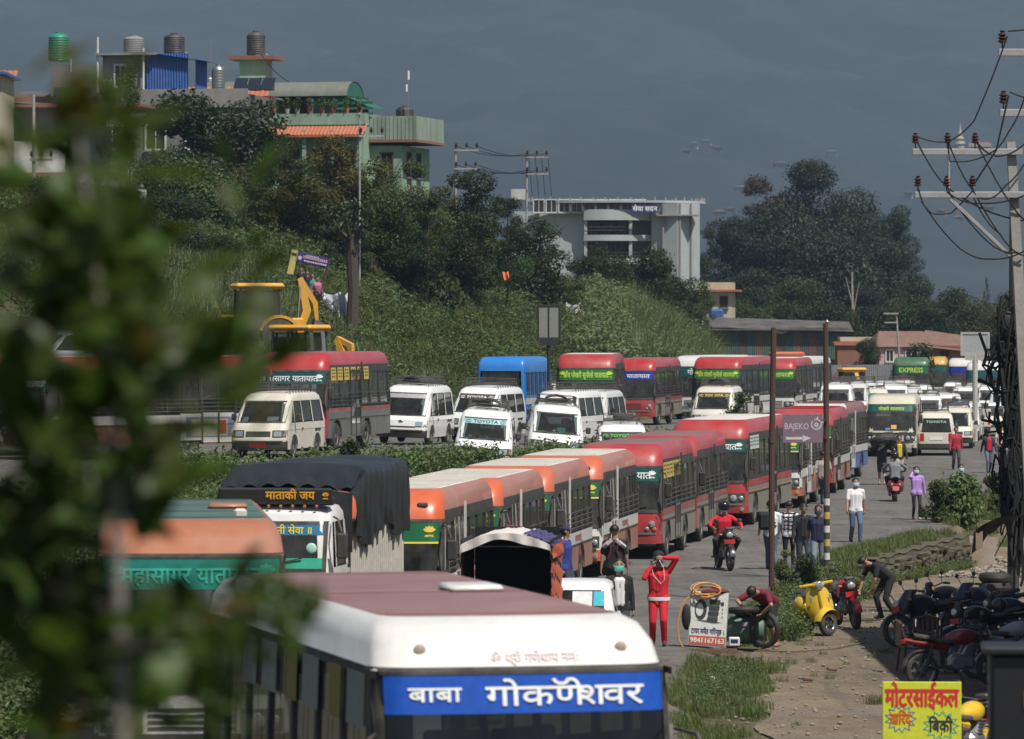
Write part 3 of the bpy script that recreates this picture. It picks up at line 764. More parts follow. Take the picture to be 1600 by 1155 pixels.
# ---------------------------------------------------------------- lorry with tarpaulin, covered cart, small car, pickups, diggers
TARP = mat('black_tarp', (.011, .011, .012), .38, dust=.18, scale=1.5, bump=.5, dustcol=(.09, .085, .08))
PALE_SLAT = mat('pale_slat', (.60, .57, .50), .6, dust=.4, scale=2)
def lorry(loc, rz):
 root = thing('lorry', 'white lorry with black tarpaulin over its slatted bed and orange words on its roof board', 'truck', loc, rz)
 W = 2.2; w = W / 2; H = 2.55
 lv = [(.45, w * .98, .05, 1.75), (.8, w, .0, 1.75), (1.2, w, .03, 1.75), (1.72, w * .99, .07, 1.75), (2.46, w * .94, .26, 1.75), (2.6, w * .92, .32, 1.75), (2.7, w * .86, .5, 1.7), (2.73, w * .75, .7, 1.6)]
 B = Body(lv, rc=.22, rr=.1)
 WH = paint('lorry_white', (.74, .73, .70), .3)
 b = MB(); B.shell(b, [(1, 0, 0, 1), (0, 0, 0, 0), (0, 0, 0, 0), (None, None, 0, 0), (0, 0, 0, 0), (0, 0, 0, 0), (0, 0, 0, 0)], 0)
 b.box((0, .9, 1.0), (W - .1, 1.4, .3), 2); b.box((0, 1.4, 1.8), (W - .2, .12, .8), 2)
 for sg in (-1, 1):
  for a in ((.55, .66, .66, .74), (1.5, 1.7, 1.5, 1.66)):
   q = side_pane(B, *a, 1.72, 2.46, .004, sg); b.add(q.v, q.f, 0)
 ob('cab', b.mesh('cab', [WH, DARKP, INTER]), root)
 m = w - .14
 ws = ob('windscreen', patch(B, -m, m, 1.68, 2.44, .004, nx=12, nz=3).mesh('windscreen', GLASS), root)
 b = MB()
 for a, c, e, f in ((-m, m, 1.65, 1.71), (-m, m, 2.42, 2.48), (-m - .03, -m + .03, 1.65, 2.48), (m - .03, m + .03, 1.65, 2.48)):
  q = patch(B, a, c, e, f, .012, nx=12); b.add(q.v, q.f)
 b.tube([B.front(-.2, 1.72, .03), B.front(.6, 1.88, .04)], .014, 4)
 ob('wiper', b.mesh('wiper', BLACK), ws)
 hb = ob('sun_strip', patch(B, -m + .02, m - .02, 2.25, 2.42, .010, nx=12, nz=1).mesh('sun_strip', mat('blue_film', (.02, .16, .30), .4)), ws)
 ob('lettering', text_mesh('lettering', 'नी सेवा ॥', .17, YELLOW_PRINT, fn=lambda x, z: B.front(.45 + x, 2.33 + z, .02)), hb)
 ob('dash_cover', patch(B, -m + .03, m - .03, 1.71, 1.88, .008, nx=12, nz=1).mesh('dash_cover', mat('sea_green_cloth', (.02, .34, .22), .6)), ws)
 b = MB()
 for sg in (-1, 1):
  def g(u, v): return (sg * (.35 + .45 * u), .75 + .03 * math.sin(u * 30), 1.84 + .4 * v)
  b.grid(24, 1, g)
 ob('curtain', b.mesh('curtain', mat('purple_curtain', (.25, .06, .24), .9)), root)
 b = MB(); b.ball((.75, .17, 2.04), .09, 10, 6, 0, (1, .2, 1)); ob('sticker', b.mesh('sticker', MINT), ws)
 for sg in (-1, 1): ob('side_window', side_pane(B, .66, 1.5, .74, 1.5, 1.74, 2.44, -.01, sg).mesh('side_window', GLASS), root)
 rb = MB(); rb.box((.1, .42, 2.89), (1.9, .10, .26), 0, .03); rb.box((.1, .60, 2.80), (1.9, .3, .14), 0, .03)
 rbo = ob('roof_board', rb.mesh('roof_board', mat('roof_board_black', (.02, .018, .016), .5)), root)
 ob('lettering', text_mesh('lettering', 'माताकी जय', .19, mat('gold_letters', (.75, .36, .03), .5), bold=.03, fn=lambda x, z: (.36 + x, .362, 2.90 + z)), rbo)
 eb = MB(); emblem(eb, lambda x, z: (x, .360, z), .95, 2.89, .07); ob('emblem', eb.mesh('emblem', mat('gold_letters', (.75, .36, .03), .5)), rbo)
 b = MB()
 for i in range(9): b.ball((-.8 + i * .2, .36, 2.72), .03, 6, 4)
 ob('roof_lamp', b.mesh('roof_lamp', AMBER), root)
 q = patch(B, -.9, .9, 1.12, 1.36, .014, nx=12, nz=1); ob('grille', q.mesh('grille', DARKP), root)
 ob('name_board', patch(B, -.35, .95, 1.40, 1.62, .016, nx=10, nz=1).mesh('name_board', WHITE_PRINT), root)
 for sg in (-1, 1):
  q = patch(B, sg * .62, sg * 1.0, .62, .86, .012, nx=3, nz=1); q.f = q.f if sg > 0 else [f[::-1] for f in q.f]; ob('headlight', q.mesh('headlight', LENS), root)
  mirror_arm(root, sg * (w - .02), .25, 2.3, 'lorry', .42)
  b = MB(); b.box((sg * (w - .0), .42, 1.25), (.05, .12, .36), 0, .02); ob('marker_lamp', b.mesh('marker_lamp', REDL), root)
 # load bed of upright slats
 y0, y1 = 1.95, 7.3
 b = MB(); b.box((0, (y0 + y1) / 2, .95), (W, y1 - y0, .16), 0, .02); b.box((0, (y0 + y1) / 2, .72), (.8, y1 - y0 + 1.4, .2), 1)
 bed = ob('load_bed', b.mesh('load_bed', [PALE_SLAT, DARKP]), root)
 def slat():
  b = MB(); b.box((0, 0, .55), (.035, .10, 1.1), 0, .008)
  b.add([(-.0175, -.05, 1.1), (.0175, -.05, 1.1), (.0175, .05, 1.1), (-.0175, .05, 1.1), (0, 0, 1.22)], [(0, 1, 4), (1, 2, 4), (2, 3, 4), (3, 0, 4)]); return b.mesh('slat', PALE_SLAT)
 n = 26
 for k in range(n):
  for sg in (-1, 1): ob('slat', cached('lorryslat', slat), bed, (sg * w, lerp(y0 + .06, y1 - .06, k / (n - 1)), 1.0), sc=(1, 1, 1.22))
 b = MB()
 for z in (1.25, 1.6, 1.95):
  for sg in (-1, 1): b.box((sg * (w - .045), (y0 + y1) / 2, z), (.05, y1 - y0, .07), 0)
 ob('rail', b.mesh('rail', PALE_SLAT), bed)
 # tarpaulin draped over hoops, pulled down at the front
 b = MB(); R = random.Random(3)
 nu, nv = 44, 30
 hs = [R.uniform(-1, 1) for _ in range(200)]
 def g(u, v):
  y = lerp(y0 - .1, y1 + .08, u)
  s = -1 + 2 * v; a = abs(s)
  top = 3.36 - (.40 * max(0, 1 - u / .22) ** 1.05)
  wid = w + .05
  if a < .42: x = s / .42 * wid * .985; z = top - .07 * (a / .42) ** 2 - .05 * math.sin(math.pi * u * 3) ** 2
  elif a < .5:
   t = (a - .42) / .08; x = math.copysign(wid * (.985 + .02 * t), s); z = top - .07 - .07 * t
  else:
   t = (a - .5) / .5; hem = 2.12 + .12 * math.sin(u * 9 + (3 if s > 0 else 0)) + .06 * math.sin(u * 23)
   x = math.copysign(wid * 1.01 + .03 + .035 * math.sin(u * 62 + t * 4 + hs[int(u * 40)] * .6) * (.3 + t), s); z = lerp(top - .14, hem, t)
  z += .02 * math.sin(13 * u + 7 * s)
  return (x, y, z)
 b.grid(nu * 2, nv, g)
 def gf(u, v):                                           # front flap with folds radiating from the ridge
  x = lerp(-w - .05, w + .05, u); t = v
  zz = 2.96 - .07 * ((2 * u - 1) ** 2); z = lerp(zz, 1.9, t)
  return (x, y0 - .1 - .05 - .10 * abs(math.sin(u * 17 + t * 2)) * t, z)
 b.grid(40, 8, gf)
 # ridge tent at the front: sheet rising from the cab to a ridge pole
 def gt(u, v):
  x = lerp(-w * 1.02, w * 1.02, u); z0 = 2.96 - .07 * (2 * u - 1) ** 2
  return (x, lerp(y0 - .12, y0 + 1.1, v), lerp(z0, 3.36 - .07 * (2 * u - 1) ** 2, v) + .09 * abs(math.sin(u * 21 + 3 * v)) * (1 - v))
 b.grid(30, 6, gt)
 ob('tarpaulin', b.mesh('tarpaulin', TARP, 60), root)
 for y in (.75, 5.2, 6.1):
  for sx in (1, -1): wheel(root, sx * (w - .14), y, .48, .26)
 return root
def covered_cart(loc, rz):
 root = thing('covered_cart', 'three-wheeled goods cart with an orange, white and blue cover open at its dark back', 'cart', loc, rz)
 W, Hh, L = 1.55, 2.28, 2.3; w = W / 2
 OR = mat('orange_canvas', (.62, .10, .03), .6, dust=.25, scale=2.2, bump=.5, var=.2); WC = mat('white_canvas', (.72, .66, .62), .6, dust=.3, scale=2); BC = mat('blue_canvas', (.045, .04, .16), .6, dust=.2, scale=2)
 R = random.Random(5)
 def hoop(v):
  a = -1 + 2 * v; s = abs(a)
  if s < .5: x = a / .5 * w * .97; z = Hh - .20 * (s / .5) ** 2.2
  else: x = math.copysign(w * (.97 + .06 * (s - .5)), a); z = lerp(Hh - .20, .55, (s - .5) / .5)
  return x, z
 def skin(v0, v1, mname, mt, y0=0.0, y1=L, off=0.0, n=18):
  b = MB()
  def g(u, v):
   x, z = hoop(lerp(v0, v1, v)); k = 1 + off
   wr = .022 * math.sin(v * 41 + u * 7) * math.sin(u * 13 + v * 9)
   return (x * k + wr, lerp(y0, y1, u), z + off * .6 + wr)
  b.grid(16, n, g); return ob(mname, b.mesh(mname, mt, 60), root)
 skin(.75, 1.0, 'side_sheet', OR); skin(0, .22, 'side_sheet', OR); skin(.22, .62, 'roof_sheet', WC); skin(.59, .765, 'roof_sheet', BC, off=.03)
 skin(.755, .79, 'hem', OR, -.02, L, .05, 4)
 b = MB()
 def g(u, v):
  x, z = hoop(lerp(.24, .76, u)); return (x * 1.01, -.05 - .03 * math.sin(u * 30) * v, z + .01 - .13 * v - .03 * math.sin(u * 11) * v)
 b.grid(30, 3, g); ob('valance', b.mesh('valance', WC, 60), root)
 b = MB();
 b.box((0, L / 2, .50), (W, L, .08), 0); b.box((0, L - .02, 1.4), (W - .1, .03, 1.8), 0)
 for sg in (-1, 1): b.box((sg * (w - .03), L / 2, 1.35), (.02, L - .1, 1.65), 0)
 b.box((0, L / 2, Hh - .22), (W - .12, L - .1, .02), 0)
 ob('lining', b.mesh('lining', mat('black_lining', (.008, .008, .008), .9)), root)
 b = MB(); b.box((0, L + .5, .75), (1.2, 1.0, .7), 0, .1); b.box((0, L + .6, 1.4), (1.1, .8, .7), 0, .12); ob('driver_cab', b.mesh('driver_cab', paint('cart_blue', (.04, .06, .20))), root)
 for sx in (1, -1):
  wheel(root, sx * (w - .12), .55, .28, .14)
  b = MB(); b.box((sx * (w - .1), -.03, .62), (.14, .04, .09), 0, .02); ob('tail_lamp', b.mesh('tail_lamp', REDL), root)
 wheel(root, .06, L + .75, .28, .12)
 return root
def small_car(loc, rz, label, col, name='small_car', cat='car', group=None, suv=False, sticker=True):
 """hatchback seen from behind or in front: lower body and glasshouse"""
 root = thing(name, label, cat, loc, rz, group)
 L, W, H = (3.5, 1.48, 1.45) if not suv else (4.2, 1.72, 1.72); w = W / 2; zb = H * .60
 lo = Body([(.22, w * .96, .06, L - .04), (.45, w, .0, L), (zb - .16, w, .06, L - .02), (zb - .06, w * .98, .14, L - .05), (zb, w * .93, .25, L - .10)], rc=.3, rr=.25, bul=.06)
 key = ('car', suv, col.name)
 f0 = .95 if not suv else 1.1
 hi = Body([(zb - .02, w * .92, f0, L - .12), (H - .16, w * .80, f0 + .62, L - .36), (H - .07, w * .76, f0 + .74, L - .44), (H - .02, w * .66, f0 + .95, L - .62), (H, w * .45, f0 + 1.2, L - .9)], rc=.2, rr=.16, bul=.05)
 def mk():
  b = MB(); lo.shell(b, [(1, 0, 1, 1), (0, 0, 0, 0), (0, 0, 0, 0), (0, 0, 0, 0)], 0, 2)
  hi.shell(b, [(None, None, None, 0), (0, 0, 0, 0), (0, 0, 0, 0), (0, 0, 0, 0)], 0)
  ym = (f0 + L) / 2 + .2
  for sg in (-1, 1):
   q = side_pane(hi, ym - .05, ym + .05, ym - .05, ym + .05, zb, H - .16, .004, sg); b.add(q.v, q.f, 0)
  b.box((0, L * .55, zb - .2), (W * .8, L * .5, .1), 2)
  for x in (-.33, .33):
   for y in (L * .52, L * .74): b.box((x, y, zb + .08), (.42, .12, .5), 2, .04)
  for y in (.7, L - .7):
   for sg in (-1, 1):
    vs = [(sg * (w + .004), y + .33 * math.cos(a), .30 + .33 * math.sin(a)) for a in [i * math.pi / 8 for i in range(16)]]
    b.add(vs, [tuple(range(16)) if sg > 0 else tuple(range(16))[::-1]], 2)
  return b.mesh('body', [col, col, BLACK], 40)
 ob('body', cached(key, mk), root)
 m = w * .66
 ob('windscreen', cached(key + ('w',), lambda: patch(hi, -m, m, zb + .03, H - .17, .004, nx=8, nz=2).mesh('windscreen', GLASS)), root)
 rw = ob('rear_window', cached(key + ('r',), lambda: patch(hi, -m, m, zb + .03, H - .17, .004, 'rear', 6, 2).mesh('rear_window', GLASS)), root)
 if sticker:
  ob('paper', patch(hi, -.06, .28, zb + .10, H - .18, .012, 'rear', 2, 1).mesh('paper', PAPER), rw)
  ob('sticker', patch(hi, .30, .48, zb + .16, H - .18, .012, 'rear', 2, 1).mesh('sticker', mat('cyan_sticker', (.03, .45, .58), .4)), rw)
 for sg in (-1, 1):
  ym = (f0 + L) / 2 + .2
  ob('side_window', cached(key + ('s', sg), lambda: side_pane(hi, f0 + .30, ym - .06, f0 + .75, ym - .06, zb + .03, H - .17, .003, sg).mesh('side_window', GLASS)), root)
  ob('side_window', cached(key + ('t', sg), lambda: side_pane(hi, ym + .06, L - .36, ym + .06, L - .56, zb + .03, H - .17, .003, sg).mesh('side_window', GLASS)), root)
  ob('tail_lamp', cached(key + ('tl', sg), lambda: patch(lo, sg * (w * .78) - .1, sg * (w * .78) + .1, .50, .68, .01, 'rear', 3, 1).mesh('tail_lamp', REDL)), root)
  q = patch(lo, sg * w * .55, sg * w * .92, .52, .68, .01, nx=4, nz=1); q.f = q.f if sg > 0 else [f[::-1] for f in q.f]
  ob('headlight', q.mesh('headlight', LENS), root)
  for y in (.7, L - .7): wheel(root, sg * (w - .08), y, .29 if not suv else .34, .18)
 ob('grille', patch(lo, -.35, .35, .46, .60, .01, nx=4, nz=1).mesh('grille', DARKP), root)
 return root
def pickup(loc, rz, label, col, group=None):
 """pickup seen from behind: cab, open bed with tailgate"""
 root = thing('pickup_truck', label, 'pickup', loc, rz, group)
 L, W = 4.9, 1.75; w = W / 2
 lo = Body([(.42, w * .96, .06, L), (.6, w, .0, L), (.98, w, .08, L), (1.08, w * .97, .2, L - .02)], rc=.3, rr=.08)
 hi = Body([(1.06, w * .94, 1.1, 3.0), (1.62, w * .82, 1.75, 2.9), (1.72, w * .78, 1.9, 2.85), (1.77, w * .6, 2.1, 2.7)], rc=.2, rr=.12)
 b = MB(); lo.shell(b, [(1, 0, 1, 1), (0, 0, 0, 0), (0, 0, 0, 0)], 0, 1); hi.shell(b, [(None, None, None, 0), (0, 0, 0, 0), (0, 0, 0, 0)], 0)
 ob('body', b.mesh('body', [col, DARKP]), root)
 b = MB()
 for sg in (-1, 1): b.box((sg * (w - .03), 3.95, 1.28), (.06, 1.8, .42), 0, .02); b.box((sg * (w - .1), 3.95, 1.62), (.05, 1.8, .05), 1)
 b.box((0, L - .04, 1.28), (W - .06, .06, .42), 0, .02); b.box((0, 3.1, 1.62), (W - .1, .05, .3), 1)
 ob('tailgate', b.mesh('tailgate', [col, RACK]), root)
 m = w * .66
 ob('windscreen', patch(hi, -m, m, 1.1, 1.6, .004).mesh('windscreen', GLASS), root); ob('rear_window', patch(hi, -m, m, 1.12, 1.58, .004, 'rear').mesh('rear_window', GLASSD), root)
 for sg in (-1, 1):
  ob('side_window', side_pane(hi, 1.45, 2.9, 1.9, 2.85, 1.1, 1.6, .003, sg).mesh('side_window', GLASS), root)
  q = patch(lo, sg * .78 - .06, sg * .78 + .06, .7, 1.0, .01, 'rear', 2, 1); ob('tail_lamp', q.mesh('tail_lamp', REDL), root)
  for y in (.85, 3.9): wheel(root, sg * (w - .1), y, .36, .2)
 q = patch(lo, -.7, .7, .46, .6, .03, 'rear', 3, 1); ob('rear_bumper', q.mesh('rear_bumper', DARKP), root)
 return root
JCB = mat('digger_yellow', (.72, .36, .025), .4, dust=.35, scale=1.5, var=.06)
def digger(loc, rz, label, boomfold=1.0, blank=None):
 """backhoe loader; local +x is its front, -x its back boom"""
 root = thing('backhoe_loader', label, 'digger', loc, rz, 'yellow backhoe loaders on the slope')
 b = MB()
 b.box((1.7, 0, 1.15), (1.9, .85, .75), 0, .1); b.box((.0, 0, .85), (3.4, .7, .4), 1, .05)
 b.box((2.62, 0, 1.1), (.08, .7, .6), 1, .02)
 ob('engine_cover', b.mesh('engine_cover', [JCB, DARKP]), root)
 b = MB()
 x0, x1, w = -.85, .85, .72
 for sx in (x0, 0.1, x1):
  for sg in (-1, 1): b.tube([(sx, sg * w, 1.05), (sx * .92, sg * w * .93, 2.55)], .05, 6)
 for sg in (-1, 1): b.tube([(x0, sg * w, 1.05), (x1, sg * w, 1.05)], .06, 6)
 b.tube([(x0, -w, 1.05), (x0, w, 1.05)], .06, 6); b.tube([(x1, -w, 1.05), (x1, w, 1.05)], .06, 6)
 b.box((0, 0, 1.0), (1.7, 1.4, .1), 0); b.box((-.1, 0, 1.45), (.5, .5, .12), 0, .04); b.box((-.3, 0, 1.75), (.14, .5, .6), 0, .04)
 ob('cab_frame', b.mesh('cab_frame', DARKP), root)
 for sg in (-1, 1):
  for xa, xb in ((x0, .1), (.1, x1)):
   b = MB(); b.add([(xa, sg * w, 1.1), (xb, sg * w, 1.1), (xb * .92, sg * w * .93, 2.5), (xa * .92, sg * w * .93, 2.5)], [(0, 1, 2, 3)]); ob('cab_window', b.mesh('cab_window', GLASS), root)
 for sx in (x0, x1):
  b = MB(); b.add([(sx, -w, 1.1), (sx, w, 1.1), (sx * .92, w * .93, 2.5), (sx * .92, -w * .93, 2.5)], [(0, 1, 2, 3)]); ob('cab_window', b.mesh('cab_window', GLASS), root)
 b = MB(); b.box((0, 0, 2.68), (2.0, 1.62, .24), 0, .1); ob('cab_roof', b.mesh('cab_roof', JCB), root)
 for sg in (-1, 1):
  b = MB()
  def g(u, v):
   a = lerp(math.pi * .98, math.pi * .08, u); return (-.75 + .86 * math.cos(a), sg * (.55 + .48 * v), .72 + .80 * math.sin(a))
  b.grid(12, 1, g);
  def g2(u, v):
   a = lerp(math.pi * .98, math.pi * .08, u); r = .86 - .12 * v; return (-.75 + r * math.cos(a), sg * 1.03, .72 + (.80 - .12 * v) * math.sin(a))
  b.grid(12, 1, g2); ob('mudguard', b.mesh('mudguard', JCB), root)
  t = wheel_y(root, -.75, sg * .80, .70, .42); wheel_y(root, 1.9, sg * .75, .42, .3)
 # front loader arms with the bucket on the ground
 b = MB()
 for sg in (-1, 1): b.tube([(.9, sg * .52, 1.35), (2.3, sg * .52, 1.25), (3.0, sg * .52, .5)], .1, 4)
 ob('loader_arm', b.mesh('loader_arm', JCB), root)
 b = MB(); pr = [(3.0, .75), (3.0, .1), (3.9, .05), (3.9, .12), (3.12, .2), (3.1, .75)]; b.prism([(x, z) for x, z in pr], 2.1, 0, 'y', -1.05)
 b.prism([(3.0, .75), (3.0, .1), (3.9, .05)], .05, 0, 'y', -1.05); b.prism([(3.0, .75), (3.0, .1), (3.9, .05)], .05, 0, 'y', 1.0)
 ob('bucket', b.mesh('bucket', mat('worn_steel', (.13, .12, .11), .5, dust=.5, metal=.5)), root)
 # folded boom behind
 k = boomfold
 b = MB(); b.box((-1.55, 0, .95), (.5, 1.3, .9), 0, .06); b.tube([(-1.75, 0, 1.0), (-2.0, 0, 1.7), (-1.75, 0, 3.0 * k)], [.2, .24, .16], 4); b.tube([(-1.72, .0, 3.0 * k), (-2.35, 0, 2.0), (-2.42, 0, 1.3)], [.16, .15, .1], 4)
 ob('boom', b.mesh('boom', JCB), root)
 b = MB(); b.tube([(-1.62, .16, 1.2), (-1.72, .16, 2.7 * k)], .055, 6, 0); b.tube([(-1.9, -.16, 2.9 * k), (-2.3, -.16, 2.1)], .05, 6, 0)
 ob('hydraulic_ram', b.mesh('hydraulic_ram', CHROME), root)
 b = MB(); b.prism([(-2.3, 1.35), (-2.65, 1.2), (-2.7, .8), (-2.35, .6), (-2.2, .75)], .6, 0, 'y', -.3); ob('digging_bucket', b.mesh('digging_bucket', MATS['worn_steel']), root)
 return root
def wheel_y(parent, x, y, r, w):
 t = wheel(parent, 0, 0, r, w); sg = 1 if y > 0 else -1
 t.location = (x, y, r); t.rotation_euler = (0, 0, math.pi / 2 * sg); return t
# ---------------------------------------------------------------- motorcycles
SPOKE = mat('alloy_grey', (.35, .35, .36), .35, metal=.7)
def motorcycle(label, loc, rz, col, group=None, lean=0.0, sport=False, style='commuter', steer=0.0, plate=None, lamp_on=False):
 """front towards local -y; wheels, fork, tank, seat, engine, exhaust, mirrors"""
 root = thing('motorcycle', label, 'motorcycle', loc, 0, group, (0, lean, rz))
 key = ('moto', sport, style)
 R = .30; yf, yr = -.66, .64
 def tyre():
  b = MB(); b.lathe([(R * .72, -.045), (R * .86, -.055), (R * .96, -.04), (R, 0), (R * .96, .04), (R * .86, .055), (R * .72, .045)], 24, 0, axis='x', cap=False); return b.mesh('tyre', TYRE)
 def rim():
  b = MB(); b.lathe([(R * .76, -.04), (R * .70, -.03), (R * .70, .03), (R * .76, .04)], 24, 0, axis='x', cap=False); b.lathe([(.05, -.06), (.05, .06)], 10, 0, axis='x')
  for i in range(6):
   a = math.pi / 3 * i; b.tube([(0, .03 * math.cos(a), .03 * math.sin(a)), (0, R * .72 * math.cos(a), R * .72 * math.sin(a))], .02, 4)
  b.lathe([(.13, .048), (.13, .055), (.05, .055), (.05, .048)], 14, 0, axis='x'); return b.mesh('rim', SPOKE)
 for y in (yf, yr):
  t = ob('wheel', cached('mtyre', tyre), root, (0, y, R)); ob('rim', cached('mrim', rim), t)
 def fork():
  b = MB()
  for sg in (-1, 1): b.tube([(sg * .09, yf, R), (sg * .09, yf + .27, .92)], [.028, .022], 6)
  b.box((0, yf + .24, .86), (.24, .09, .05), 0, .02)
  b.tube([(-.36, yf + .42, .99), (-.2, yf + .34, 1.01), (0, yf + .28, .96), (.2, yf + .34, 1.01), (.36, yf + .42, .99)], .014, 5)
  for sg in (-1, 1): b.tube([(sg * .24, yf + .36, 1.01), (sg * .36, yf + .42, .99)], .022, 6)
  return b.mesh('fork', DARKP)
 fk = ob('fork', cached('mfork', fork), root)
 def fender():
  b = MB()
  def g(u, v):
   a = lerp(.15 * math.pi, .95 * math.pi, u); s = -1 + 2 * v
   return (s * .07, yf + (R + .035) * math.cos(a), R + (R + .035 - .03 * s * s) * math.sin(a))
  b.grid(10, 4, g); return b.mesh('mudguard', col)
 ob('mudguard', fender(), root)
 def head():
  b = MB(); o = 0
  if sport:
   pr = []
   def g(u, v):
    a = lerp(0, 2 * math.pi, u); z = lerp(.60, 1.05, v); wd = .15 * (.5 + math.sin(math.pi * min(1, v * .9 + .12)) * .6); return (wd * math.cos(a), yf + .20 - .06 * v + .22 * v * v + .18 * math.sin(a) * (1 - .3 * v), z)
   b.grid(14, 6, g)
  else: b.ball((0, yf + .14, .86), .115, 12, 8, 0, (1, .8, 1)); b.box((0, yf + .17, .99), (.2, .1, .1), 0, .03)
  return b.mesh('headlamp_cowl', col if sport else DARKP)
 hc = ob('headlamp_cowl', head(), root)
 def lamp():
  b = MB(); b.ball((0, yf + .055 if not sport else yf + .0, .86 if not sport else .80), .085, 12, 6, 0, (1.0, .35, .8)); return b.mesh('headlight', LENS)
 ob('headlight', cached(key + ('lamp',), lamp), hc)
 def tank():
  b = MB()
  def g(u, v):
   y = lerp(-.36, .16, u); a = lerp(-.25 * math.pi, 1.25 * math.pi, v); k = math.sin(math.pi * (.12 + .80 * u)) ** .55
   return (.155 * k * math.cos(a), y, .80 + .03 * (1 - u) + .15 * k * math.sin(a))
  b.grid(10, 14, g);
  b.ball((0, -.36, .82), .05, 8, 5); b.ball((0, .15, .80), .08, 8, 5)
  if style == 'sport_red' or sport:
   for sg in (-1, 1): b.add([(sg * .17, -.42, .90), (sg * .19, -.30, .62), (sg * .16, -.05, .66), (sg * .15, -.10, .86)], [(0, 1, 2, 3)]); b.add([(sg * .172, -.42, .90), (sg * .192, -.30, .62), (sg * .162, -.05, .66), (sg * .152, -.10, .86)], [(3, 2, 1, 0)])
  return b.mesh('tank', col)
 ob('tank', tank(), root)
 def seat():
  b = MB()
  def g(u, v):
   y = lerp(.10, .80, u); a = lerp(-.1 * math.pi, 1.1 * math.pi, v); wd = .13 - .03 * u
   return (wd * math.cos(a), y, .745 + .07 * u * u + .06 * math.sin(a) + (.05 * sstep(.4, .55, u)))
  b.grid(12, 8, g); return b.mesh('seat', BLACK)
 ob('seat', cached('mseat', seat), root)
 def tail():
  b = MB()
  def g(u, v):
   y = lerp(.18, .95, u); a = lerp(0, 2 * math.pi, v); wd = .12 * (1 - .55 * u); return (wd * math.cos(a), y, .66 + .14 * u + .075 * (1 - .4 * u) * math.sin(a))
  b.grid(8, 10, g); return b.mesh('tail_panel', col)
 tp = ob('tail_panel', tail(), root)
 def tl():
  b = MB(); b.box((0, .955, .78), (.13, .04, .07), 0, .015); return b.mesh('tail_lamp', REDL)
 ob('tail_lamp', cached('mtl', tl), tp)
 def eng():
  b = MB(); b.box((0, -.08, .42), (.24, .44, .26), 0, .06); b.tube([(0, -.14, .50), (0, -.26, .72)], [.12, .10], 10)
  for i in range(5): b.box((0, -.17 - .024 * i, .54 + .04 * i), (.26, .2, .012), 0)
  for sg in (-1, 1): b.lathe([(.11, 0), (.10, sg * .03), (.03, sg * .04)], 12, 0, (sg * .12, .04, .38), 'x')
  b.tube([(0, -.40, .86), (0, -.30, .45), (0, .05, .25)], .03, 5, 1); b.tube([(0, -.36, .82), (0, .1, .70), (0, .78, .72)], .03, 5, 1)
  for sg in (-1, 1): b.tube([(sg * .11, yr, R), (sg * .09, .12, .36)], .026, 4, 1); b.tube([(sg * .12, yr - .02, R), (sg * .11, .48, .70)], .03, 6, 1)
  b.tube([(-.3, .12, .3), (.3, .12, .3)], .018, 5, 1); b.tube([(-.16, .05, .28), (-.26, .0, .02)], .014, 4, 1)
  return b.mesh('engine', [SPOKE if not sport else DARKP, DARKP])
 ob('engine', cached(key + ('eng',), eng), root)
 def exh():
  b = MB(); b.tube([(.06, -.28, .55), (.12, -.34, .36), (.15, -.1, .24), (.16, .25, .28)], .022, 6); b.tube([(.16, .22, .28), (.18, .40, .33), (.19, .82, .44)], [.03, .055, .05], 10); return b.mesh('exhaust', CHROME)
 ob('exhaust', cached('mexh', exh), root)
 def mir():
  b = MB()
  for sg in (-1, 1): b.tube([(sg * .2, yf + .34, 1.01), (sg * .27, yf + .30, 1.17)], .008, 4); b.ball((sg * .29, yf + .30, 1.20), .06, 8, 5, 0, (1.2, .35, .8))
  return b.mesh('wing_mirror', DARKP)
 ob('wing_mirror', cached('mmir', mir), root)
 def rf():
  b = MB()
  def g(u, v):
   a = lerp(.05 * math.pi, .75 * math.pi, u); s = -1 + 2 * v; return (s * .075, yr + (R + .05) * math.cos(a), R + (R + .05 - .03 * s * s) * math.sin(a))
  b.grid(8, 4, g); return b.mesh('rear_mudguard', DARKP)
 ob('rear_mudguard', cached('mrf', rf), root)
 b = MB(); b.box((0, yf + .06 if not sport else yf - .0, .70), (.26, .012, .10), 0); ob('number_plate', b.mesh('number_plate', plate or PLATE_R), root)
 for sg in (-1, 1):
  b = MB(); b.ball((sg * .19, yf + .2, .86), .035, 6, 4, 0, (1.3, 1, .8)); ob('indicator', b.mesh('indicator', AMBER), root)
 return root
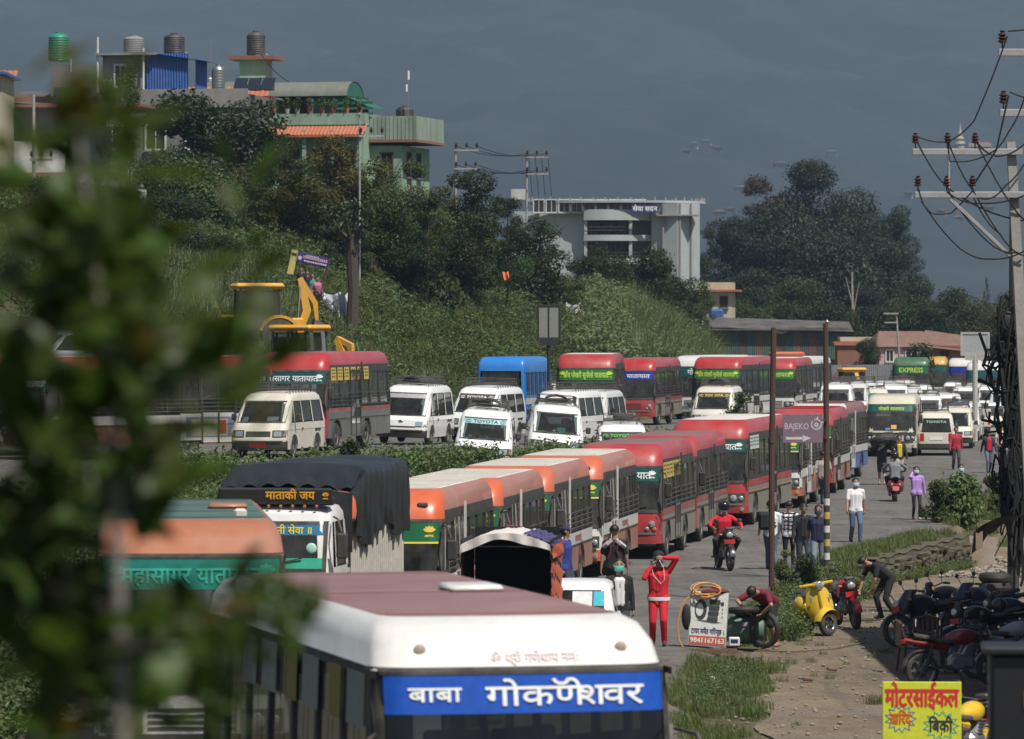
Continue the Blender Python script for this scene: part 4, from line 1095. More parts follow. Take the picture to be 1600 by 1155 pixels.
def scooter(label, loc, rz, col, lean=0.0, retro=True, group=None, steer=0.0):
 root = thing('scooter', label, 'scooter', loc, 0, group, (0, lean, rz))
 R = .235; yf, yr = -.62, .60
 def tyre():
  b = MB(); b.lathe([(R * .60, -.05), (R * .80, -.06), (R * .95, -.045), (R, 0), (R * .95, .045), (R * .80, .06), (R * .60, .05)], 24, 0, axis='x', cap=False); return b.mesh('tyre', TYRE)
 def rim():
  b = MB(); b.lathe([(R * .64, -.05), (R * .56, -.03), (R * .56, .03), (R * .64, .05)], 22, 0, axis='x', cap=False); b.lathe([(.05, -.07), (.05, .07)], 10, 0, axis='x')
  for i in range(5):
   a = 2 * math.pi / 5 * i
   for d in (-.14, .14): b.tube([(0, .03 * math.cos(a), .03 * math.sin(a)), (.03, R * .6 * math.cos(a + d), R * .6 * math.sin(a + d))], .016, 4)
  return b.mesh('rim', CHROME)
 for y in (yf, yr):
  t = ob('wheel', cached('styre', tyre), root, (0, y, R), (0, 0, steer if y < 0 else 0)); ob('rim', cached('srim', rim), t)
 b = MB()
 def g(u, v):                                   # front mudguard
  a = lerp(.0 * math.pi, .92 * math.pi, u); s = -1 + 2 * v; k = math.sin(math.pi * (.12 + .76 * u)) ** .4
  return (s * .115 * k, yf + (R + .06) * math.cos(a), R + .02 + (R + .07 - .07 * s * s) * math.sin(a))
 b.grid(14, 6, g); ob('mudguard', b.mesh('mudguard', col), root, (-yf * -math.sin(steer), yf - yf * math.cos(steer), 0), (0, 0, steer))
 b = MB()
 def g(u, v):                                   # leg shield, wide and curved, tapering to the column
  z = lerp(.28, .90, u); s = -1 + 2 * v; wd = .27 * (math.sin(math.pi * (.24 + .56 * u)) ** .8)
  return (s * wd, -.50 + .20 * (z - .28) + .16 * s * s - .03 * math.cos(s * 1.5), z)
 b.grid(12, 10, g)
 def g2(u, v):
  p = g(u, v); return (p[0] * .97, p[1] + .05, p[2])
 b.grid(12, 10, g2)
 b.tube([(0, -.55, .36), (0, -.47, .62), (0, -.39, .90)], [.045, .05, .05], 8)
 ob('leg_shield', b.mesh('leg_shield', col), root)
 b = MB(); b.box((0, -.445, .74), (.07, .03, .10), 0, .02)
 for sg in (-1, 1): b.box((sg * .19, -.42, .72), (.05, .03, .12), 0, .02)
 ob('trim', b.mesh('trim', LENS), root)
 b = MB(); b.box((0, -.34, .96), (.22, .22, .13), 0, .05); b.tube([(-.33, -.24, .98), (0, -.32, .98), (.33, -.24, .98)], .028, 6)
 hb = ob('handlebar', b.mesh('handlebar', col), root)
 b = MB(); b.ball((0, -.455, .965), .085, 12, 8, 0, (1, .45, 1)); ob('headlight', b.mesh('headlight', LENS), hb)
 b = MB()
 for sg in (-1, 1): b.tube([(sg * .26, -.26, .99), (sg * .34, -.28, 1.18)], .008, 4); b.ball((sg * .36, -.28, 1.21), .055, 8, 5, 0, (1.1, .4, .9))
 ob('wing_mirror', b.mesh('wing_mirror', DARKP), hb)
 b = MB(); b.box((0, -.1, .27), (.38, .62, .07), 0, .03); ob('footboard', b.mesh('footboard', DARKP), root)
 b = MB()
 for sg in (-1, 1): b.ball((sg * .13, .46, .50), .26, 14, 10, 0, (.62, 1.45, .85))
 b.box((0, .3, .48), (.26, .4, .36), 0, .08); ob('side_cowl', b.mesh('side_cowl', col), root)
 b = MB()
 def g(u, v):
  y = lerp(.05, .78, u); a = lerp(-.1 * math.pi, 1.1 * math.pi, v); return (.14 * math.cos(a) * (1 - .2 * u), y, .735 + .05 * math.sin(a) + .04 * sstep(.4, .6, u))
 b.grid(10, 8, g); ob('seat', b.mesh('seat', BLACK), root)
 b = MB(); b.box((0, .86, .56), (.12, .05, .09), 0, .02); ob('tail_lamp', b.mesh('tail_lamp', REDL), root)
 b = MB(); b.box((0, .88, .44), (.22, .02, .14), 0, .01); ob('number_plate', b.mesh('number_plate', mat('pink_plate', (.75, .22, .22), .5)), root)
 b = MB(); b.tube([(.17, .3, .22), (.2, .75, .30)], [.05, .055], 8); ob('exhaust', b.mesh('exhaust', DARKP), root)
 return root
# ================================================================ people
SKIN = mat('skin', (.36, .20, .13), .55, var=.08, scale=6); HAIR = mat('black_hair', (.012, .010, .009), .55, scale=20)
MASKB = mat('mask_blue', (.40, .58, .68), .8); MASKG = mat('mask_green', (.10, .48, .40), .8)
PENDING = []
def cloth(name, col, **k): return mat('cloth_' + name, col, .85, var=.10, scale=2, **k)
def ik(a, b, l1, l2, pole):
 a, b = Vector(a), Vector(b); d = b - a; D = d.length; mx = (l1 + l2) * .995
 if D > mx: b = a + d * (mx / D); d = b - a; D = mx
 n = d.normalized(); p = Vector(pole); p = (p - n * p.dot(n)); p = p.normalized() if p.length > 1e-5 else Vector((1, 0, 0))
 x = (l1 * l1 - l2 * l2 + D * D) / (2 * D); h = math.sqrt(max(0, l1 * l1 - x * x))
 return a + n * x + p * h, b
def person(label, loc, rz, top, bottom, shoe=None, h=1.70, lean=0.0, hip=None, feet=None, hands=None, head_turn=0.0, head_nod=0.0,
   sleeves='long', legs='long', mask=None, cap=None, helmet=None, hair='short', tlen=.0, under=None, vox=.0135, knee_pole=(0, -1, 0), elbow=None, group=None, slim=1.0, palm=None, band=None, seat=None):
 """one continuous figure from joints; front faces local -y. hands/feet: targets [left(+x viewer right), right]"""
 root = thing('person', label, 'person', loc, rz, group)
 s = h / 1.70
 hz = (hip if hip is not None else .90) * s
 pel = Vector((0, seat if seat else 0, hz))
 sp = Vector((0, -math.sin(lean), math.cos(lean)))
 side = Vector((1, 0, 0)); fw = Vector((0, -math.cos(lean), -math.sin(lean)))
 chest = pel + sp * .36 * s; neck = pel + sp * .52 * s
 hd = (sp * .8 + Vector((0, 0, .35))).normalized() if lean < .6 else sp
 hd = Matrix.Rotation(head_nod, 3, 'X') @ hd
 headc = neck + hd * .165 * s
 hf = Matrix.Rotation(head_turn, 3, 'Z') @ (Matrix.Rotation(head_nod, 3, 'X') @ (fw if lean >= .6 else Vector((0, -1, 0))))
 hf = (hf - hd * hf.dot(hd)).normalized(); hx = hd.cross(hf)
 feet = feet or [(.10, -.16), (-.10, .16)]
 hands = hands or [(.25, .10, .80), (-.25, -.12, .82)]
 C = []                                               # (p0, p1, r0, r1, material slot, sideways flattening partner)
 def cap_(a, b, r0, r1, m): C.append((Vector(a), Vector(b), r0 * s, r1 * s, m))
 T, Bm, Sk, Sh, U = 0, 1, 2, 3, 4
 # trunk: two columns side by side give an oval section
 for sx in (-1, 1):
  cap_(pel + side * sx * .065 * s - sp * .02, pel + side * sx * .07 * s + sp * .16 * s, .118 * slim, .108 * slim, T if tlen > 0 or True else Bm)
  cap_(pel + side * sx * .07 * s + sp * .14 * s, chest + side * sx * .085 * s, .108 * slim, .118 * slim, T)
  cap_(chest + side * sx * .085 * s, neck + side * sx * .10 * s - sp * .055 * s, .118 * slim, .075, T)
  cap_(neck - sp * .05 * s, neck + side * sx * .17 * s - sp * .06 * s, .06, .064, T)
  if tlen > 0: cap_(pel + side * sx * .07 * s, pel + side * sx * .085 * s - Vector((0, 0, tlen)), .118, .124, T)
  cap_(pel + side * sx * .07 * s - sp * .0, pel + side * sx * .075 * s - Vector((0, 0, .07)), .112 * slim, .105 * slim, Bm)
 cap_(pel + sp * .02 * s, pel + sp * .2 * s, .122 * slim, .118 * slim, T); cap_(pel + sp * .18 * s, chest, .118 * slim, .13 * slim, T); cap_(chest, neck - sp * .06 * s, .13 * slim, .08, T)
 if under:
  for sx in (-.035, .035): cap_(pel + side * sx * s + fw * .075 * s + sp * .04 * s, chest + side * sx * s + fw * .085 * s + sp * .08 * s, .06, .055, U)
 cap_(neck - sp * .04 * s, neck + hd * .07 * s, .056, .052, Sk)
 # head: skull, jaw, nose, ears
 cap_(headc + hd * .02 * s + hf * -.012, headc + hd * .045 * s, .088, .086, Sk)
 cap_(headc - hd * .055 * s + hf * .03 * s, headc + hd * .01 * s + hf * .02 * s, .056, .072, Sk)
 cap_(headc - hd * .01 * s + hf * .095 * s, headc + hd * .02 * s + hf * .085 * s, .016, .010, Sk)
 for sx in (-1, 1): cap_(headc + hx * sx * .088 * s - hd * .015, headc + hx * sx * .09 * s + hd * .02 * s, .016, .02, Sk)
 for k in (0, 1):
  sx = 1 if k == 0 else -1
  # leg
  hj = pel + side * sx * .09 * s - Vector((0, 0, .04 * s))
  f = feet[k]; ank = Vector((f[0], f[1], (f[2] if len(f) > 2 else 0) + .085 * s))
  kn, ank = ik(hj, ank, .43 * s, .415 * s, knee_pole if not isinstance(knee_pole, list) else knee_pole[k])
  if legs == 'short':
   cap_(hj, hj.lerp(kn, .98), .10 * slim, .082, Bm); cap_(hj.lerp(kn, .9), kn, .062, .056, Sk); cap_(kn, kn.lerp(ank, .4), .056, .056, Sk); cap_(kn.lerp(ank, .35), ank, .056, .038, Sk)
  else:
   kk = 1.0 if legs == 'long' else .78
   cap_(hj, kn, .102 * slim * (kk * .4 + .6), .068 * kk, Bm); cap_(kn, kn.lerp(ank, .35), .068 * kk, .066 * kk, Bm); cap_(kn.lerp(ank, .3), ank + Vector((0, 0, .02)), .066 * kk, .056 * kk, Bm)
  ft = Vector((0, -1, 0)) if len(f) < 4 else Vector((math.sin(f[3]), -math.cos(f[3]), 0))
  cap_(ank - Vector((0, 0, .035 * s)) - ft * .04 * s, ank - Vector((0, 0, .045 * s)) + ft * .13 * s, .046, .038, Sh)
  # arm
  sj = neck + side * sx * .185 * s - sp * .065 * s
  ht = Vector(hands[k]); pole = (elbow[k] if elbow else (sx * .5, 1, -.2))
  el, wr = ik(sj, ht, .285 * s, .25 * s, pole)
  if sleeves == 'long':
   cap_(sj, el, .062, .052, T); cap_(el, el.lerp(wr, .97), .052, .040, T)
  elif sleeves == 'short':
   cap_(sj, sj.lerp(el, .72), .066, .062, T); cap_(sj.lerp(el, .6), el, .044, .040, Sk); cap_(el, wr, .041, .029, Sk)
  else:
   cap_(sj, el, .046, .04, Sk); cap_(el, wr, .041, .029, Sk)
  # hand: palm, four unequal bent fingers, thumb from the side
  ax = (wr - el).normalized()
  if palm and palm[k]: ax = (ax * .3 + Vector(palm[k])).normalized()
  nrm = Vector((sx, .0, 0)); nrm = (nrm - ax * nrm.dot(ax)); nrm = nrm.normalized() if nrm.length > .01 else Vector((0, 1, 0))
  ac = ax.cross(nrm);
  if ac.dot(Vector((0, -1, 0))) < 0: ac = -ac      # thumb side forward
  pc = wr + ax * .05 * s
  for q in (-.024, -.008, .008, .024): cap_(wr + ax * .012 + ac * q * .7, wr + ax * .085 * s + ac * q * 1.25, .014, .013, Sk)
  for q, ln in ((-.031, .055), (-.0105, .07), (.0105, .075), (.031, .066)):
   b0 = wr + ax * .085 * s + ac * q; b1 = b0 + (ax * .8 - nrm * .45) * ln * .55 * s; b2 = b1 + (ax * .35 - nrm * .9) * ln * .5 * s
   cap_(b0, b1, .0105, .0095, Sk); cap_(b1, b2, .0095, .0085, Sk)
  t0 = wr + ax * .03 * s + ac * .03; t1 = t0 + (ax * .6 + ac * .7 - nrm * .2) * .04; t2 = t1 + (ax * .9 - nrm * .35) * .032
  cap_(t0, t1, .013, .012, Sk); cap_(t1, t2, .012, .010, Sk)
 mats = [top, bottom, SKIN, shoe or SHOE, under or top, band or top]
 PENDING.append((root, C, mats, vox))
 # hair / cap / helmet, face mask and eyes are worn pieces
 R = Matrix((hx, -hf, hd)).transposed().to_4x4()
 def place(b, nm, mm, ang=50):
  M = Matrix.Translation(headc) @ R @ Matrix.Scale(s, 4); b.xf(M); return ob(nm, b.mesh(nm, mm, ang), root)
 if helmet:
  b = MB(); b.ball((0, .005, .045), .142, 16, 12, 0, (1, 1.08, 1.02)); b.v = [(x, y, z if z > -.07 else -.07) for x, y, z in b.v]
  hh = place(b, 'helmet', helmet)
  b = MB()
  def g(u, v):
   a = lerp(-.95, .95, u); z = lerp(.0, .085, v); r = .150; return (r * math.sin(a), -r * 1.05 * math.cos(a), z)
  b.grid(10, 3, g); place(b, 'visor', mat('visor_black', (.01, .011, .012), .08))
 elif cap:
  b = MB(); b.ball((0, .01, .055), .106, 14, 8, 0, (1, 1.1, .85)); b.v = [(x, y, max(z, .045)) for x, y, z in b.v]
  b.grid(8, 3, lambda u, v: (lerp(-.075, .075, u), -.085 - .10 * v * (1 - (2 * u - 1) ** 2 * .5), .05 - .012 * v - .01 * (2 * u - 1) ** 2)); place(b, 'cap', cap)
  b = MB(); b.ball((0, .03, .005), .097, 12, 8, 0, (1, .95, .8)); b.v = [(x, max(y, -.01), z) for x, y, z in b.v]; place(b, 'hair', HAIR)
 else:
  b = MB()
  def g(u, v):
   a = 2 * math.pi * u; t = lerp(.02, 1.0, v); fr = (1 + math.cos(a - math.pi / 2 * 3)) / 2       # fr=1 at the face
   ph = t * lerp(1.95, .98, fr ** 1.5); r = .0995 + .006 * math.sin(a * 7 + v * 9) * v
   return (r * math.sin(ph) * math.cos(a) * .98, .012 + r * 1.05 * math.sin(ph) * math.sin(a), .038 + r * 1.02 * math.cos(ph))
  b.grid(20, 7, g)
  if hair == 'long':
   b.tube([(0, .09, .07), (0, .13, .0), (.02, .11, -.14), (.03, .10, -.26)], [.05, .06, .045, .012], 8)
   for sx in (-1, 1): b.tube([(sx * .085, -.01, .07), (sx * .095, .0, -.04), (sx * .085, .01, -.12)], [.025, .026, .008], 6)
  place(b, 'hair', HAIR)
 if mask:
  b = MB()
  def g(u, v):
   a = lerp(-1.2, 1.2, u); z = lerp(-.088, .008, v); k = 1 - ((v - .5) * 1.5) ** 2 * .22
   return (.093 * math.sin(a), -.030 - .083 * k * math.cos(a) - .004 * math.sin(v * 18), z)
  b.grid(10, 6, g)
  for sx in (-1, 1): b.tube([(sx * .085, -.055, -.005), (sx * .098, .0, .01)], .004, 3)
  place(b, 'face_mask', mask)
 b = MB()
 for sx in (-1, 1): b.ball((sx * .032, -.089, .022), .011, 8, 5, 0, (1.3, .6, .7)); b.box((sx * .033, -.098, .043), (.034, .01, .007), 0)
 place(b, 'eyes', mat('eye_dark', (.015, .012, .010), .3))
 return root, dict(head=headc, neck=neck, pel=pel, chest=chest, s=s, sp=sp, fw=fw)
def finish_people():
 todo = []
 for root, C, mats, vox in PENDING:
  V = []; Fc = []
  for (a, b, r0, r1, m) in C:
   d = b - a; L = d.length
   if L < 1e-4: d = Vector((0, 0, 1e-3)); L = 1e-3
   z = d / L; x = z.cross(Vector((.31, .2, .93))); x = x.normalized() if x.length > .05 else Vector((1, 0, 0)); y = z.cross(x)
   n = 10; o = len(V); rows = []
   for ph in (-80, -45, -8): rows.append((a + z * r0 * math.sin(math.radians(ph)), r0 * math.cos(math.radians(ph))))
   for ph in (8, 45, 80): rows.append((b + z * r1 * math.sin(math.radians(ph)), r1 * math.cos(math.radians(ph))))
   for c, r in rows:
    for j in range(n):
     t = 2 * math.pi * j / n; V.append(c + x * r * math.cos(t) + y * r * math.sin(t))
   for i in range(5):
    for j in range(n): Fc.append((o + i * n + j, o + i * n + (j + 1) % n, o + (i + 1) * n + (j + 1) % n, o + (i + 1) * n + j))
   Fc.append(tuple(o + j for j in range(n))[::-1]); Fc.append(tuple(o + 5 * n + j for j in range(n)))
  me = bpy.data.meshes.new('body'); me.from_pydata([tuple(v) for v in V], [], Fc)
  o = bpy.data.objects.new('body', me); COL.objects.link(o)
  rm = o.modifiers.new('r', 'REMESH'); rm.mode = 'VOXEL'; rm.voxel_size = vox; rm.use_smooth_shade = True
  sm = o.modifiers.new('s', 'SMOOTH'); sm.factor = .5; sm.iterations = 2
  todo.append((o, root, C, mats))
 dg = bpy.context.evaluated_depsgraph_get(); dg.update()
 for o, root, C, mats in todo:
  me = bpy.data.meshes.new_from_object(o.evaluated_get(dg))
  nf = len(me.polygons); ce = np.empty(nf * 3); me.polygons.foreach_get('center', ce); ce = ce.reshape(-1, 3)
  best = np.full(nf, 1e9); lab = np.zeros(nf, dtype=np.int32)
  for (a, b, r0, r1, m) in C:
   A = np.array(a); D = np.array(b - a); L2 = max(1e-9, D @ D)
   t = np.clip(((ce - A) @ D) / L2, 0, 1); dist = np.linalg.norm(ce - (A + t[:, None] * D), axis=1) - (r0 + (r1 - r0) * t)
   k = dist < best; best[k] = dist[k]; lab[k] = m
  old = o.data; o.modifiers.clear(); me.name = 'body'; o.data = me; bpy.data.meshes.remove(old)
  me.materials.clear()
  for mm in mats: me.materials.append(mm)
  me.polygons.foreach_set('material_index', lab); me.polygons.foreach_set('use_smooth', [True] * nf); me.update()
  o.parent = root
SHOE = mat('dark_shoe', (.03, .028, .028), .6)
# ================================================================ terrain
IP = np.interp
def zup(Y): return IP(Y, [90, 140, 147, 224, 300, 400], [1.6, 2.0, 2.0, 1.2, .3, 0])
def xc(Y): return IP(Y, [20, 100, 140, 180, 230, 250, 300, 500, 700], [-22, -12.2, -5.4, 1.4, 10, 13.5, 21.5, 40, 55])
def xur(Y): return IP(Y, [20, 90, 120, 131, 138, 143, 150, 180, 230, 250, 300, 500], [-30, -16, -9.6, -6.2, -2.8, .8, 3.1, 7.2, 15.6, 18.6, 26, 46])
def xl(Y): return IP(Y, [20, 57, 88, 112, 140, 180, 230, 250, 300, 500], [-7.2, -7.2, -4.6, -.8, 3.9, 10.2, 17.4, 20.2, 27.2, 47.5])
def xr(Y): return IP(Y, [20, 40, 75, 87, 105, 113, 121.6, 134, 150, 174, 200, 250, 300, 500], [2.2, 2.2, 2.6, 3.7, 6.0, 7.4, 8.75, 12.1, 13.6, 18.2, 22.6, 29, 35, 58])
def np_ss(a, b, x):
 t = np.clip((x - a) / (b - a), 0, 1); return t * t * (3 - 2 * t)
def hb(X, Y):
 X = np.asarray(X, dtype=float); Y = np.asarray(Y, dtype=float)
 U, C, L, Rr = xur(Y), xc(Y), xl(Y), xr(Y)
 ca = .08 * np.clip(X - (U - 5.5), 0, 5.5) * np_ss(118, 132, Y) * (1 - np_ss(172, 190, Y))
 z = (zup(Y) - ca) * (1 - np_ss(0, 1, (X - U) / np.maximum(.6, L - U)))
 s = np.maximum(0, (C - 5.8) - X) * np_ss(142, 172, Y)
 hill = IP(s, [0, 3, 6, 9, 12, 15, 18, 22, 30, 60, 300], [0, .8, 2.2, 3.8, 5.6, 7.2, 8.6, 9.8, 10.8, 12, 18])
 z = z + hill
 yd = IP(Y, [0, 92, 118, 134, 139, 146], [0, 0, -.55, -.85, -.7, -.05]) * np_ss(.15, .65, X - Rr)
 return z + yd + IP(Y, [20, 70, 92], [.36, .36, 0]) * (1 - np_ss(-.6, .4, X - Rr))
def Z(X, Y): return float(hb(X, Y))
def wn(X, Y, s=0):
 """smooth land noise"""
 return (np.sin(X * .9 + 1.3 * np.sin(Y * .31 + s)) * np.cos(Y * .53 + 1.7 * np.sin(X * .41 + 2 * s)) + .5 * np.sin(X * 2.3 + Y * 1.7 + s) * np.cos(Y * 2.1 - X * .8))
def onroad(X, Y):
 lo = np_ss(-.4, .2, X - xl(Y)) * (1 - np_ss(-.2, .4, X - xr(Y))) * (Y < 480)
 lf = IP(Y, [120, 150, 166, 310], [-60, -50, 0, 0]) + xc(Y) - 6
 up = np_ss(-.4, .2, X - lf) * (1 - np_ss(-.3, .3, X - xur(Y))) * (Y > 122) * (Y < 470)
 return np.maximum(lo, up)
def grid_obj(name, us, vs, fn, m, kind='structure'):
 nu, nv = len(us), len(vs)
 A, B = np.meshgrid(us, vs); X, Y, Zz = fn(A, B)
 co = np.stack([X, Y, Zz], -1).reshape(-1, 3)
 i = np.arange((nu - 1) * (nv - 1)); r, c = i // (nu - 1), i % (nu - 1); a = r * nu + c
 me = np_mesh(name, co, np.stack([a, a + 1, a + nu + 1, a + nu], 1), m, True)
 return ob(name, me, kind=kind)
def np_mesh(name, co, faces, m, smooth=False):
 me = bpy.data.meshes.new(name); nf, k = faces.shape
 me.vertices.add(len(co)); me.vertices.foreach_set('co', co.astype(np.float32).ravel())
 me.loops.add(nf * k); me.loops.foreach_set('vertex_index', faces.astype(np.int32).ravel())
 me.polygons.add(nf); me.polygons.foreach_set('loop_start', np.arange(nf, dtype=np.int32) * k)
 me.polygons.foreach_set('use_smooth', np.full(nf, smooth))
 me.update(calc_edges=True); me.materials.append(m); return me
# ground materials
def groundmat(name, cols, scale, bump=.5, rough=.95, bd=.05, track=None):
 m, nt, N, L, b = _new(name)
 n1 = _coord(N, L, scale, 8, rough=.65); n2 = _coord(N, L, scale * 9, 5); n3 = _coord(N, L, scale * 40, 3)
 c = _mix(N, L, _ramp(N, L, n1.outputs[0], .38, .62), cols[0], cols[1])
 c = _mix(N, L, _ramp(N, L, n2.outputs[0], .48, .68), c, cols[2])
 c = _mix(N, L, _mul(N, L, _ramp(N, L, n3.outputs[0], .55, .7), .5), c, cols[3])
 if track:
  n4 = _coord(N, L, 1.0, 4, sc3=track); n5 = _coord(N, L, .33, 8, rough=.72)
  c = _mix(N, L, _mul(N, L, _ramp(N, L, n4.outputs[0], .52, .70), .45), c, (.07, .066, .062)); c = _mix(N, L, _mul(N, L, _ramp(N, L, n5.outputs[0], .54, .60), .6), c, (.185, .165, .138)); c = _mix(N, L, _mul(N, L, _ramp(N, L, n5.outputs[0], .41, .36), .55), c, (.06, .056, .05))
  vo = N.new('ShaderNodeTexVoronoi'); vo.feature = 'DISTANCE_TO_EDGE'; vo.inputs['Scale'].default_value = .28; tc = N.new('ShaderNodeTexCoord'); va = N.new('ShaderNodeVectorMath'); va.operation = 'ADD'; L.new(tc.outputs['Object'], va.inputs[0]); L.new(n2.outputs['Color'], va.inputs[1]); L.new(va.outputs[0], vo.inputs['Vector'])
  c = _mix(N, L, _mul(N, L, _ramp(N, L, vo.outputs['Distance'], .016, .004), .55 if rough < .9 else .2), c, (.035, .033, .03))
 L.new(c, b.inputs['Base Color']); b.inputs['Roughness'].default_value = rough; b.inputs['Specular IOR Level'].default_value = .25
 a = N.new('ShaderNodeMath'); a.operation = 'ADD'; L.new(n2.outputs[0], a.inputs[0]); L.new(n3.outputs[0], a.inputs[1]); _bump(N, L, b, a.outputs[0], bump, bd)
 MATS[name] = m; return m
SOIL = groundmat('grassy_soil', ((.10, .088, .050), (.075, .082, .035), (.13, .105, .068), (.045, .050, .022)), .35)
ASPH = groundmat('dusty_asphalt', ((.142, .132, .120), (.112, .105, .097), (.165, .150, .130), (.080, .076, .070)), .22, .35, .85, .012, (2.2, .06, 1))
DIRT = groundmat('yard_dirt', ((.24, .188, .132), (.145, .110, .076), (.215, .172, .122), (.070, .054, .039)), .42, 1.0, .95, .05, (1.6, .12, 1))
vs = np.concatenate([np.linspace(14, 330, 520), np.geomspace(333, 2500, 100)])
us = np.linspace(-1, 1, 300)
def gfn(U, V):
 X = U * (34 + .25 * V); r = onroad(X, V)
 yard = np_ss(-.1, .3, X - xr(V)) * (V < 145) * (1 - np_ss(24, 28, X))
 return X, V, hb(X, V) - .07 * np.maximum(r, yard) + (1 - np.maximum(r, yard)) * .10 * wn(X, V)
grid_obj('ground', us, vs, gfn, SOIL)
def strip(name, vs, fl, fr, n, m, dz):
 grid_obj(name, np.linspace(0, 1, n), vs, lambda U, V: (lerp(fl(V), fr(V), U), V, hb(lerp(fl(V), fr(V), U), V) + dz - .03 * (np.abs(U - .5) > .49)), m)
strip('lower_road', np.linspace(18, 480, 460), lambda Y: xl(Y) - .3, lambda Y: xr(Y) + .12 + .18 * np.sin(Y * 1.7) * np.cos(Y * .63), 40, ASPH, .0)
strip('upper_road', np.linspace(122, 468, 330), lambda Y: IP(Y, [120, 150, 166, 310], [-50, -40, 0, 0]) + xc(Y) - 6, lambda Y: xur(Y) - .1, 40, ASPH, .004)
strip('dirt_yard', np.linspace(40, 146, 200), lambda Y: xr(Y) + .05 + IP(Y, [60, 74, 86, 100, 112, 120], [.9, 1.2, .35, 1.3, 1.0, 0]) + .15 * np.sin(Y * 1.3), lambda Y: xr(Y) * 0 + 27, 60, DIRT, -.012)
# ---------------------------------------------------------------- far mountain, hazy air
def mountmat():
 m, nt, N, L, b = _new('hazed_forest_mountain')
 n1 = _coord(N, L, .006, 10, rough=.68); n2 = _coord(N, L, .05, 6)
 c = _mix(N, L, _ramp(N, L, n1.outputs[0], .40, .62), (.010, .018, .022), (.022, .034, .036))  # forest tones shifted to blue, standing in for part of the distance haze
 c = _mix(N, L, _ramp(N, L, n2.outputs[0], .52, .7), c, (.014, .022, .024))
 L.new(c, b.inputs['Base Color']); b.inputs['Roughness'].default_value = 1; return m
mv = np.linspace(2200, 4300, 130); mu = np.linspace(-1500, 1500, 200)
def mfn(U, V):
 t = (V - 2200) / 2100
 r = 10 * np.sin(U * .011 + 1) + 16 * np.sin(U * .0047 + V * .003) + 9 * np.sin(U * .021 - V * .013) + 5 * np.sin(U * .043 + V * .031) + 3 * np.sin(U * .09 - V * .07)
 return U, V, -6 + 415 * t ** 1.10 + r * np.clip(t * 3, 0, 1) * (1.15 - .5 * t)
grid_obj('mountain', mu, mv, mfn, mountmat())
def mz(x, y):
 return float(mfn(np.array(float(x)), np.array(float(y)))[2])
def haze():
 b = MB(); z0, z1 = -9.0, 490.0
 b.box((0, 2180, (z0 + z1) / 2), (3100, 4420, z1 - z0))
 m = bpy.data.materials.new('haze_air'); m.use_nodes = True; nt = m.node_tree
 nt.nodes.remove(nt.nodes['Principled BSDF'])
 pv = nt.nodes.new('ShaderNodeVolumePrincipled'); pv.inputs['Color'].default_value = (.56, .76, 1.0, 1); pv.inputs['Density'].default_value = HAZE_D; pv.inputs['Anisotropy'].default_value = .15
 nt.links.new(pv.outputs[0], nt.nodes['Material Output'].inputs['Volume'])
 o = ob('haze', b.mesh('haze', m)); o['kind'] = 'stuff'
HAZE_D = .00013
haze()
# ================================================================ plants
def leaf_cloud(rng, n, lobes, size, flat=.35, hollow=.55, aspect=.55, droop=0.0, bend=.25):
 """n rhombus leaves spread through ellipsoid lobes [(centre, radii, weight)]; returns coords and quads"""
 w = np.array([l[2] for l in lobes], float); w /= w.sum(); which = rng.choice(len(lobes), n, p=w)
 C = np.array([l[0] for l in lobes])[which]; Rd = np.array([l[1] for l in lobes])[which]
 d = rng.normal(size=(n, 3)); d /= np.linalg.norm(d, axis=1)[:, None]
 r = hollow + (1 - hollow) * rng.random(n) ** .6
 P = C + d * Rd * r[:, None] * (1 + .12 * rng.normal(size=(n, 1)))
 nrm = d * .7 + rng.normal(size=(n, 3)) * .6 + np.array([0, 0, flat]); nrm /= np.linalg.norm(nrm, axis=1)[:, None]
 t = rng.normal(size=(n, 3)); t[:, 2] -= droop; t -= nrm * (t * nrm).sum(1)[:, None]; t /= np.linalg.norm(t, axis=1)[:, None]
 b = np.cross(nrm, t); s = size * (.6 + .8 * rng.random(n))[:, None]
 V = np.stack([P - t * s * .5, P + b * s * aspect * .5 + nrm * s * bend * .3, P + t * s * .5 - nrm * s * bend * .3, P - b * s * aspect * .5 + nrm * s * bend * .3], 1).reshape(-1, 3)
 return V, np.arange(n * 4).reshape(-1, 4)
L_DARK = leafmat('leaf_dark', (.020, .036, .011), (.040, .061, .016), (.066, .084, .024))  # leaf colour darkened to carry cloud shade over the hill trees
L_MID = leafmat('leaf_mid', (.045, .075, .018), (.078, .112, .028), (.115, .135, .035))
L_OLIVE = leafmat('leaf_olive', (.060, .074, .020), (.092, .106, .026), (.15, .125, .026))
L_YEL = leafmat('leaf_yellowing', (.075, .09, .022), (.14, .125, .022), (.20, .14, .02))
L_EUC = leafmat('leaf_grey_green', (.024, .040, .022), (.042, .060, .030), (.058, .072, .034), scale=.12)
L_BROWN = leafmat('leaf_brown', (.085, .055, .032), (.06, .06, .028), (.12, .07, .04))
L_WEED = leafmat('weed_green', (.10, .145, .042), (.14, .19, .07), (.17, .21, .09), scale=1.2)
L_GRASS = leafmat('grass_green', (.085, .125, .028), (.14, .175, .045), (.22, .20, .085), scale=1.5)
L_BAMB = leafmat('bamboo_green', (.12, .17, .06), (.17, .21, .085), (.21, .235, .11), scale=.5)
L_CON = leafmat('conifer_green', (.045, .055, .018), (.075, .075, .022), (.09, .085, .03))
BARK = mat('bark', (.075, .058, .042), .95, scale=3, var=.35, bump=.6, streak=(3, 3, .6))
PALEBARK = mat('pale_bark', (.30, .27, .22), .9, scale=2, var=.3)
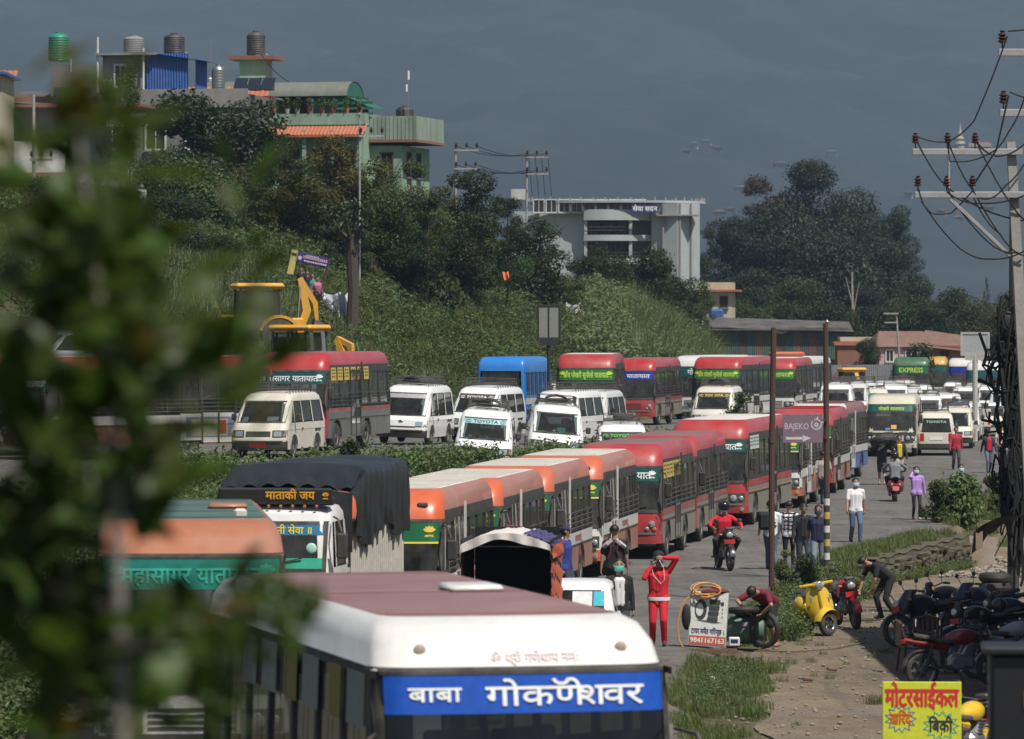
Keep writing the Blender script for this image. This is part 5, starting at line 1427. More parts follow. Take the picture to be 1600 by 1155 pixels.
def trunk_mesh(rng, h, r, spread, nl, lean=.06):
 b = MB(); top = Vector((rng.normal() * lean * h, rng.normal() * lean * h, h))
 mid = top * .5 + Vector((rng.normal() * .04 * h, rng.normal() * .04 * h, 0))
 b.tube([(0, 0, -.4), mid * .5, mid, top * .8, top], [r * 1.25, r, r * .8, r * .5, r * .2], 8)
 for k in range(nl):
  f = .35 + .5 * rng.random(); p = top * f; a = rng.random() * 6.28
  e = p + Vector((math.cos(a) * spread * (.5 + .4 * rng.random()), math.sin(a) * spread * (.5 + .4 * rng.random()), h * (.12 + .22 * rng.random())))
  m = p.lerp(e, .5) + Vector((0, 0, -.05 * h)); b.tube([p, m, e], [r * .5, r * .32, r * .1], 5)
 return b.mesh('trunk', BARK, 60)
def tree_meshes(kind, seed, ratio):
 """unit tree: crown about 1 wide, `ratio` high; returned once and shared by trees of that sort"""
 rng = np.random.default_rng(seed); lobes = []
 H = ratio
 if kind == 'conifer':
  for i in range(16):
   t = i / 15; rr = .42 * (1 - t) ** .9 + .02
   for k in range(max(2, int(7 * (1 - t)))):
    a = rng.random() * 6.28; lobes.append(((math.cos(a) * rr * .6, math.sin(a) * rr * .6, H * (.12 + .86 * t)), (rr * .45, rr * .45, .05 * H), rr + .05))
  V, Fq = leaf_cloud(rng, 4200, lobes, .06, flat=.6, hollow=.2, aspect=.35, droop=.8)
 else:
  nl = {'dense': 15, 'loose': 22, 'column': 16, 'euc': 26, 'shrub': 8}[kind]
  for i in range(nl):
   a = rng.random() * 6.28; q = rng.random() ** .5
   zz = rng.random()
   prof = {'dense': math.sin(math.pi * (.18 + .72 * zz)) ** .6, 'loose': math.sin(math.pi * (.15 + .75 * zz)) ** .8, 'column': .55 + .25 * math.sin(math.pi * zz), 'euc': math.sin(math.pi * (.2 + .7 * zz)) ** .7, 'shrub': (1 - zz * .6)}[kind]
   sz = {'dense': .24, 'loose': .15, 'column': .16, 'euc': .19, 'shrub': .28}[kind] * (.6 + .7 * rng.random())
   rad = .5 * prof - sz * .5
   lo = {'dense': .22, 'loose': .2, 'column': .12, 'euc': .12, 'shrub': .12}[kind]
   lobes.append(((math.cos(a) * rad * q, math.sin(a) * rad * q, H * (lo + (1 - lo - .08) * zz)), (sz, sz, sz * (.75 if kind != 'column' else 1.2)), sz ** 2))
  n, size = {'dense': (13000, .038), 'loose': (7500, .034), 'column': (5000, .048), 'euc': (21000, .030), 'shrub': (2400, .085)}[kind]
  V, Fq = leaf_cloud(rng, n, lobes, size, flat=.45, hollow={'euc': .62, 'dense': .6}.get(kind, .3), droop=.3)
 return V, Fq, lobes
TCACHE = {}
def tree(label, X, Y, width, height, kind, leaf, group=None, seed=None, name=None, cat='tree', zoff=0.0, rz=None):
 v = RNG.randrange(2) if seed is None else seed
 ratio = round(max(.5, min(3.2, height / width)) * 2) / 2
 key = (kind, v, ratio)
 if key not in TCACHE:
  V, Fq, lobes = tree_meshes(kind, hash((kind == 'euc', v, int(ratio * 10))) % 1000 + len(kind), ratio); TCACHE[key] = (V, Fq)
 V, Fq = TCACHE[key]
 ck = ('crown',) + key + (leaf.name,)
 me = cached(ck, lambda: np_mesh('crown', V, Fq, leaf))
 z = Z(X, Y) + zoff
 root = thing(name or 'tree', label, cat, (X, Y, z), RNG.random() * 6.28 if rz is None else rz, group)
 sc = (width, width, height / ratio)
 if kind != 'shrub':
  rng = np.random.default_rng(v + 40)
  tk = ob('trunk', cached(('trunk', kind, v, ratio), lambda: trunk_mesh(rng, ratio * .85, .022 if kind != 'conifer' else .018, .42, 9 if kind != 'conifer' else 3, .05)), root, sc=sc)
 else:
  def st():
   b = MB(); rg = random.Random(v)
   for i in range(9):
    a = rg.random() * 6.28; b.tube([(0, 0, -.05), (math.cos(a) * .15, math.sin(a) * .15, ratio * .4), (math.cos(a) * .34, math.sin(a) * .34, ratio * .75)], [.012, .009, .004], 4)
   return b.mesh('stem', BARK)
  ob('stem', cached(('stem', v, ratio), st), root, sc=sc)
 ob('crown', me, root, sc=sc)
 return root
# scattering of uncountable growth: points with one instanced clump each
def scatter(name, pts, rot, scl, me):
 n = len(pts)
 pm = bpy.data.meshes.new(name); pm.vertices.add(n); pm.vertices.foreach_set('co', np.asarray(pts, np.float32).ravel())
 a = pm.attributes.new('rot', 'FLOAT_VECTOR', 'POINT'); a.data.foreach_set('vector', np.asarray(rot, np.float32).ravel())
 a = pm.attributes.new('scl', 'FLOAT', 'POINT'); a.data.foreach_set('value', np.asarray(scl, np.float32).ravel())
 o = ob(name, pm); o['kind'] = 'stuff'
 src = bpy.data.objects.new(name + '_clump', me)
 g = bpy.data.node_groups.new(name, 'GeometryNodeTree')
 g.interface.new_socket('Geometry', in_out='INPUT', socket_type='NodeSocketGeometry'); g.interface.new_socket('Geometry', in_out='OUTPUT', socket_type='NodeSocketGeometry')
 N, L = g.nodes, g.links
 gi, go = N.new('NodeGroupInput'), N.new('NodeGroupOutput')
 ip = N.new('GeometryNodeInstanceOnPoints'); oi = N.new('GeometryNodeObjectInfo'); oi.inputs['Object'].default_value = src
 r = N.new('GeometryNodeInputNamedAttribute'); r.data_type = 'FLOAT_VECTOR'; r.inputs[0].default_value = 'rot'
 s = N.new('GeometryNodeInputNamedAttribute'); s.data_type = 'FLOAT'; s.inputs[0].default_value = 'scl'
 e = N.new('FunctionNodeEulerToRotation'); L.new(r.outputs['Attribute'], e.inputs[0])
 L.new(gi.outputs[0], ip.inputs['Points']); L.new(oi.outputs['Geometry'], ip.inputs['Instance']); L.new(e.outputs[0], ip.inputs['Rotation']); L.new(s.outputs['Attribute'], ip.inputs['Scale']); L.new(ip.outputs[0], go.inputs[0])
 md = o.modifiers.new('clumps', 'NODES'); md.node_group = g
 return o
def clump(name, seed, n, r, h, size, m, grass=False):
 rng = np.random.default_rng(seed)
 if grass:
  a = rng.random(n) * 6.28; q = r * np.sqrt(rng.random(n)); base = np.stack([np.cos(a) * q, np.sin(a) * q, np.zeros(n) - .03], 1)
  ln = h * (.5 + .6 * rng.random(n)); la = rng.random(n) * 6.28; lr = ln * (.15 + .45 * rng.random(n))
  tip = base + np.stack([np.cos(la) * lr, np.sin(la) * lr, ln], 1); mid = base * .5 + tip * .5 + np.stack([-np.cos(la) * lr * .18, -np.sin(la) * lr * .18, ln * .08], 1)
  sd = np.stack([-np.sin(la), np.cos(la), np.zeros(n)], 1) * (size * (.6 + .6 * rng.random(n)))[:, None]
  V = np.stack([base - sd * .5, base + sd * .5, mid + sd * .4, mid - sd * .4, tip, tip], 1)
  V = V[:, :5]; V = V.reshape(-1, 3); k = np.arange(n)[:, None] * 5
  me = bpy.data.meshes.new(name); f = [tuple(int(x) for x in row) for row in (k + np.array([[0, 1, 2, 3]]))] + [tuple(int(x) for x in row) for row in (k + np.array([[3, 2, 4]]))]
  me.from_pydata([tuple(v) for v in V], [], f); me.materials.append(m); me.update(); return me
 lobes = []
 for i in range(9):
  a = rng.random() * 6.28; q = r * rng.random() ** .5 * .8; z = h * (.25 + .65 * rng.random()) * (1 - .4 * q / r); lobes.append(((math.cos(a) * q, math.sin(a) * q, z), (r * .32, r * .32, h * .25), 1))
 V, Fq = leaf_cloud(rng, n, lobes, size, flat=.7, hollow=.1, aspect=.5)
 return np_mesh(name, V, Fq, m)
def rand_in(rng, n, xf, yf):
 Y = yf(rng.random(n)); X = xf(rng.random(n), Y); return X, Y
def scatter_on(name, rng, X, Y, me, s0, s1, dz=-.05, tilt=.15):
 keep = onroad(X, Y) < .15; X, Y = X[keep], Y[keep]; n = len(X)
 zz = hb(X, Y) + .10 * wn(X, Y) * (1 - (np_ss(-.1, .3, X - xr(Y)) * (Y < 145))) + dz
 rot = np.stack([rng.normal(size=n) * tilt, rng.normal(size=n) * tilt, rng.random(n) * 6.28], 1)
 return scatter(name, np.stack([X, Y, zz], 1), rot, s0 + (s1 - s0) * rng.random(n), me)
# ================================================================ buildings
def wallmat(name, col, stain=.35, scale=.6):
 return mat(name, col, .9, dust=stain, scale=scale, var=.08, dustcol=(col[0] * .42, col[1] * .40, col[2] * .36), streak=(1.6, 1.6, .35), bump=.15)
W_MINT = wallmat('mint_plaster', (.30, .44, .32), .6); W_MINTD = wallmat('mint_plaster_worn', (.30, .38, .31), .85); W_GREY = wallmat('grey_plaster', (.20, .19, .175), .7); W_WHITE = wallmat('white_plaster', (.52, .51, .49), .6)
W_CREAM = wallmat('cream_plaster', (.55, .48, .34)); W_PINK = wallmat('pink_plaster', (.55, .36, .34)); W_CONC = wallmat('bare_concrete', (.30, .29, .27), .55); W_BRICK = wallmat('brick_wall', (.28, .13, .085)); W_PALE = wallmat('pale_blue_concrete', (.40, .44, .44), .4, .12)
RTILE = mat('roof_tile_red', (.42, .12, .055), .8, dust=.3, scale=2, var=.25); RTILE2 = mat('roof_tile_brown', (.17, .085, .06), .85, dust=.3, scale=1.5, var=.3)
BLUE_TIN = mat('blue_tin', (.02, .10, .36), .45, dust=.2, scale=2); GREY_TIN = mat('grey_tin', (.36, .38, .39), .45, dust=.45, metal=.3, scale=1.2, dustcol=(.22, .17, .13)); DARK_TIN = mat('dark_tin', (.055, .05, .05), .6, dust=.4, scale=1); GREEN_NET = mat('green_sheet', (.01, .13, .085), .55, dust=.15, scale=2); GREEN_ROOF = mat('weathered_green_roof', (.13, .15, .12), .6, dust=.4, scale=2)
DARKW = glass('room_window', (.05, .055, .06), .2); WOODF = mat('brown_frame', (.11, .05, .035), .7); WHITEF = mat('white_frame', (.6, .6, .58), .6)
def box_part(name, parent, c, d, m, ch=0.0, rz=0):
 b = MB(); b.box((0, 0, 0), d, 0, ch); return ob(name, b.mesh(name, m), parent, c, (0, 0, rz))
def corr(name, parent, c, w, h, m, axis='x', pitch=.15, tilt=0.0, depth=.03):
 """corrugated sheet panel standing or tilted"""
 b = MB(); n = max(4, int(w / pitch) * 2)
 b.grid(n, 1, lambda u, v: ((u - .5) * w, depth * (1 if int(round(u * n)) % 2 else -1), (v - .5) * h), 0)
 return ob(name, b.mesh(name, m, 10), parent, c, (tilt, 0, 0 if axis == 'x' else math.pi / 2))
def window_part(parent, c, w, h, fm=WOODF, side='front', bars=2):
 rz = {'front': 0, 'right': math.pi / 2, 'left': -math.pi / 2}[side]
 def mk():
  b = MB()
  for x in (-w / 2, w / 2): b.box((x, -.03, 0), (.09, .12, h + .1), 0)
  for z in (-h / 2, h / 2): b.box((0, -.032, z), (w - .08, .12, .09), 0)
  for i in range(1, bars): b.box((-w / 2 + w * i / bars, -.02, 0), (.05, .08, h - .08), 0)
  return b.mesh('window', fm)
 f = ob('window', cached(('win', round(w, 2), round(h, 2), fm.name, bars), mk), parent, c, (0, 0, rz))
 def gl():
  b = MB(); b.add([(-w / 2, 0, -h / 2), (w / 2, 0, -h / 2), (w / 2, 0, h / 2), (-w / 2, 0, h / 2)], [(0, 1, 2, 3)]); return b.mesh('pane', DARKW)
 ob('pane', cached(('pane', round(w, 2), round(h, 2)), gl), f, (0, -.012, 0))
 def sl():
  b = MB(); b.box((0, -.1, 0), (w + .24, .22, .06), 0); return b.mesh('sill', W_CONC)
 ob('sill', cached(('sill', round(w, 2)), sl), f, (0, 0, -h / 2 - .085))
 return f
def tile_skirt(name, parent, x0, x1, y, z, run, drop, m, n=None):
 """sloping strip of ridged roof tiles"""
 b = MB(); n = n or max(6, int((x1 - x0) / .28) * 2); k = 4
 b.grid(n, k, lambda u, v: (lerp(x0, x1, u), y - run * v, z - drop * v + (.05 if int(round(u * n)) % 2 else 0) + .02 * math.sin(v * k * 3)), 0)
 b.grid(n, 1, lambda u, v: (lerp(x0, x1, u), y - run - .02, z - drop - .12 * v), 0)
 return ob(name, b.mesh(name, m, 20), parent)
def water_tank(label, x, y, z, col, r=.55, h=1.3, group=None):
 root = thing('water_tank', label, 'water tank', (x, y, z), 0, group)
 b = MB(); prof = [(r * .97, 0)]
 for i in range(9): zz = h * .84 * (i + .5) / 9; prof += [(r, zz - .035), (r * .96, zz), (r, zz + .035)]
 prof += [(r * .98, h * .86), (r * .75, h * .95), (r * .35, h), (.01, h)]
 b.lathe(prof, 20); ob('tank_body', b.mesh('tank_body', col, 50), root)
 b = MB(); b.lathe([(r * .36, h * .99), (r * .36, h * 1.05), (.01, h * 1.06)], 14); ob('lid', b.mesh('lid', col), root)
 b = MB(); b.tube([(r + .02, 0, .1), (r + .12, 0, .12), (r + .12, 0, -.6)], .03, 5); ob('pipe', b.mesh('pipe', WHITEF), root)
 return root
TANKB = mat('tank_black', (.028, .028, .03), .5, dust=.3, scale=2); TANKG = mat('tank_green', (.01, .22, .13), .45, dust=.15)
def mint_house():
 c = at(478, 300, 262); gz = Z(c.x, 262) - .8; top = 16.6
 h = thing('house', 'mint green house with a red tiled eave and a green roof shelter on the hilltop', 'house', (c.x, 262, gz), math.radians(-14))
 S = top - gz; h.scale = (.74, .74, 1)
 box_part('wall', h, (0, 5, S / 2), (8.6, 9, S), W_MINT); box_part('wall', h, (5.4, 6.2, S / 2 - .5), (2.6, 8, S - 1.0), W_MINT)
 for k in range(4): box_part('floor_slab', h, (.3, 4.9, S - 3.05 - 3.0 * k), (9.4, 10.2, .16), W_MINTD)
 tile_skirt('eave_tiles', h, -4.9, 4.6, .55, S + .15, 1.35, .62, RTILE)
 b = MB(); b.box((0, .3, S + .42), (9.0, .14, .62), 0); b.box((-4.4, 5, S + .42), (.14, 9, .62), 0); b.box((4.2, 3.2, S + .42), (.14, 6, .62), 0); ob('parapet', b.mesh('parapet', W_MINT), h)
 b = MB(); b.box((6.0, 2.1, S - .05), (3.6, .16, 1.3), 0); b.box((7.8, 6, S - .05), (.16, 8, 1.3), 0)
 for i in range(12): b.box((4.4 + .3 * i, 2.0, S - .05), (.06, .05, 1.2), 0)
 ob('parapet', b.mesh('parapet', W_MINTD), h)
 box_part('floor_slab', h, (6.0, 5.9, S - .76), (4.0, 8.3, .14), W_BRICK)
 for z in (S - 2.0, S - 5.0, S - 8.0):
  for x in (-3.3, -1.2, 1.0, 3.1): window_part(h, (x, .49, z), 1.15, 1.5)
  window_part(h, (5.6, 2.19, z), .9, 1.2)
  for y in (4.2, 7): window_part(h, (6.71, y, z), 1.0, 1.3, side='right')
 for x in (-4.2, -2.2, 0, 2.1, 4.2): box_part('column', h, (x, -.35, S - 1.9), (.28, .28, 3.4), W_MINT)
 # roof shelter: barrel vault on green mesh walls
 b = MB(); x0, x1 = -3.4, 2.6
 def g(u, v): a = lerp(math.pi, 0, v); return (lerp(x0, x1, u) + .2 * math.sin(u * 40) * 0, 4.2 - 2.3 * math.cos(a), S + 1.75 + .85 * math.sin(a))
 b.grid(24, 12, g); ob('barrel_roof', b.mesh('barrel_roof', GREEN_ROOF), h)
 b = MB(); n = 14
 for x in (x0 + .05, x1 - .05):
  vs = [(x, 4.2 - 2.3 * math.cos(a), S + 1.75 + .85 * math.sin(a)) for a in [math.pi * i / n for i in range(n + 1)]]; b.add(vs, [tuple(range(n + 1))])
 b.add([(x1, 1.9, S + 1.7), (x1 + 1.6, 1.9, S + 1.15), (x1 + 1.6, 6.4, S + 1.15), (x1, 6.4, S + 1.7)], [(0, 1, 2, 3)])
 b.box((x0 + 1.0, 6.3, S + 1.0), (2, .04, 1.6), 0); b.box((1.2, 2.6, S + 1.15), (2.8, .04, 1.2), 0); b.box((1.5, 6.4, S + 1.0), (3, .04, 1.6), 0)
 for k in range(3): b.box((3.0, 1.9, S + .75 + .3 * k), (3.2, .03, .14), 0)
 ob('green_sheet', b.mesh('green_sheet', GREEN_NET), h)
 b = MB()
 for x in (x0 + .1, -.4, x1 - .1):
  for y in (2.0, 6.4): b.tube([(x, y, S), (x, y, S + 1.75)], .05, 5)
 ob('post', b.mesh('post', DARK_TIN), h)
 M = h.matrix_basis
 def W(x, y, z): v = Euler((0, 0, math.radians(-14))).to_matrix() @ Vector((x * .74, y * .74, z)); return v + Vector((c.x, 262, gz))
 R = random.Random(11)
 for i in range(9):
  p = W(-3.6 + .95 * i + R.uniform(-.2, .2), .34, S + .74); r = thing('potted_plant', ['leafy potted plant on the mint parapet', 'drooping potted plant on the mint parapet', 'tall potted plant on the mint parapet'][i % 3] + ' ' + ['at its far west end', 'second along', 'beside the white pots', 'by the red cloth', 'at mid wall', 'below the vault edge', 'near the shelter post', 'before the mesh', 'at its east end'][i], 'potted plant', p, 0, 'potted plants along the parapet')
  b = MB(); b.lathe([(.10, 0), (.16, .28), (.15, .28), (.01, .25)], 10); ob('pot', b.mesh('pot', W_WHITE if i in (2, 3) else RTILE), r)
  V, Fq = leaf_cloud(np.random.default_rng(i), 90, [((0, 0, .55), (.3, .3, .35), 1)], .16); ob('foliage', np_mesh('foliage', V, Fq, L_MID), r)
 for i, (x, cc, n) in enumerate(((-3.9, 'red', (.5, .02, .03)), (-3.2, 'maroon', (.2, .02, .03)), (-4.5, 'black', (.02, .02, .03)))):
  p = W(x, 1.0, S + .75); b = MB(); b.grid(6, 5, lambda u, v: ((u - .5) * .6, .05 * math.sin(u * 14), .1 + .9 * v)); o = ob('hanging_cloth', b.mesh('hanging_cloth', cloth(cc + '_wash', n))); o.location = p
  tag(o, cc + ' cloth hung to dry on the mint house roof', 'laundry', 'washing on the hilltop roofs')
 p = W(6.2, 5, S + .3); water_tank('black water tank on the mint house side roof', p.x, p.y, p.z - .2, TANKB, .5, 1.1, 'water tanks on hilltop roofs')
 p = W(-4.0, 6.5, S); water_tank('squat grey water tank beside the green roof shelter', p.x, p.y, p.z + .6, TANKB, .5, 1.0, 'water tanks on hilltop roofs')
 p = W(6.7, 4, S + .6); r = thing('antenna', 'thin roof antenna with white plates on the mint house', 'antenna', p); b = MB(); b.tube([(0, 0, 0), (0, 0, 2.6)], .03, 5); b.box((.05, 0, 2.3), (.1, .05, .5), 1); b.box((-.05, 0, 1.6), (.1, .05, .4), 1); ob('mast', b.mesh('mast', [STEEL, WHITE_PRINT]), r)
 return h
def hill_houses():
 # tiled roof house with the tank tower
 c = at(338, 150, 266); gz = Z(c.x, 266); h = thing('house', 'house with red tiled mansard roof and a tank tower, behind the hill trees', 'house', (c.x, 266, gz), math.radians(-12)); S = 18.2 - gz
 box_part('wall', h, (0, 4, S / 2), (5.4, 8, S), W_WHITE); box_part('parapet', h, (0, 3.7, S + .95), (2.6, 4.6, .35), W_MINT)
 tile_skirt('roof_tiles', h, -2.9, 2.9, .9, S + .8, 1.2, 1.0, RTILE)
 b = MB(); b.add([(-2.9, .9, S + .8), (2.9, .9, S + .8), (2.9, 6, S + .8), (-2.9, 6, S + .8)], [(0, 1, 2, 3)]); n = 14
 b.grid(n, 3, lambda u, v: (2.9 + 1.2 * v, lerp(.9 - 1.2 * v, 6, u), S + .8 - 1.0 * v + (.05 if int(round(u * n)) % 2 else 0))); ob('roof', b.mesh('roof', RTILE, 20), h)
 box_part('tower', h, (1.2, 4, S + 1.6), (1.5, 1.5, 1.8), W_MINT); box_part('tower_slab', h, (1.2, 4, S + 2.55), (2.7, 2.2, .22), W_BRICK)
 for z in (S - 1.4, S - 4.5):
  for x in (-1.6, .4): window_part(h, (x, -.01, z), 1.1, 1.4)
 def W(hh, cx, gy, gz_, ang, x, y, z): v = Euler((0, 0, math.radians(ang))).to_matrix() @ Vector((x, y, z)); return v + Vector((cx, gy, gz_))
 p = W(h, c.x, 266, gz, -12, 1.2, 4, S + 2.68); water_tank('tall black water tank on the red roofed house tower', p.x, p.y, p.z, TANKB, .52, 1.35, 'water tanks on hilltop roofs')
 p = W(h, c.x, 266, gz, -12, -1.5, 4, S + .8); water_tank('silver water tank with a thin mast on the tiled roof', p.x, p.y, p.z, STEEL, .3, .75, 'water tanks on hilltop roofs')
 p = W(h, c.x, 266, gz, -12, -1.7, 5, S + .8); r = thing('antenna', 'thin mast standing behind the silver tank', 'antenna', p); b = MB(); b.tube([(0, 0, 0), (0, 0, 2.9)], .025, 4); ob('mast', b.mesh('mast', STEEL), r)
 # grey house with the blue tin shed
 c = at(226, 150, 258); gz = Z(c.x, 258); h = thing('house', 'bare grey concrete house carrying a bright blue tin shed', 'house', (c.x, 258, gz), math.radians(-10)); S = 18.2 - gz
 box_part('wall', h, (1.4, 5.4, S / 2), (8.4, 9, S), W_GREY); box_part('wall', h, (-1.7, 4.2, S + 1.1), (2.4, 4, 2.2), W_CONC); box_part('roof_slab', h, (-1.5, 4.1, S + 2.27), (3.4, 4.8, .13), W_CONC)
 window_part(h, (-1.9, 2.18, S + 1.1), .62, 1.2, WHITEF)
 corr('blue_sheet', h, (.75, 2.1, S + 1.15), 2.3, 2.3, BLUE_TIN); corr('blue_sheet', h, (2.3, 3.4, S + 1.0), 2.5, 2.0, BLUE_TIN, 'y'); b = MB(); b.add([(-.6, 1.8, S + 2.38), (2.9, 1.8, S + 1.85), (2.9, 5.4, S + 1.85), (-.6, 5.4, S + 2.38)], [(0, 1, 2, 3)]); ob('tin_roof', b.mesh('tin_roof', BLUE_TIN), h)
 box_part('parapet', h, (2.0, .84, S - .2), (7.0, .14, 1.0), W_CONC)
 for x in (-2.0, .4, 2.6): window_part(h, (x, .89, S - 2.3), 1.1, 1.3, WHITEF)
 for x, a, c_ in ((-3.1, .2, 3.2), (-.55, -.5, 2.6)): ob('drain_pipe', MB().tube([(x, 1.9, S + a), (x, 1.9, S + c_)], .07, 6).mesh('drain_pipe', WHITEF), h)
 p = W(h, c.x, 258, gz, -10, .4, 5, S + 2.4); water_tank('ribbed black water tank beside the blue shed', p.x, p.y, p.z, TANKB, .58, 1.1, 'water tanks on hilltop roofs')
 p = W(h, c.x, 258, gz, -10, -2.0, 5.5, S + 2.35); water_tank('dull grey water tank behind the white drain pipe', p.x, p.y, p.z, mat('tank_grey', (.22, .22, .22), .7), .58, 1.1, 'water tanks on hilltop roofs')
 p = W(h, c.x, 258, gz, -10, 3.6, 2, S); water_tank('upright steel cylinder tank right of the blue shed', p.x, p.y, p.z, STEEL, .36, 1.6, 'water tanks on hilltop roofs')
 for i in range(3):
  p = W(h, c.x, 258, gz, -10, 5.0 + .75 * i, 1.3, S + .3); r = thing('solar_panel', ['tilted dark solar panel beside the steel tank', 'middle of three tilted solar panels on the grey roof', 'tilted solar panel nearest the tiled roof'][i], 'solar panel', p, math.radians(-10), 'solar panels on the grey roof'); b = MB(); b.box((0, 0, .25), (.7, .04, 1.1), 0, R=Matrix.Rotation(-.9, 3, 'X')); b.box((0, .3, .1), (.6, .05, .4), 1); ob('panel', b.mesh('panel', [mat('solar_black', (.02, .025, .04), .15), STEEL]), r)
 # left-hand houses
 c = at(70, 250, 240); gz = Z(c.x, 240); h = thing('house', 'white plastered house with a pale tin awning at the hill edge', 'house', (c.x, 240, gz), math.radians(-6)); S = 13.6 - gz
 box_part('wall', h, (1.2, 5, S / 2), (9, 8, S), W_WHITE); b = MB(); b.add([(-3.6, -.9, S - .2), (1.2, -.9, S - .2), (.6, 2.5, S + 1.5), (-3.0, 2.5, S + 1.5)], [(0, 1, 2, 3)]); b.box((-1.2, -.95, S - .35), (4.9, .06, .25), 1); ob('awning', b.mesh('awning', [W_WHITE, RTILE]), h)
 box_part('wall', h, (-1.5, 6, S + 1.6), (6, 5, 3.2), W_CONC); box_part('floor_slab', h, (1.2, 4.6, S - 4.2), (9.8, 9, .18), W_CONC)
 for x, z in ((-1.3, S - 1.8), (2.2, S - 1.8), (-1.3, S - 5.8), (2.2, S - 5.8), (4.5, S - 5.8)): window_part(h, (x, .99, z), 2.0, 1.9, WOODF, bars=3)
 p = W(h, c.x, 240, gz, -6, .6, 4, S + 3.2); r = thing('solar_panel', 'large solar panel tilted on the white house roof', 'solar panel', p, 0); b = MB(); b.box((0, 0, .55), (1.9, .06, 1.5), 0, R=Matrix.Rotation(-.8, 3, 'X')); ob('panel', b.mesh('panel', MATS['solar_black']), r)
 box_part('roof_slab', h, (1.0, 5.4, S + 3.27), (7.2, 6.4, .14), W_BRICK)
 c2 = at(92, 80, 262); water_tank('bright green water tank on the leftmost roofs', c2.x, 262, 20.2, TANKG, .56, 1.5, 'water tanks on hilltop roofs')
 h2 = thing('house', 'dark tin roofed house with a patch of red tiles at the photo left edge', 'house', (at(20, 130, 262).x, 262, Z(-27, 262)), 0); S = 18.3 - Z(-27, 262)
 box_part('wall', h2, (1.5, 5, S / 2), (9, 8, S), W_BRICK); box_part('wall', h2, (3.4, 6, S + .9), (3.2, 6, 1.9), W_GREY)
 b = MB(); b.add([(-3, -.6, S - .3), (4, -.6, S - .6), (4, 9, S + .5), (-3, 9, S + .8)], [(0, 1, 2, 3)]); ob('tin_roof', b.mesh('tin_roof', DARK_TIN), h2); tile_skirt('roof_tiles', h2, -2.4, -.0, 3, S + 1.5, 1.8, .6, RTILE)
 for x in (-1.5, 1.2, 3.6): window_part(h2, (x, .99, S - 2.2), 1.2, 1.4)
 h3 = thing('house', 'blue fronted shop house at the very left edge on the hill', 'house', (at(-42, 330, 225).x, 225, Z(-26, 225)), 0); h3.scale = (1, 1, .62); box_part('wall', h3, (0, 4, 4.6), (2.4, 6, 9.2), W_CREAM); box_part('blue_shutter', h3, (.2, .97, 6.5), (1.9, .06, 4), BLUE_TIN); box_part('roof_slab', h3, (0, 4, 9.3), (3, 7, .2), BLUE_TIN)
 for z in (2.0, 4.2): window_part(h3, (.3, .98, z), 1.0, 1.2)
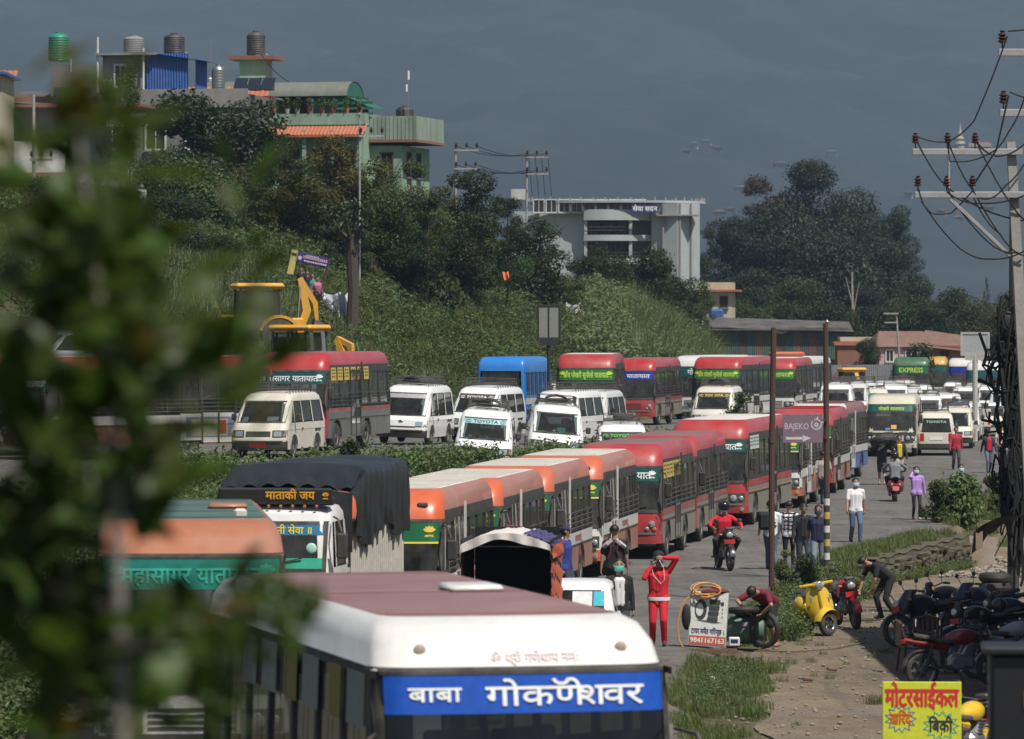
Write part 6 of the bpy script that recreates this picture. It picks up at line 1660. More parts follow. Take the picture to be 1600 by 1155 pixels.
def school():
 c = at(945, 420, 450); gz = Z(c.x, 450) - .6; k = 450 / F
 h = thing('school_building', 'pale concrete block with curved open balconies and an overhanging disc roof', 'building', (c.x, 450, gz)); S = 6 + (502 - 318) * k - gz
 X = lambda px: (px - 945) * k
 zpx = lambda py: 6 + (502 - py) * k - gz
 # right solid stair block with upright joints
 b = MB(); b.prism([(X(1018), 0), (X(1058), -1.2), (X(1094), 1.0), (X(1094), 9), (X(1018), 9)], S, 0, 'z', 0); ob('wall', b.mesh('wall', W_PALE), h)
 for px, y in ((1036, -.75), (1062, -1.05), (1080, .05)): box_part('joint_rib', h, (X(px), y, S / 2), (.16, .3, S), W_CONC)
 box_part('joint_band', h, (X(1056), -.6, zpx(337)), (4.2, 1.6, .12), W_CONC)
 # left block
 b = MB(); b.prism([(X(800), 1.5), (X(912), .6), (X(912), 8), (X(800), 8)], zpx(330), 0, 'z', 0); ob('wall', b.mesh('wall', W_PALE), h)
 box_part('wall', h, (X(965), 6, S / 2 - .3), (7.5, 3, S - .6), W_PALE)
 # curved balconies
 for i, (py, hh) in enumerate(((336, 1.0), (372, .55), (408, .55))):
  b = MB(); n = 12
  xs = [lerp(X(912), X(1022), j / n) for j in range(n + 1)]; ys = [.4 + 2.2 * ((j / n - .35) * 1.4) ** 2 - 1.6 for j in range(n + 1)]
  poly = [(x, y) for x, y in zip(xs, ys)] + [(xs[-1], 5), (xs[0], 5)]; b.prism(poly, hh, 0, 'z', zpx(py) - hh / 2); ob('balcony_slab', b.mesh('balcony_slab', W_PALE), h)
 for i in range(9):
  x = lerp(X(842), X(1000), i / 8); window_part(h, (x, .45 if x > X(912) else 1.0 - .9 * (x - X(800)) / 6.7 - .15, zpx(322)), 1.0, 1.2, WHITEF)
 for py in (352, 392):
  for px in (930, 952, 975): window_part(h, (X(px), 4.48, zpx(py)), 1.1, 1.6, WOODF)
  for px in (915, 985): box_part('column', h, (X(px), -.4, zpx(py)), (.3, .3, 2.2), W_PALE)
  b = MB()
  for i in range(2): b.tube([(X(914), -.7, zpx(py + 8) + .3 * i), (X(950), -1.15, zpx(py + 8) + .3 * i), (X(1000), -.6, zpx(py + 8) + .3 * i)], .03, 4)
  ob('railing', b.mesh('railing', DARK_TIN), h)
 b = MB(); n = 28; pl = [(X(965) + (X(1106) - X(965)) * math.cos(t), 5 + 6.5 * math.sin(t)) for t in [2 * math.pi * i / n for i in range(n)]]
 b.prism(pl, .22, 0, 'z', S + .05); ob('roof_disc', b.mesh('roof_disc', W_PALE), h)
 b = MB()
 for i in range(44):
  t = 2 * math.pi * i / 44; b.box((X(965) + (X(1106) - X(965)) * math.cos(t) * .985, 5 + 6.4 * math.sin(t), S + .42), (.12, .1, .26 + .12 * (i % 3 == 0)), 0)
 ob('roof_rim', b.mesh('roof_rim', mat('pinkish_rim', (.36, .30, .29), .8, dust=.5, scale=1)), h, kind='stuff')
 s = ob('name_board', MB().box((0, 0, 0), (2.5, .1, .75)).mesh('name_board', mat('navy_board', (.03, .04, .15), .5)), h, (X(1007), -1.65, zpx(327)))
 ob('lettering', text_mesh('lettering', 'सेवा सदन', .62, WHITE_PRINT, bold=.03, fn=lambda x, z: (x, -.056, z), width=2.3), s)
 box_part('water_tank_room', h, (X(812), 3, zpx(303)), (1.6, 2, 1.0), W_WHITE)
def low_houses():
 # long shed with coloured sheets, its tin fence, pink house, brown-roofed houses, yellow house
 def PX(px, Y): return (px - CX) * Y / F
 Y = 400; s = thing('long_shed', 'long low shed with dark roof and patched coloured sheet walls', 'shed', (PX(1215, Y), Y, Z(PX(1215, Y), Y)), 0); zt = 6 + (502 - 512) * Y / F - s.location.z
 cols = [mat('sheet_teal', (.03, .10, .10), .7, dust=.3), mat('sheet_brown', (.17, .09, .05), .7, dust=.3), mat('sheet_green', (.05, .12, .05), .7, dust=.3), mat('sheet_slate', (.06, .08, .10), .7, dust=.3), mat('sheet_rust', (.15, .07, .045), .7, dust=.3), mat('sheet_plum', (.07, .045, .05), .7, dust=.3)]
 for i in range(18): corr('wall_sheet', s, (-5.4 + .64 * i, 0, zt - 1.2 - .02 * i), .63, 2.3, cols[(i * 7 + i // 4) % 6])
 b = MB(); b.add([(-6.1, -.6, zt + .05), (6.3, -.6, zt - .35), (6.3, 5, zt + .5), (-6.1, 5, zt + .9)], [(0, 1, 2, 3)]); b.box((0, -.62, zt - .16), (12.2, .05, .14), 0); ob('roof', b.mesh('roof', DARK_TIN), s)
 b = MB(); b.box((0, 2.6, zt / 2), (11.8, 4.6, zt), 0); ob('wall', b.mesh('wall', DARK_TIN), s)
 Y = 330; f = thing('tin_fence', 'pale corrugated tin fence behind the queued buses', 'fence', (PX(1270, Y), Y, Z(PX(1270, Y), Y)), math.radians(10))
 for i in range(16): corr('sheet', f, (-6.2 + .80 * i, .02 * (i % 2), 1.5 + .12 * (i / 16) - .1), .80, 2.6, GREY_TIN, pitch=.12)
 Y = 370; h = thing('house', 'low pink walled house under a brown tiled gable roof', 'house', (PX(1412, Y), Y, Z(PX(1412, Y), Y)), math.radians(8)); k = Y / F; z = 6 + (502 - 540) * k - h.location.z
 box_part('wall', h, (0, 3, z / 2), (3.6, 5, z), W_PINK); b = MB(); b.add([(-2.2, .2, z - .1), (2.0, .2, z - .1), (2.2, 3, z + 1.1), (-1.3, 3, z + 1.1)], [(0, 1, 2, 3)]); b.add([(-1.3, 3, z + 1.1), (2.2, 3, z + 1.1), (2.4, 5.8, z - .1), (-2.0, 5.8, z - .1)], [(0, 1, 2, 3)]); b.add([(-2.2, .2, z - .1), (-1.3, 3, z + 1.1), (-2.0, 5.8, z - .1)], [(0, 1, 2)]); ob('roof', b.mesh('roof', RTILE2), h)
 window_part(h, (-1.0, .49, z - .8), .6, .9, WHITEF); window_part(h, (.7, .49, z - .8), .9, .8, WHITEF)
 h = thing('house', 'dark red brick house with a slumped brown roof', 'house', (PX(1478, Y), Y + 4, Z(PX(1478, Y), Y)), math.radians(-12)); box_part('wall', h, (0, 3, z / 2), (3.6, 5, z), W_BRICK)
 b = MB(); b.add([(-2.2, .2, z), (2.4, .2, z - .5), (2.0, 3, z + .7), (-1.6, 3, z + 1.2)], [(0, 1, 2, 3)]); b.add([(-1.6, 3, z + 1.2), (2.0, 3, z + .7), (2.2, 6, z - .2), (-2.0, 6, z)], [(0, 1, 2, 3)]); ob('roof', b.mesh('roof', RTILE2), h); window_part(h, (.2, .49, z - .8), .7, .8)
 h = thing('house', 'little brown gabled hut beside the yellow loader cabin', 'house', (PX(1322, 320), 320, Z(PX(1322, 320), 320)), 0); box_part('wall', h, (0, 1.5, .9), (1.8, 2, 1.8), W_BRICK); b = MB(); b.prism([(-1.1, 1.8), (0, 2.8), (1.1, 1.8)], 2.6, 0, 'y', .2); ob('roof', b.mesh('roof', RTILE2), h)
 Y = 430; h = thing('house', 'small yellow house with orange eaves beyond the bamboo', 'house', (PX(1118, Y), Y, Z(PX(1118, Y), Y) - .3), math.radians(-6)); k = Y / F; g = h.location.z; z = 6 + (502 - 456) * k - g
 box_part('wall', h, (0, 3, z / 2), (2.9, 5, z), W_CREAM); box_part('roof_slab', h, (.2, 2.8, z + .1), (3.7, 5.8, .18), RTILE); box_part('parapet', h, (0, 3, z + .5), (2.9, 4.6, .7), W_CREAM)
 for x in (-.8, .7): window_part(h, (x, .49, z - .9), .7, 1.0)
 box_part('blue_drum', h, (.1, .2, z - 2.0), (1.2, .5, .9), BLUE_TIN, .15)
 h = thing('house', 'orange walled annex with cream top beside the tin fence', 'house', (PX(1342, 390), 390, Z(PX(1342, 390), 390)), 0); box_part('wall', h, (0, 2, 2.0), (3.4, 3, 4), W_BRICK); box_part('roof_slab', h, (0, 2, 4.15), (4, 3.4, .3), RTILE); box_part('parapet', h, (.2, 2, 4.5), (3.4, 3, .35), W_CREAM)
def hit(px, py):
 for Y in np.linspace(2230, 4250, 600):
  if mz((px - CX) * Y / F, Y) > 6 - (py - HY) * Y / F: return float(Y)
 return 4200.0
def far_hillside():
 R = random.Random(21)
 nm = ['pale', 'rust roofed', 'white', 'brown', 'cream']
 spots = [(1085, 232, 2), (1105, 226, 2), (1118, 238, 0), (1072, 240, 1), (1250, 290, 3), (1262, 294, 2), (1222, 262, 0), (1140, 332, 1), (1128, 338, 0), (1302, 243, 2), (1420, 310, 4), (1545, 330, 3), (1500, 345, 0), (1470, 338, 1), (1330, 350, 4), (1160, 300, 2)]
 for i, (px, py, k) in enumerate(spots):
  Y = hit(px, py)
  x = (px - CX) * Y / F; z = mz(x, Y); w = R.uniform(4, 7.5); hh = R.uniform(2.6, 4)
  r = thing('hillside_house', 'tiny %s house far up the hazy mountain, %s' % (nm[k], ['left of the long white one', 'wide white and topmost of its cluster', 'lowest right of the upper cluster', 'leftmost of the upper cluster', 'lower pair left', 'lower pair right', 'alone above the gum trees', 'lower left by the gum trees', 'lowest above the yellow house', 'alone above the tallest gum tree', 'right of the gum trees', 'under the pole arms', 'low between pole and gum trees', 'just above the right tree line', 'behind the gum tree top', 'alone right of the concrete block'][i]), 'house', (x, Y, z - 1), R.uniform(-.4, .4), 'far houses on the mountain')
  box_part('wall', r, (0, 3, hh / 2), (w, 4, hh), [W_GREY, W_BRICK, W_WHITE, W_BRICK, W_CONC][k]); b = MB(); b.prism([(-w * .55, hh), (0, hh + .9), (w * .55, hh)], 5, 0, 'y', -.5); ob('roof', b.mesh('roof', [RTILE2, RTILE2, W_GREY, RTILE2, RTILE2][k]), r)
 # temple with tiered golden spire
 px, py = 1500, 232; Y = hit(px, py)
 x = (px - CX) * Y / F; k = Y / F; r = thing('temple', 'pale hazy temple tower with a tiered spire far up the mountain', 'temple', (x, Y, mz(x, Y) - 1)); GW = mat('temple_gold', (.42, .32, .22), .6)
 b = MB(); b.lathe([(2.6, -4), (2.6, 2), (1.4, 2.3), (1.4, 7 * k), (3.4, 8 * k), (2.8, 11 * k), (1.8, 12 * k), (2.8, 16 * k), (1.3, 20 * k), (1.7, 23 * k), (.8, 28 * k), (.35, 36 * k), (.05, 42 * k)], 10); ob('tower', b.mesh('tower', GW), r)
 box_part('hall', r, (31 * k, 4, 2.6), (36 * k, 5, 2.4), mat('temple_ochre', (.34, .24, .16), .8)); box_part('hall_roof', r, (31 * k, 4, 4.1), (30 * k, 4, .6), RTILE)
mint_house(); hill_houses(); school(); low_houses(); far_hillside()
# shop house standing just outside the frame, right of the yard; it shades the parked motorcycles
def shop():
 h = thing('shop_house', 'three storey brick shop house beside the motorcycle yard', 'house', (10.65, 64, 0), 0)
 box_part('wall', h, (4.5, 13, 4.8), (8, 26, 9.6), W_BRICK);
 for z in (3.3, 6.5): box_part('floor_slab', h, (4.3, 13, z), (9, 26.6, .18), W_CONC)
 box_part('roof_slab', h, (4.2, 13, 9.7), (9.4, 27, .2), W_CONC)
 for y in (3, 8, 13, 18, 23):
  for z in (4.9, 8.0): window_part(h, (.49, y, z), 1.3, 1.4, side='left')
  box_part('shutter', h, (.47, y, 1.35), (.05, 2.6, 2.5), BLUE_TIN)
 box_part('canopy', h, (.1, 12, 3.05), (1.4, 14, .1), DARK_TIN)
shop()
# ================================================================ poles, wires, signs
CONC = mat('pole_concrete', (.36, .34, .31), .9, dust=.4, scale=2, bump=.2, dustcol=(.20, .19, .17)); RUST = mat('rusty_pole', (.075, .042, .032), .8, dust=.35, scale=3, dustcol=(.11, .07, .05)); WIREM = mat('cable_black', (.012, .012, .012), .7); CERAM = mat('brown_ceramic', (.05, .022, .015), .3); GALV = mat('galvanised', (.42, .42, .41), .5, dust=.4, metal=.3, scale=3, dustcol=(.22, .15, .1)); POLEG = mat('dark_steel_pole', (.035, .035, .037), .6, dust=.2)
def wire(label, pts, sag=.5, r=.018, group='overhead wires', name='wire'):
 P = []
 for a, b in zip(pts, pts[1:]):
  a, b = Vector(a), Vector(b); n = 14
  for i in range(n): t = i / n; p = a.lerp(b, t); p.z -= sag * 4 * t * (1 - t); P.append(p)
 P.append(Vector(pts[-1])); o = ob(name, MB().tube(P, r, 5).mesh(name, WIREM)); return tag(o, label, 'wire', group)
def insulator(parent, p, k=1.0):
 def mk():
  b = MB(); b.lathe([(.012, -.12), (.012, 0), (.05, .01), (.075, .03), (.04, .06), (.075, .08), (.04, .11), (.07, .13), (.03, .17), (.045, .19), (.01, .2)], 12); return b.mesh('insulator', CERAM)
 return ob('insulator', cached('insul', mk), parent, p, sc=(k, k, k))
Yp = 100.0; kp = Yp / F
def pz(py): return CAMZ - (py - HY) * kp
def pxx(px): return (px - CX) * kp
# concrete pole, leaning, with two crossarms
base = Vector((pxx(1622), Yp, Z(pxx(1622), Yp) - .3)); topp = Vector((pxx(1579), Yp, pz(222)))
pole = thing('power_pole', 'leaning concrete power pole with two wooden crossarms', 'utility pole', base)
d = topp - base
b = MB(); b.tube([(0, 0, 0), d * .5, d], [.19, .16, .125], 4, 0, True); ob('shaft', b.mesh('shaft', CONC), pole)
L0 = Vector(base)
for py, x0, x1 in ((238, 1424, 1596), (305, 1428, 1600)):
 za = pz(py) - L0.z
 b = MB(); b.box(((pxx(x0) + pxx(x1)) / 2 - L0.x, -.16, za), (pxx(x1) - pxx(x0), .09, .13), 0, .01); arm = ob('crossarm', b.mesh('crossarm', GALV), pole)
 for px in ((1429, 1479, 1522) if py == 238 else (1433, 1478, 1518)): insulator(arm, (pxx(px) - L0.x, -.16, za + .17), 1.15)
b = MB(); b.tube([(pxx(1483) - L0.x, -.2, pz(312) - L0.z), (pxx(1577) - L0.x, -.16, pz(400) - L0.z)], .045, 5); b.tube([(pxx(1481) - L0.x, -.19, pz(240) - L0.z), (pxx(1481) - L0.x, -.19, pz(300) - L0.z)], .025, 5); ob('brace', b.mesh('brace', GALV), pole)
# second pole outside the frame whose arms reach in
p2 = thing('power_pole', 'concrete power pole at the right edge whose two upper arms reach into view', 'utility pole', (pxx(1668), Yp + 1, -.6))
b = MB(); b.tube([(0, 0, 0), (0, 0, 14)], [.2, .13], 4); ob('shaft', b.mesh('shaft', CONC), p2)
for py, x0 in ((79, 1566), (174, 1568)):
 za = pz(py) + .6; b = MB(); b.box(((pxx(x0) - pxx(1668)) / 2 + .3, -.16, za), (pxx(1668) - pxx(x0) + .6, .1, .15), 0, .01); arm = ob('crossarm', b.mesh('crossarm', GALV), p2); insulator(arm, (pxx(x0 + 6) - pxx(1668), -.16, za + .19), 1.4)
def PP(px, py, dy=-.2): return (pxx(px), Yp + dy, pz(py))
wl = [([PP(1572, 58), PP(1520, 190), PP(1480, 222), PP(1430, 213)], .05, 'wire looping from the upper arm down to the left insulator'),
  ([PP(1430, 218), PP(1482, 296), PP(1600, 345, 0)], .12, 'wire falling from the outer top insulator across the lower arm'),
  ([PP(1480, 222), PP(1520, 300), PP(1590, 400, 0)], .1, 'wire dropping from the middle top insulator to the pole'),
  ([PP(1524, 222), PP(1575, 315), PP(1610, 350, 0)], .06, 'wire from the inner top insulator to the pole'),
  ([PP(1574, 150), PP(1555, 235), PP(1519, 290)], .0, 'straight wire from the second arm to the lower arm'),
  ([PP(1600, 150), PP(1575, 205), PP(1545, 240), PP(1482, 252), PP(1480, 222)], .08, 'wire curling under the top crossarm'),
  ([PP(1434, 296), PP(1445, 325), PP(1500, 390), PP(1545, 405), PP(1600, 392)], .06, 'lowest wire bellying out below the lower arm'),
  ([PP(1480, 296), PP(1500, 330), PP(1550, 385), PP(1590, 395)], .05, 'wire hanging beside the diagonal brace'),
  ([PP(1520, 296), PP(1485, 333), PP(1455, 334), PP(1438, 315)], .02, 'short slack wire under the lower arm'),
  ([PP(1520, 310), PP(1560, 365), PP(1600, 400)], .1, 'wire from the inner lower insulator to the right'),
  ([PP(1524, 222), PP(1560, 245), PP(1610, 215)], .08, 'wire along the top arm to the right edge'),
  ([PP(1478, 300), PP(1530, 318), PP(1610, 300)], .08, 'wire along the lower arm to the right edge'),
  ([PP(1576, 145), PP(1605, 155)], .01, 'short wire at the second arm tip'), ([PP(1573, 50), PP(1612, 46)], .01, 'short wire at the highest arm tip'),
  ([PP(1528, 310), PP(1570, 290), PP(1615, 225)], .12, 'wire rising from the lower arm towards the right edge')]
for pts, sag, lab in wl: wire(lab, pts, sag, .017 if sag else .02)
# dark pole with the cable bundle and box
Yd = 101.0; kd = Yd / F; xd = (1583 - CX) * kd; zd = Z(xd, Yd)
pd = thing('cable_pole', 'dark steel pole wrapped in a black bundle of cables with a grey box', 'utility pole', (xd, Yd, zd))
b = MB(); b.tube([(0, 0, -.2), (.02, 0, 8.6)], [.125, .10], 10); ob('shaft', b.mesh('shaft', POLEG), pd)
b = MB(); b.box((0, -.2, CAMZ - (716 - HY) * kd - zd), (.40, .2, .44), 0, .03); ob('meter_box', b.mesh('meter_box', mat('grey_box', (.16, .17, .18), .5)), pd)
b = MB(); R = random.Random(4)
for i in range(90):
 z0 = R.uniform(3.0, 6.6); x0 = R.uniform(-.18, .2); pts = []
 for j in range(9):
  t = j / 8; pts.append((x0 + .16 * math.sin(t * 5 + i) + (1.0 if i % 5 == 0 else .2) * (t - .5) * R.uniform(.6, 1.2), -.14 + .2 * math.sin(i * 2.1 + t * 4), z0 - 2.2 * t * R.uniform(.6, 1.3) + .4 * math.sin(t * 6 + i)))
 b.tube(pts, R.uniform(.014, .05), 5)
for i in range(10):
 a = [2 * math.pi * j / 14 for j in range(15)]; r = R.uniform(.15, .42); cx, cz = R.uniform(-.3, .3), R.uniform(3.6, 6.4)
 b.tube([(cx + r * math.cos(t), -.2 + .05 * math.sin(3 * t), cz + r * math.sin(t) * 1.2) for t in a], .014, 4)
for i in range(16): b.ball((R.uniform(-.12, .2), R.uniform(-.12, .12), R.uniform(2.9, 6.3)), R.uniform(.12, .26), 9, 6, 0, (1, .7, 1.7))
ob('cable_bundle', b.mesh('cable_bundle', WIREM), pd)
# rusty poles with the cafe sign between
def rusty(px, pybase, pytop, label, r):
 Y = F * 6 / (pybase - HY); x = (px - CX) * Y / F; z = Z(x, Y); t = thing('steel_pole', label, 'pole', (x, Y, z)); h = CAMZ - (pytop - HY) * Y / F - z
 return t, x, Y, z, h
t, x1, Y1, z1, h1 = rusty(1206, 942, 512, 'bare rusty steel pole behind the tyre mender', .07)
b = MB(); b.tube([(0, 0, -.1), (0, 0, h1 * .55), (.04, 0, h1)], [.068, .066, .06], 10); b.lathe([(.075, h1 * .58), (.075, h1 * .6)], 10); ob('shaft', b.mesh('shaft', RUST), t)
b = MB(); b.box((.14, 0, h1 - .12), (.2, .05, .06), 0, .01); b.tube([(.05, 0, h1 - .05), (.2, 0, h1 - .14), (.32, 0, h1 - .08)], .02, 5); ob('bracket', b.mesh('bracket', DARKP), t)
t, x2, Y2, z2, h2 = rusty(1292, 906, 505, 'rusty steel pole with yellow, black and white bands at its foot', .07)
hb_ = 2.05
b = MB(); b.tube([(0, 0, hb_), (-.03, 0, h2)], [.07, .06], 10); ob('shaft', b.mesh('shaft', RUST), t)
STRY = mat('band_yellow', (.55, .40, .05), .6, dust=.3); STRW = mat('band_white', (.66, .65, .62), .6, dust=.3); STRK = mat('band_black', (.02, .02, .02), .6, dust=.25)
nb = 13
for i in range(nb):
 b = MB(); b.lathe([(.073, hb_ * i / nb - (.1 if i == 0 else 0)), (.073, hb_ * (i + 1) / nb)], 12); o = ob('painted_band', b.mesh('painted_band', STRK if i % 2 == 0 else (STRW if (i // 2) % 2 else STRY)), t)
b = MB(); b.lathe([(.03, h2), (.05, h2 + .03), (.01, h2 + .08)], 8); b.box((-.14, 0, h2 - .02), (.18, .04, .04), 0); ob('pole_cap', b.mesh('pole_cap', STEEL), t)
xs0, xs1 = (1223 - CX) * Y2 / F, (1285 - CX) * Y2 / F; zs0, zs1 = CAMZ - (692 - HY) * Y2 / F, CAMZ - (647 - HY) * Y2 / F
sg = thing('hanging_sign', 'mauve cafe sign with white letters, a round badge and an arrow, on the banded pole', 'sign', ((xs0 + xs1) / 2, Y2 - .1, (zs0 + zs1) / 2), math.radians(-4)); w_, h_ = xs1 - xs0, zs1 - zs0
b = MB(); b.box((0, 0, 0), (w_, .04, h_), 0, .006); ob('board', b.mesh('board', mat('mauve_board', (.22, .14, .19), .6, dust=.2)), sg)
b = MB(); b.box((w_ / 2 + .05, .03, .2), (.14, .03, .04), 0); b.box((w_ / 2 + .05, .03, -.2), (.14, .03, .04), 0); ob('bracket', b.mesh('bracket', DARKP), sg)
SIGNW = mat('sign_letters', (.62, .60, .60), .6)
ob('lettering', text_mesh('lettering', 'BAJEKO', .2, SIGNW, bold=.0, fn=lambda x, z: (-.13 * w_ - .02 + x, -.023, .05 + z), width=w_ * .60), sg)
b = MB(); f = lambda x, z: (x, -.023, z)
ax, az = -.42 * w_, -.34 * h_; b.add([f(ax, az - .03), f(.02, az - .03), f(.02, az + .03), f(ax, az + .03)], [(0, 1, 2, 3)]); b.add([f(.0, az - .075), f(.2, az), f(.0, az + .075)], [(0, 1, 2)]); ob('arrow', b.mesh('arrow', SIGNW), sg)
b = MB(); cxs, czs = .34 * w_, .14 * h_
def arc(r0, r1, a0, a1, n=14, kx=1.0):
 vs = [];
 for i in range(n + 1):
  a = lerp(a0, a1, i / n); vs += [f(cxs + kx * r0 * math.cos(a), czs + r0 * math.sin(a)), f(cxs + kx * r1 * math.cos(a), czs + r1 * math.sin(a))]
 b.add(vs, [(2 * i, 2 * i + 1, 2 * i + 3, 2 * i + 2) for i in range(n)])
arc(.10, .125, math.pi * .75, math.pi * 2.1); arc(.10, .125, math.pi * .2, math.pi * .62); arc(.02, .045, 0, 6.28); arc(.058, .07, math.pi * 1.05, math.pi * 1.95)
b.add([f(cxs - .02, czs + .12), f(cxs + .05, czs + .20), f(cxs + .04, czs + .11)], [(0, 1, 2)]); b.add([f(cxs + .1, czs + .02), f(cxs + .17, czs + .05), f(cxs + .11, czs + .07)], [(0, 1, 2)]); ob('badge', b.mesh('badge', SIGNW), sg)
# light-box signs
def lightbox(label, px0, px1, py0, py1, pyb, Y, face, frame, pr=.09, double=False, rz=0.0, deep=.3):
 k = Y / F; x = (px0 + px1) / 2; X = (x - CX) * k; gz = Z(X, Y); r = thing('light_box_sign', label, 'sign', (X, Y, gz), rz); w = (px1 - px0) * k; h = (py1 - py0) * k; zc = CAMZ - ((py0 + py1) / 2 - HY) * k - gz
 b = MB(); b.tube([(0, .05, -.2), (0, .05, zc - h / 2)], pr, 10); ob('post', b.mesh('post', frame), r)
 b = MB(); t = .07 * w
 b.box((0, deep / 2 + .02, zc), (w - .02, deep, h - .02), 0)
 for sx in (-1, 1): b.box((sx * (w / 2 - t / 2), 0, zc), (t, .08, h), 0)
 for sz in (-1, 1): b.box((0, -.002, zc + sz * (h / 2 - t / 2)), (w - 2 * t, .08, t), 0)
 if double: b.box((0, -.004, zc), (t * .7, .08, h - 2 * t), 0)
 b.box((0, .03, zc - h / 2 - .12), (w * .7, .2, .22), 0); ob('frame', b.mesh('frame', frame), r)
 for sx in ((-1, 1) if double else (0,)):
  ww = (w - 2 * t) / (2 if double else 1) - (t * .5 if double else 0); b = MB(); b.box((sx * (w - 2 * t) / 4, .005, zc), (ww, .03, h - 2 * t), 0); ob('panel', b.mesh('panel', face), r)
 return r
DFR = mat('dark_frame', (.03, .03, .03), .5)
lightbox('tall blank two panel light box on a dark post behind the microbuses', 839, 876, 476, 530, 640, 190, mat('grey_panel', (.22, .23, .19), .5, dust=.2), DFR, .07, True)
lightbox('square blank billboard box on a pale post at the far right', 1501, 1546, 519, 556, 660, 240, mat('pale_panel', (.42, .44, .45), .5, dust=.2), mat('pale_frame', (.50, .48, .44), .6, dust=.3), .14, rz=math.radians(-8), deep=.6)
# hill power poles
def hpole(px, pytop, pybase, Y, arms, label, lean=0.0):
 k = Y / F; X = (px - CX) * k; z0 = Z(X, Y) - .3; t = thing('power_pole', label, 'utility pole', (X, Y, z0)); h = CAMZ - (pytop - HY) * k - z0
 b = MB(); b.tube([(lean, 0, 0), (0, 0, h)], [.10, .07] if px != 562 else [.06, .05], 8); ob('shaft', b.mesh('shaft', GALV), t)
 for py, l, r in arms:
  za = CAMZ - (py - HY) * k - z0; b = MB(); b.box(((l + r) / 2 * k, -.12, za), ((r - l) * k, .08, .1), 0); a = ob('crossarm', b.mesh('crossarm', GALV), t)
  for i in range(3): insulator(a, (lerp(l + 3, r - 3, i / 2) * k, -.12, za + .17), 1.3)
 return X, Y, z0, h
hpole(712, 226, 400, 290, [(235, -2, 36), (264, -2, 34)], 'slim pale power pole with two short arms by the mint house')
hpole(823, 240, 395, 300, [(246, -2, 34), (272, -2, 34)], 'slim pale power pole with two short arms left of the concrete block')
hpole(562, 170, 420, 240, [(178, -2, 2), (213, -1, 38)], 'grey metal pole standing in front of the mint house', 0)
hpole(1400, 486, 562, 350, [(490, -20, 4), (504, -18, 2)], 'leaning old power pole with two stub arms before the pink house', .5)
hpole(53, 148, 330, 230, [(250, -6, 30)], 'pale concrete pole among the leftmost houses')
k1, k2 = 290 / F, 300 / F
for i, (pa, pb) in enumerate(((235, 246), (264, 272))):
 for j in range(3): wire(['upper', 'lower'][i] + ' run of wire between the two slim hill poles, %s strand' % ['outer', 'middle', 'inner'][j], [((714 + 16 * j - CX) * k1, 289.8, CAMZ - (pa - 6 - HY) * k1), ((825 + 15 * j - CX) * k2, 299.8, CAMZ - (pb - 6 - HY) * k2)], .35, .022)
for j in range(4): wire('slanting wire from the slim pole down behind the concrete block, %s' % ['leftmost', 'second from left', 'third from left', 'rightmost'][j], [((826 + 10 * j - CX) * k2, 299.8, CAMZ - (244 - HY) * k2), ((835 + 11 * j - CX) * k2, 330, CAMZ - (306 - HY) * 330 / F)], .05, .02)
wire('long wire slanting from the tank tower to the green shelter', [at(408, 85, 262), at(452, 128, 262)], .2, .025)
# tyre mender's board, compressor, tyre; yellow sale board; grating
P = at(1104, 1018, 87.2); X, Y = P.x, P.y
bd = thing('sign_board', 'white tyre repair board with tyre picture and red phone number strip', 'sign', (X, Y, Z(X, Y)), math.radians(-6), rot=(math.radians(-5), math.radians(3.5), math.radians(-6)))
w, h = .68, .98
b = MB(); b.box((0, .02, h / 2 + .05), (w, .04, h), 0, .008); b.tube([(-w / 2 + .03, .05, h), (-w / 2 + .03, .45, 0)], .015, 4); b.tube([(w / 2 - .03, .05, h), (w / 2 - .03, .45, 0)], .015, 4); ob('board', b.mesh('board', mat('board_white', (.70, .72, .68), .5, dust=.12)), bd)
b = MB(); b.box((0, .018, h / 2 + .05), (w + .02, .03, h + .02), 0); ob('frame', b.mesh('frame', mat('frame_green', (.25, .33, .27), .5)), bd)
zf = -.0035
f = lambda x, z: (x, zf, z)
b = MB(); b.add([f(-w / 2 + .01, .065), f(w / 2 - .01, .065), f(w / 2 - .01, .225), f(-w / 2 + .01, .225)], [(0, 1, 2, 3)]); st = ob('number_strip', b.mesh('number_strip', mat('strip_red', (.55, .10, .05), .5)), bd)
ob('lettering', text_mesh('lettering', '9841167163', .13, WHITE_PRINT, bold=.025, fn=lambda x, z: (x, zf - .003, .145 + z), width=w * .90), st)
ob('lettering', text_mesh('lettering', [('टायर ', 0), ('मम', .15), ('ॅ', -.12), ('त ग', 0), ('िर', 0), ('न्छ ।', 0)], .14, mat('navy_ink', (.03, .035, .13), .5), bold=.02, fn=lambda x, z: (x, zf, .31 + z), width=w * .88), bd)
b = MB(); INK = mat('tyre_print', (.045, .055, .05), .5); INK2 = mat('tyre_print_light', (.10, .125, .11), .5)
def ell(cx, cz, rx, rz_, r2, m, n=26, dz=0.0, dy=0):
 vs = []
 for i in range(n):
  a = 2 * math.pi * i / n; vs += [(cx + rx * math.cos(a), zf - dy, cz + rz_ * math.sin(a)), (cx + rx * r2 * math.cos(a) + dz, zf - dy, cz + rz_ * r2 * math.sin(a))]
 b.add(vs, [(2 * i, 2 * i + 1, (2 * i + 3) % (2 * n), (2 * i + 2) % (2 * n)) for i in range(n)], m)
ell(-.15, .70, .11, .19, .62, 0, dz=-.02)
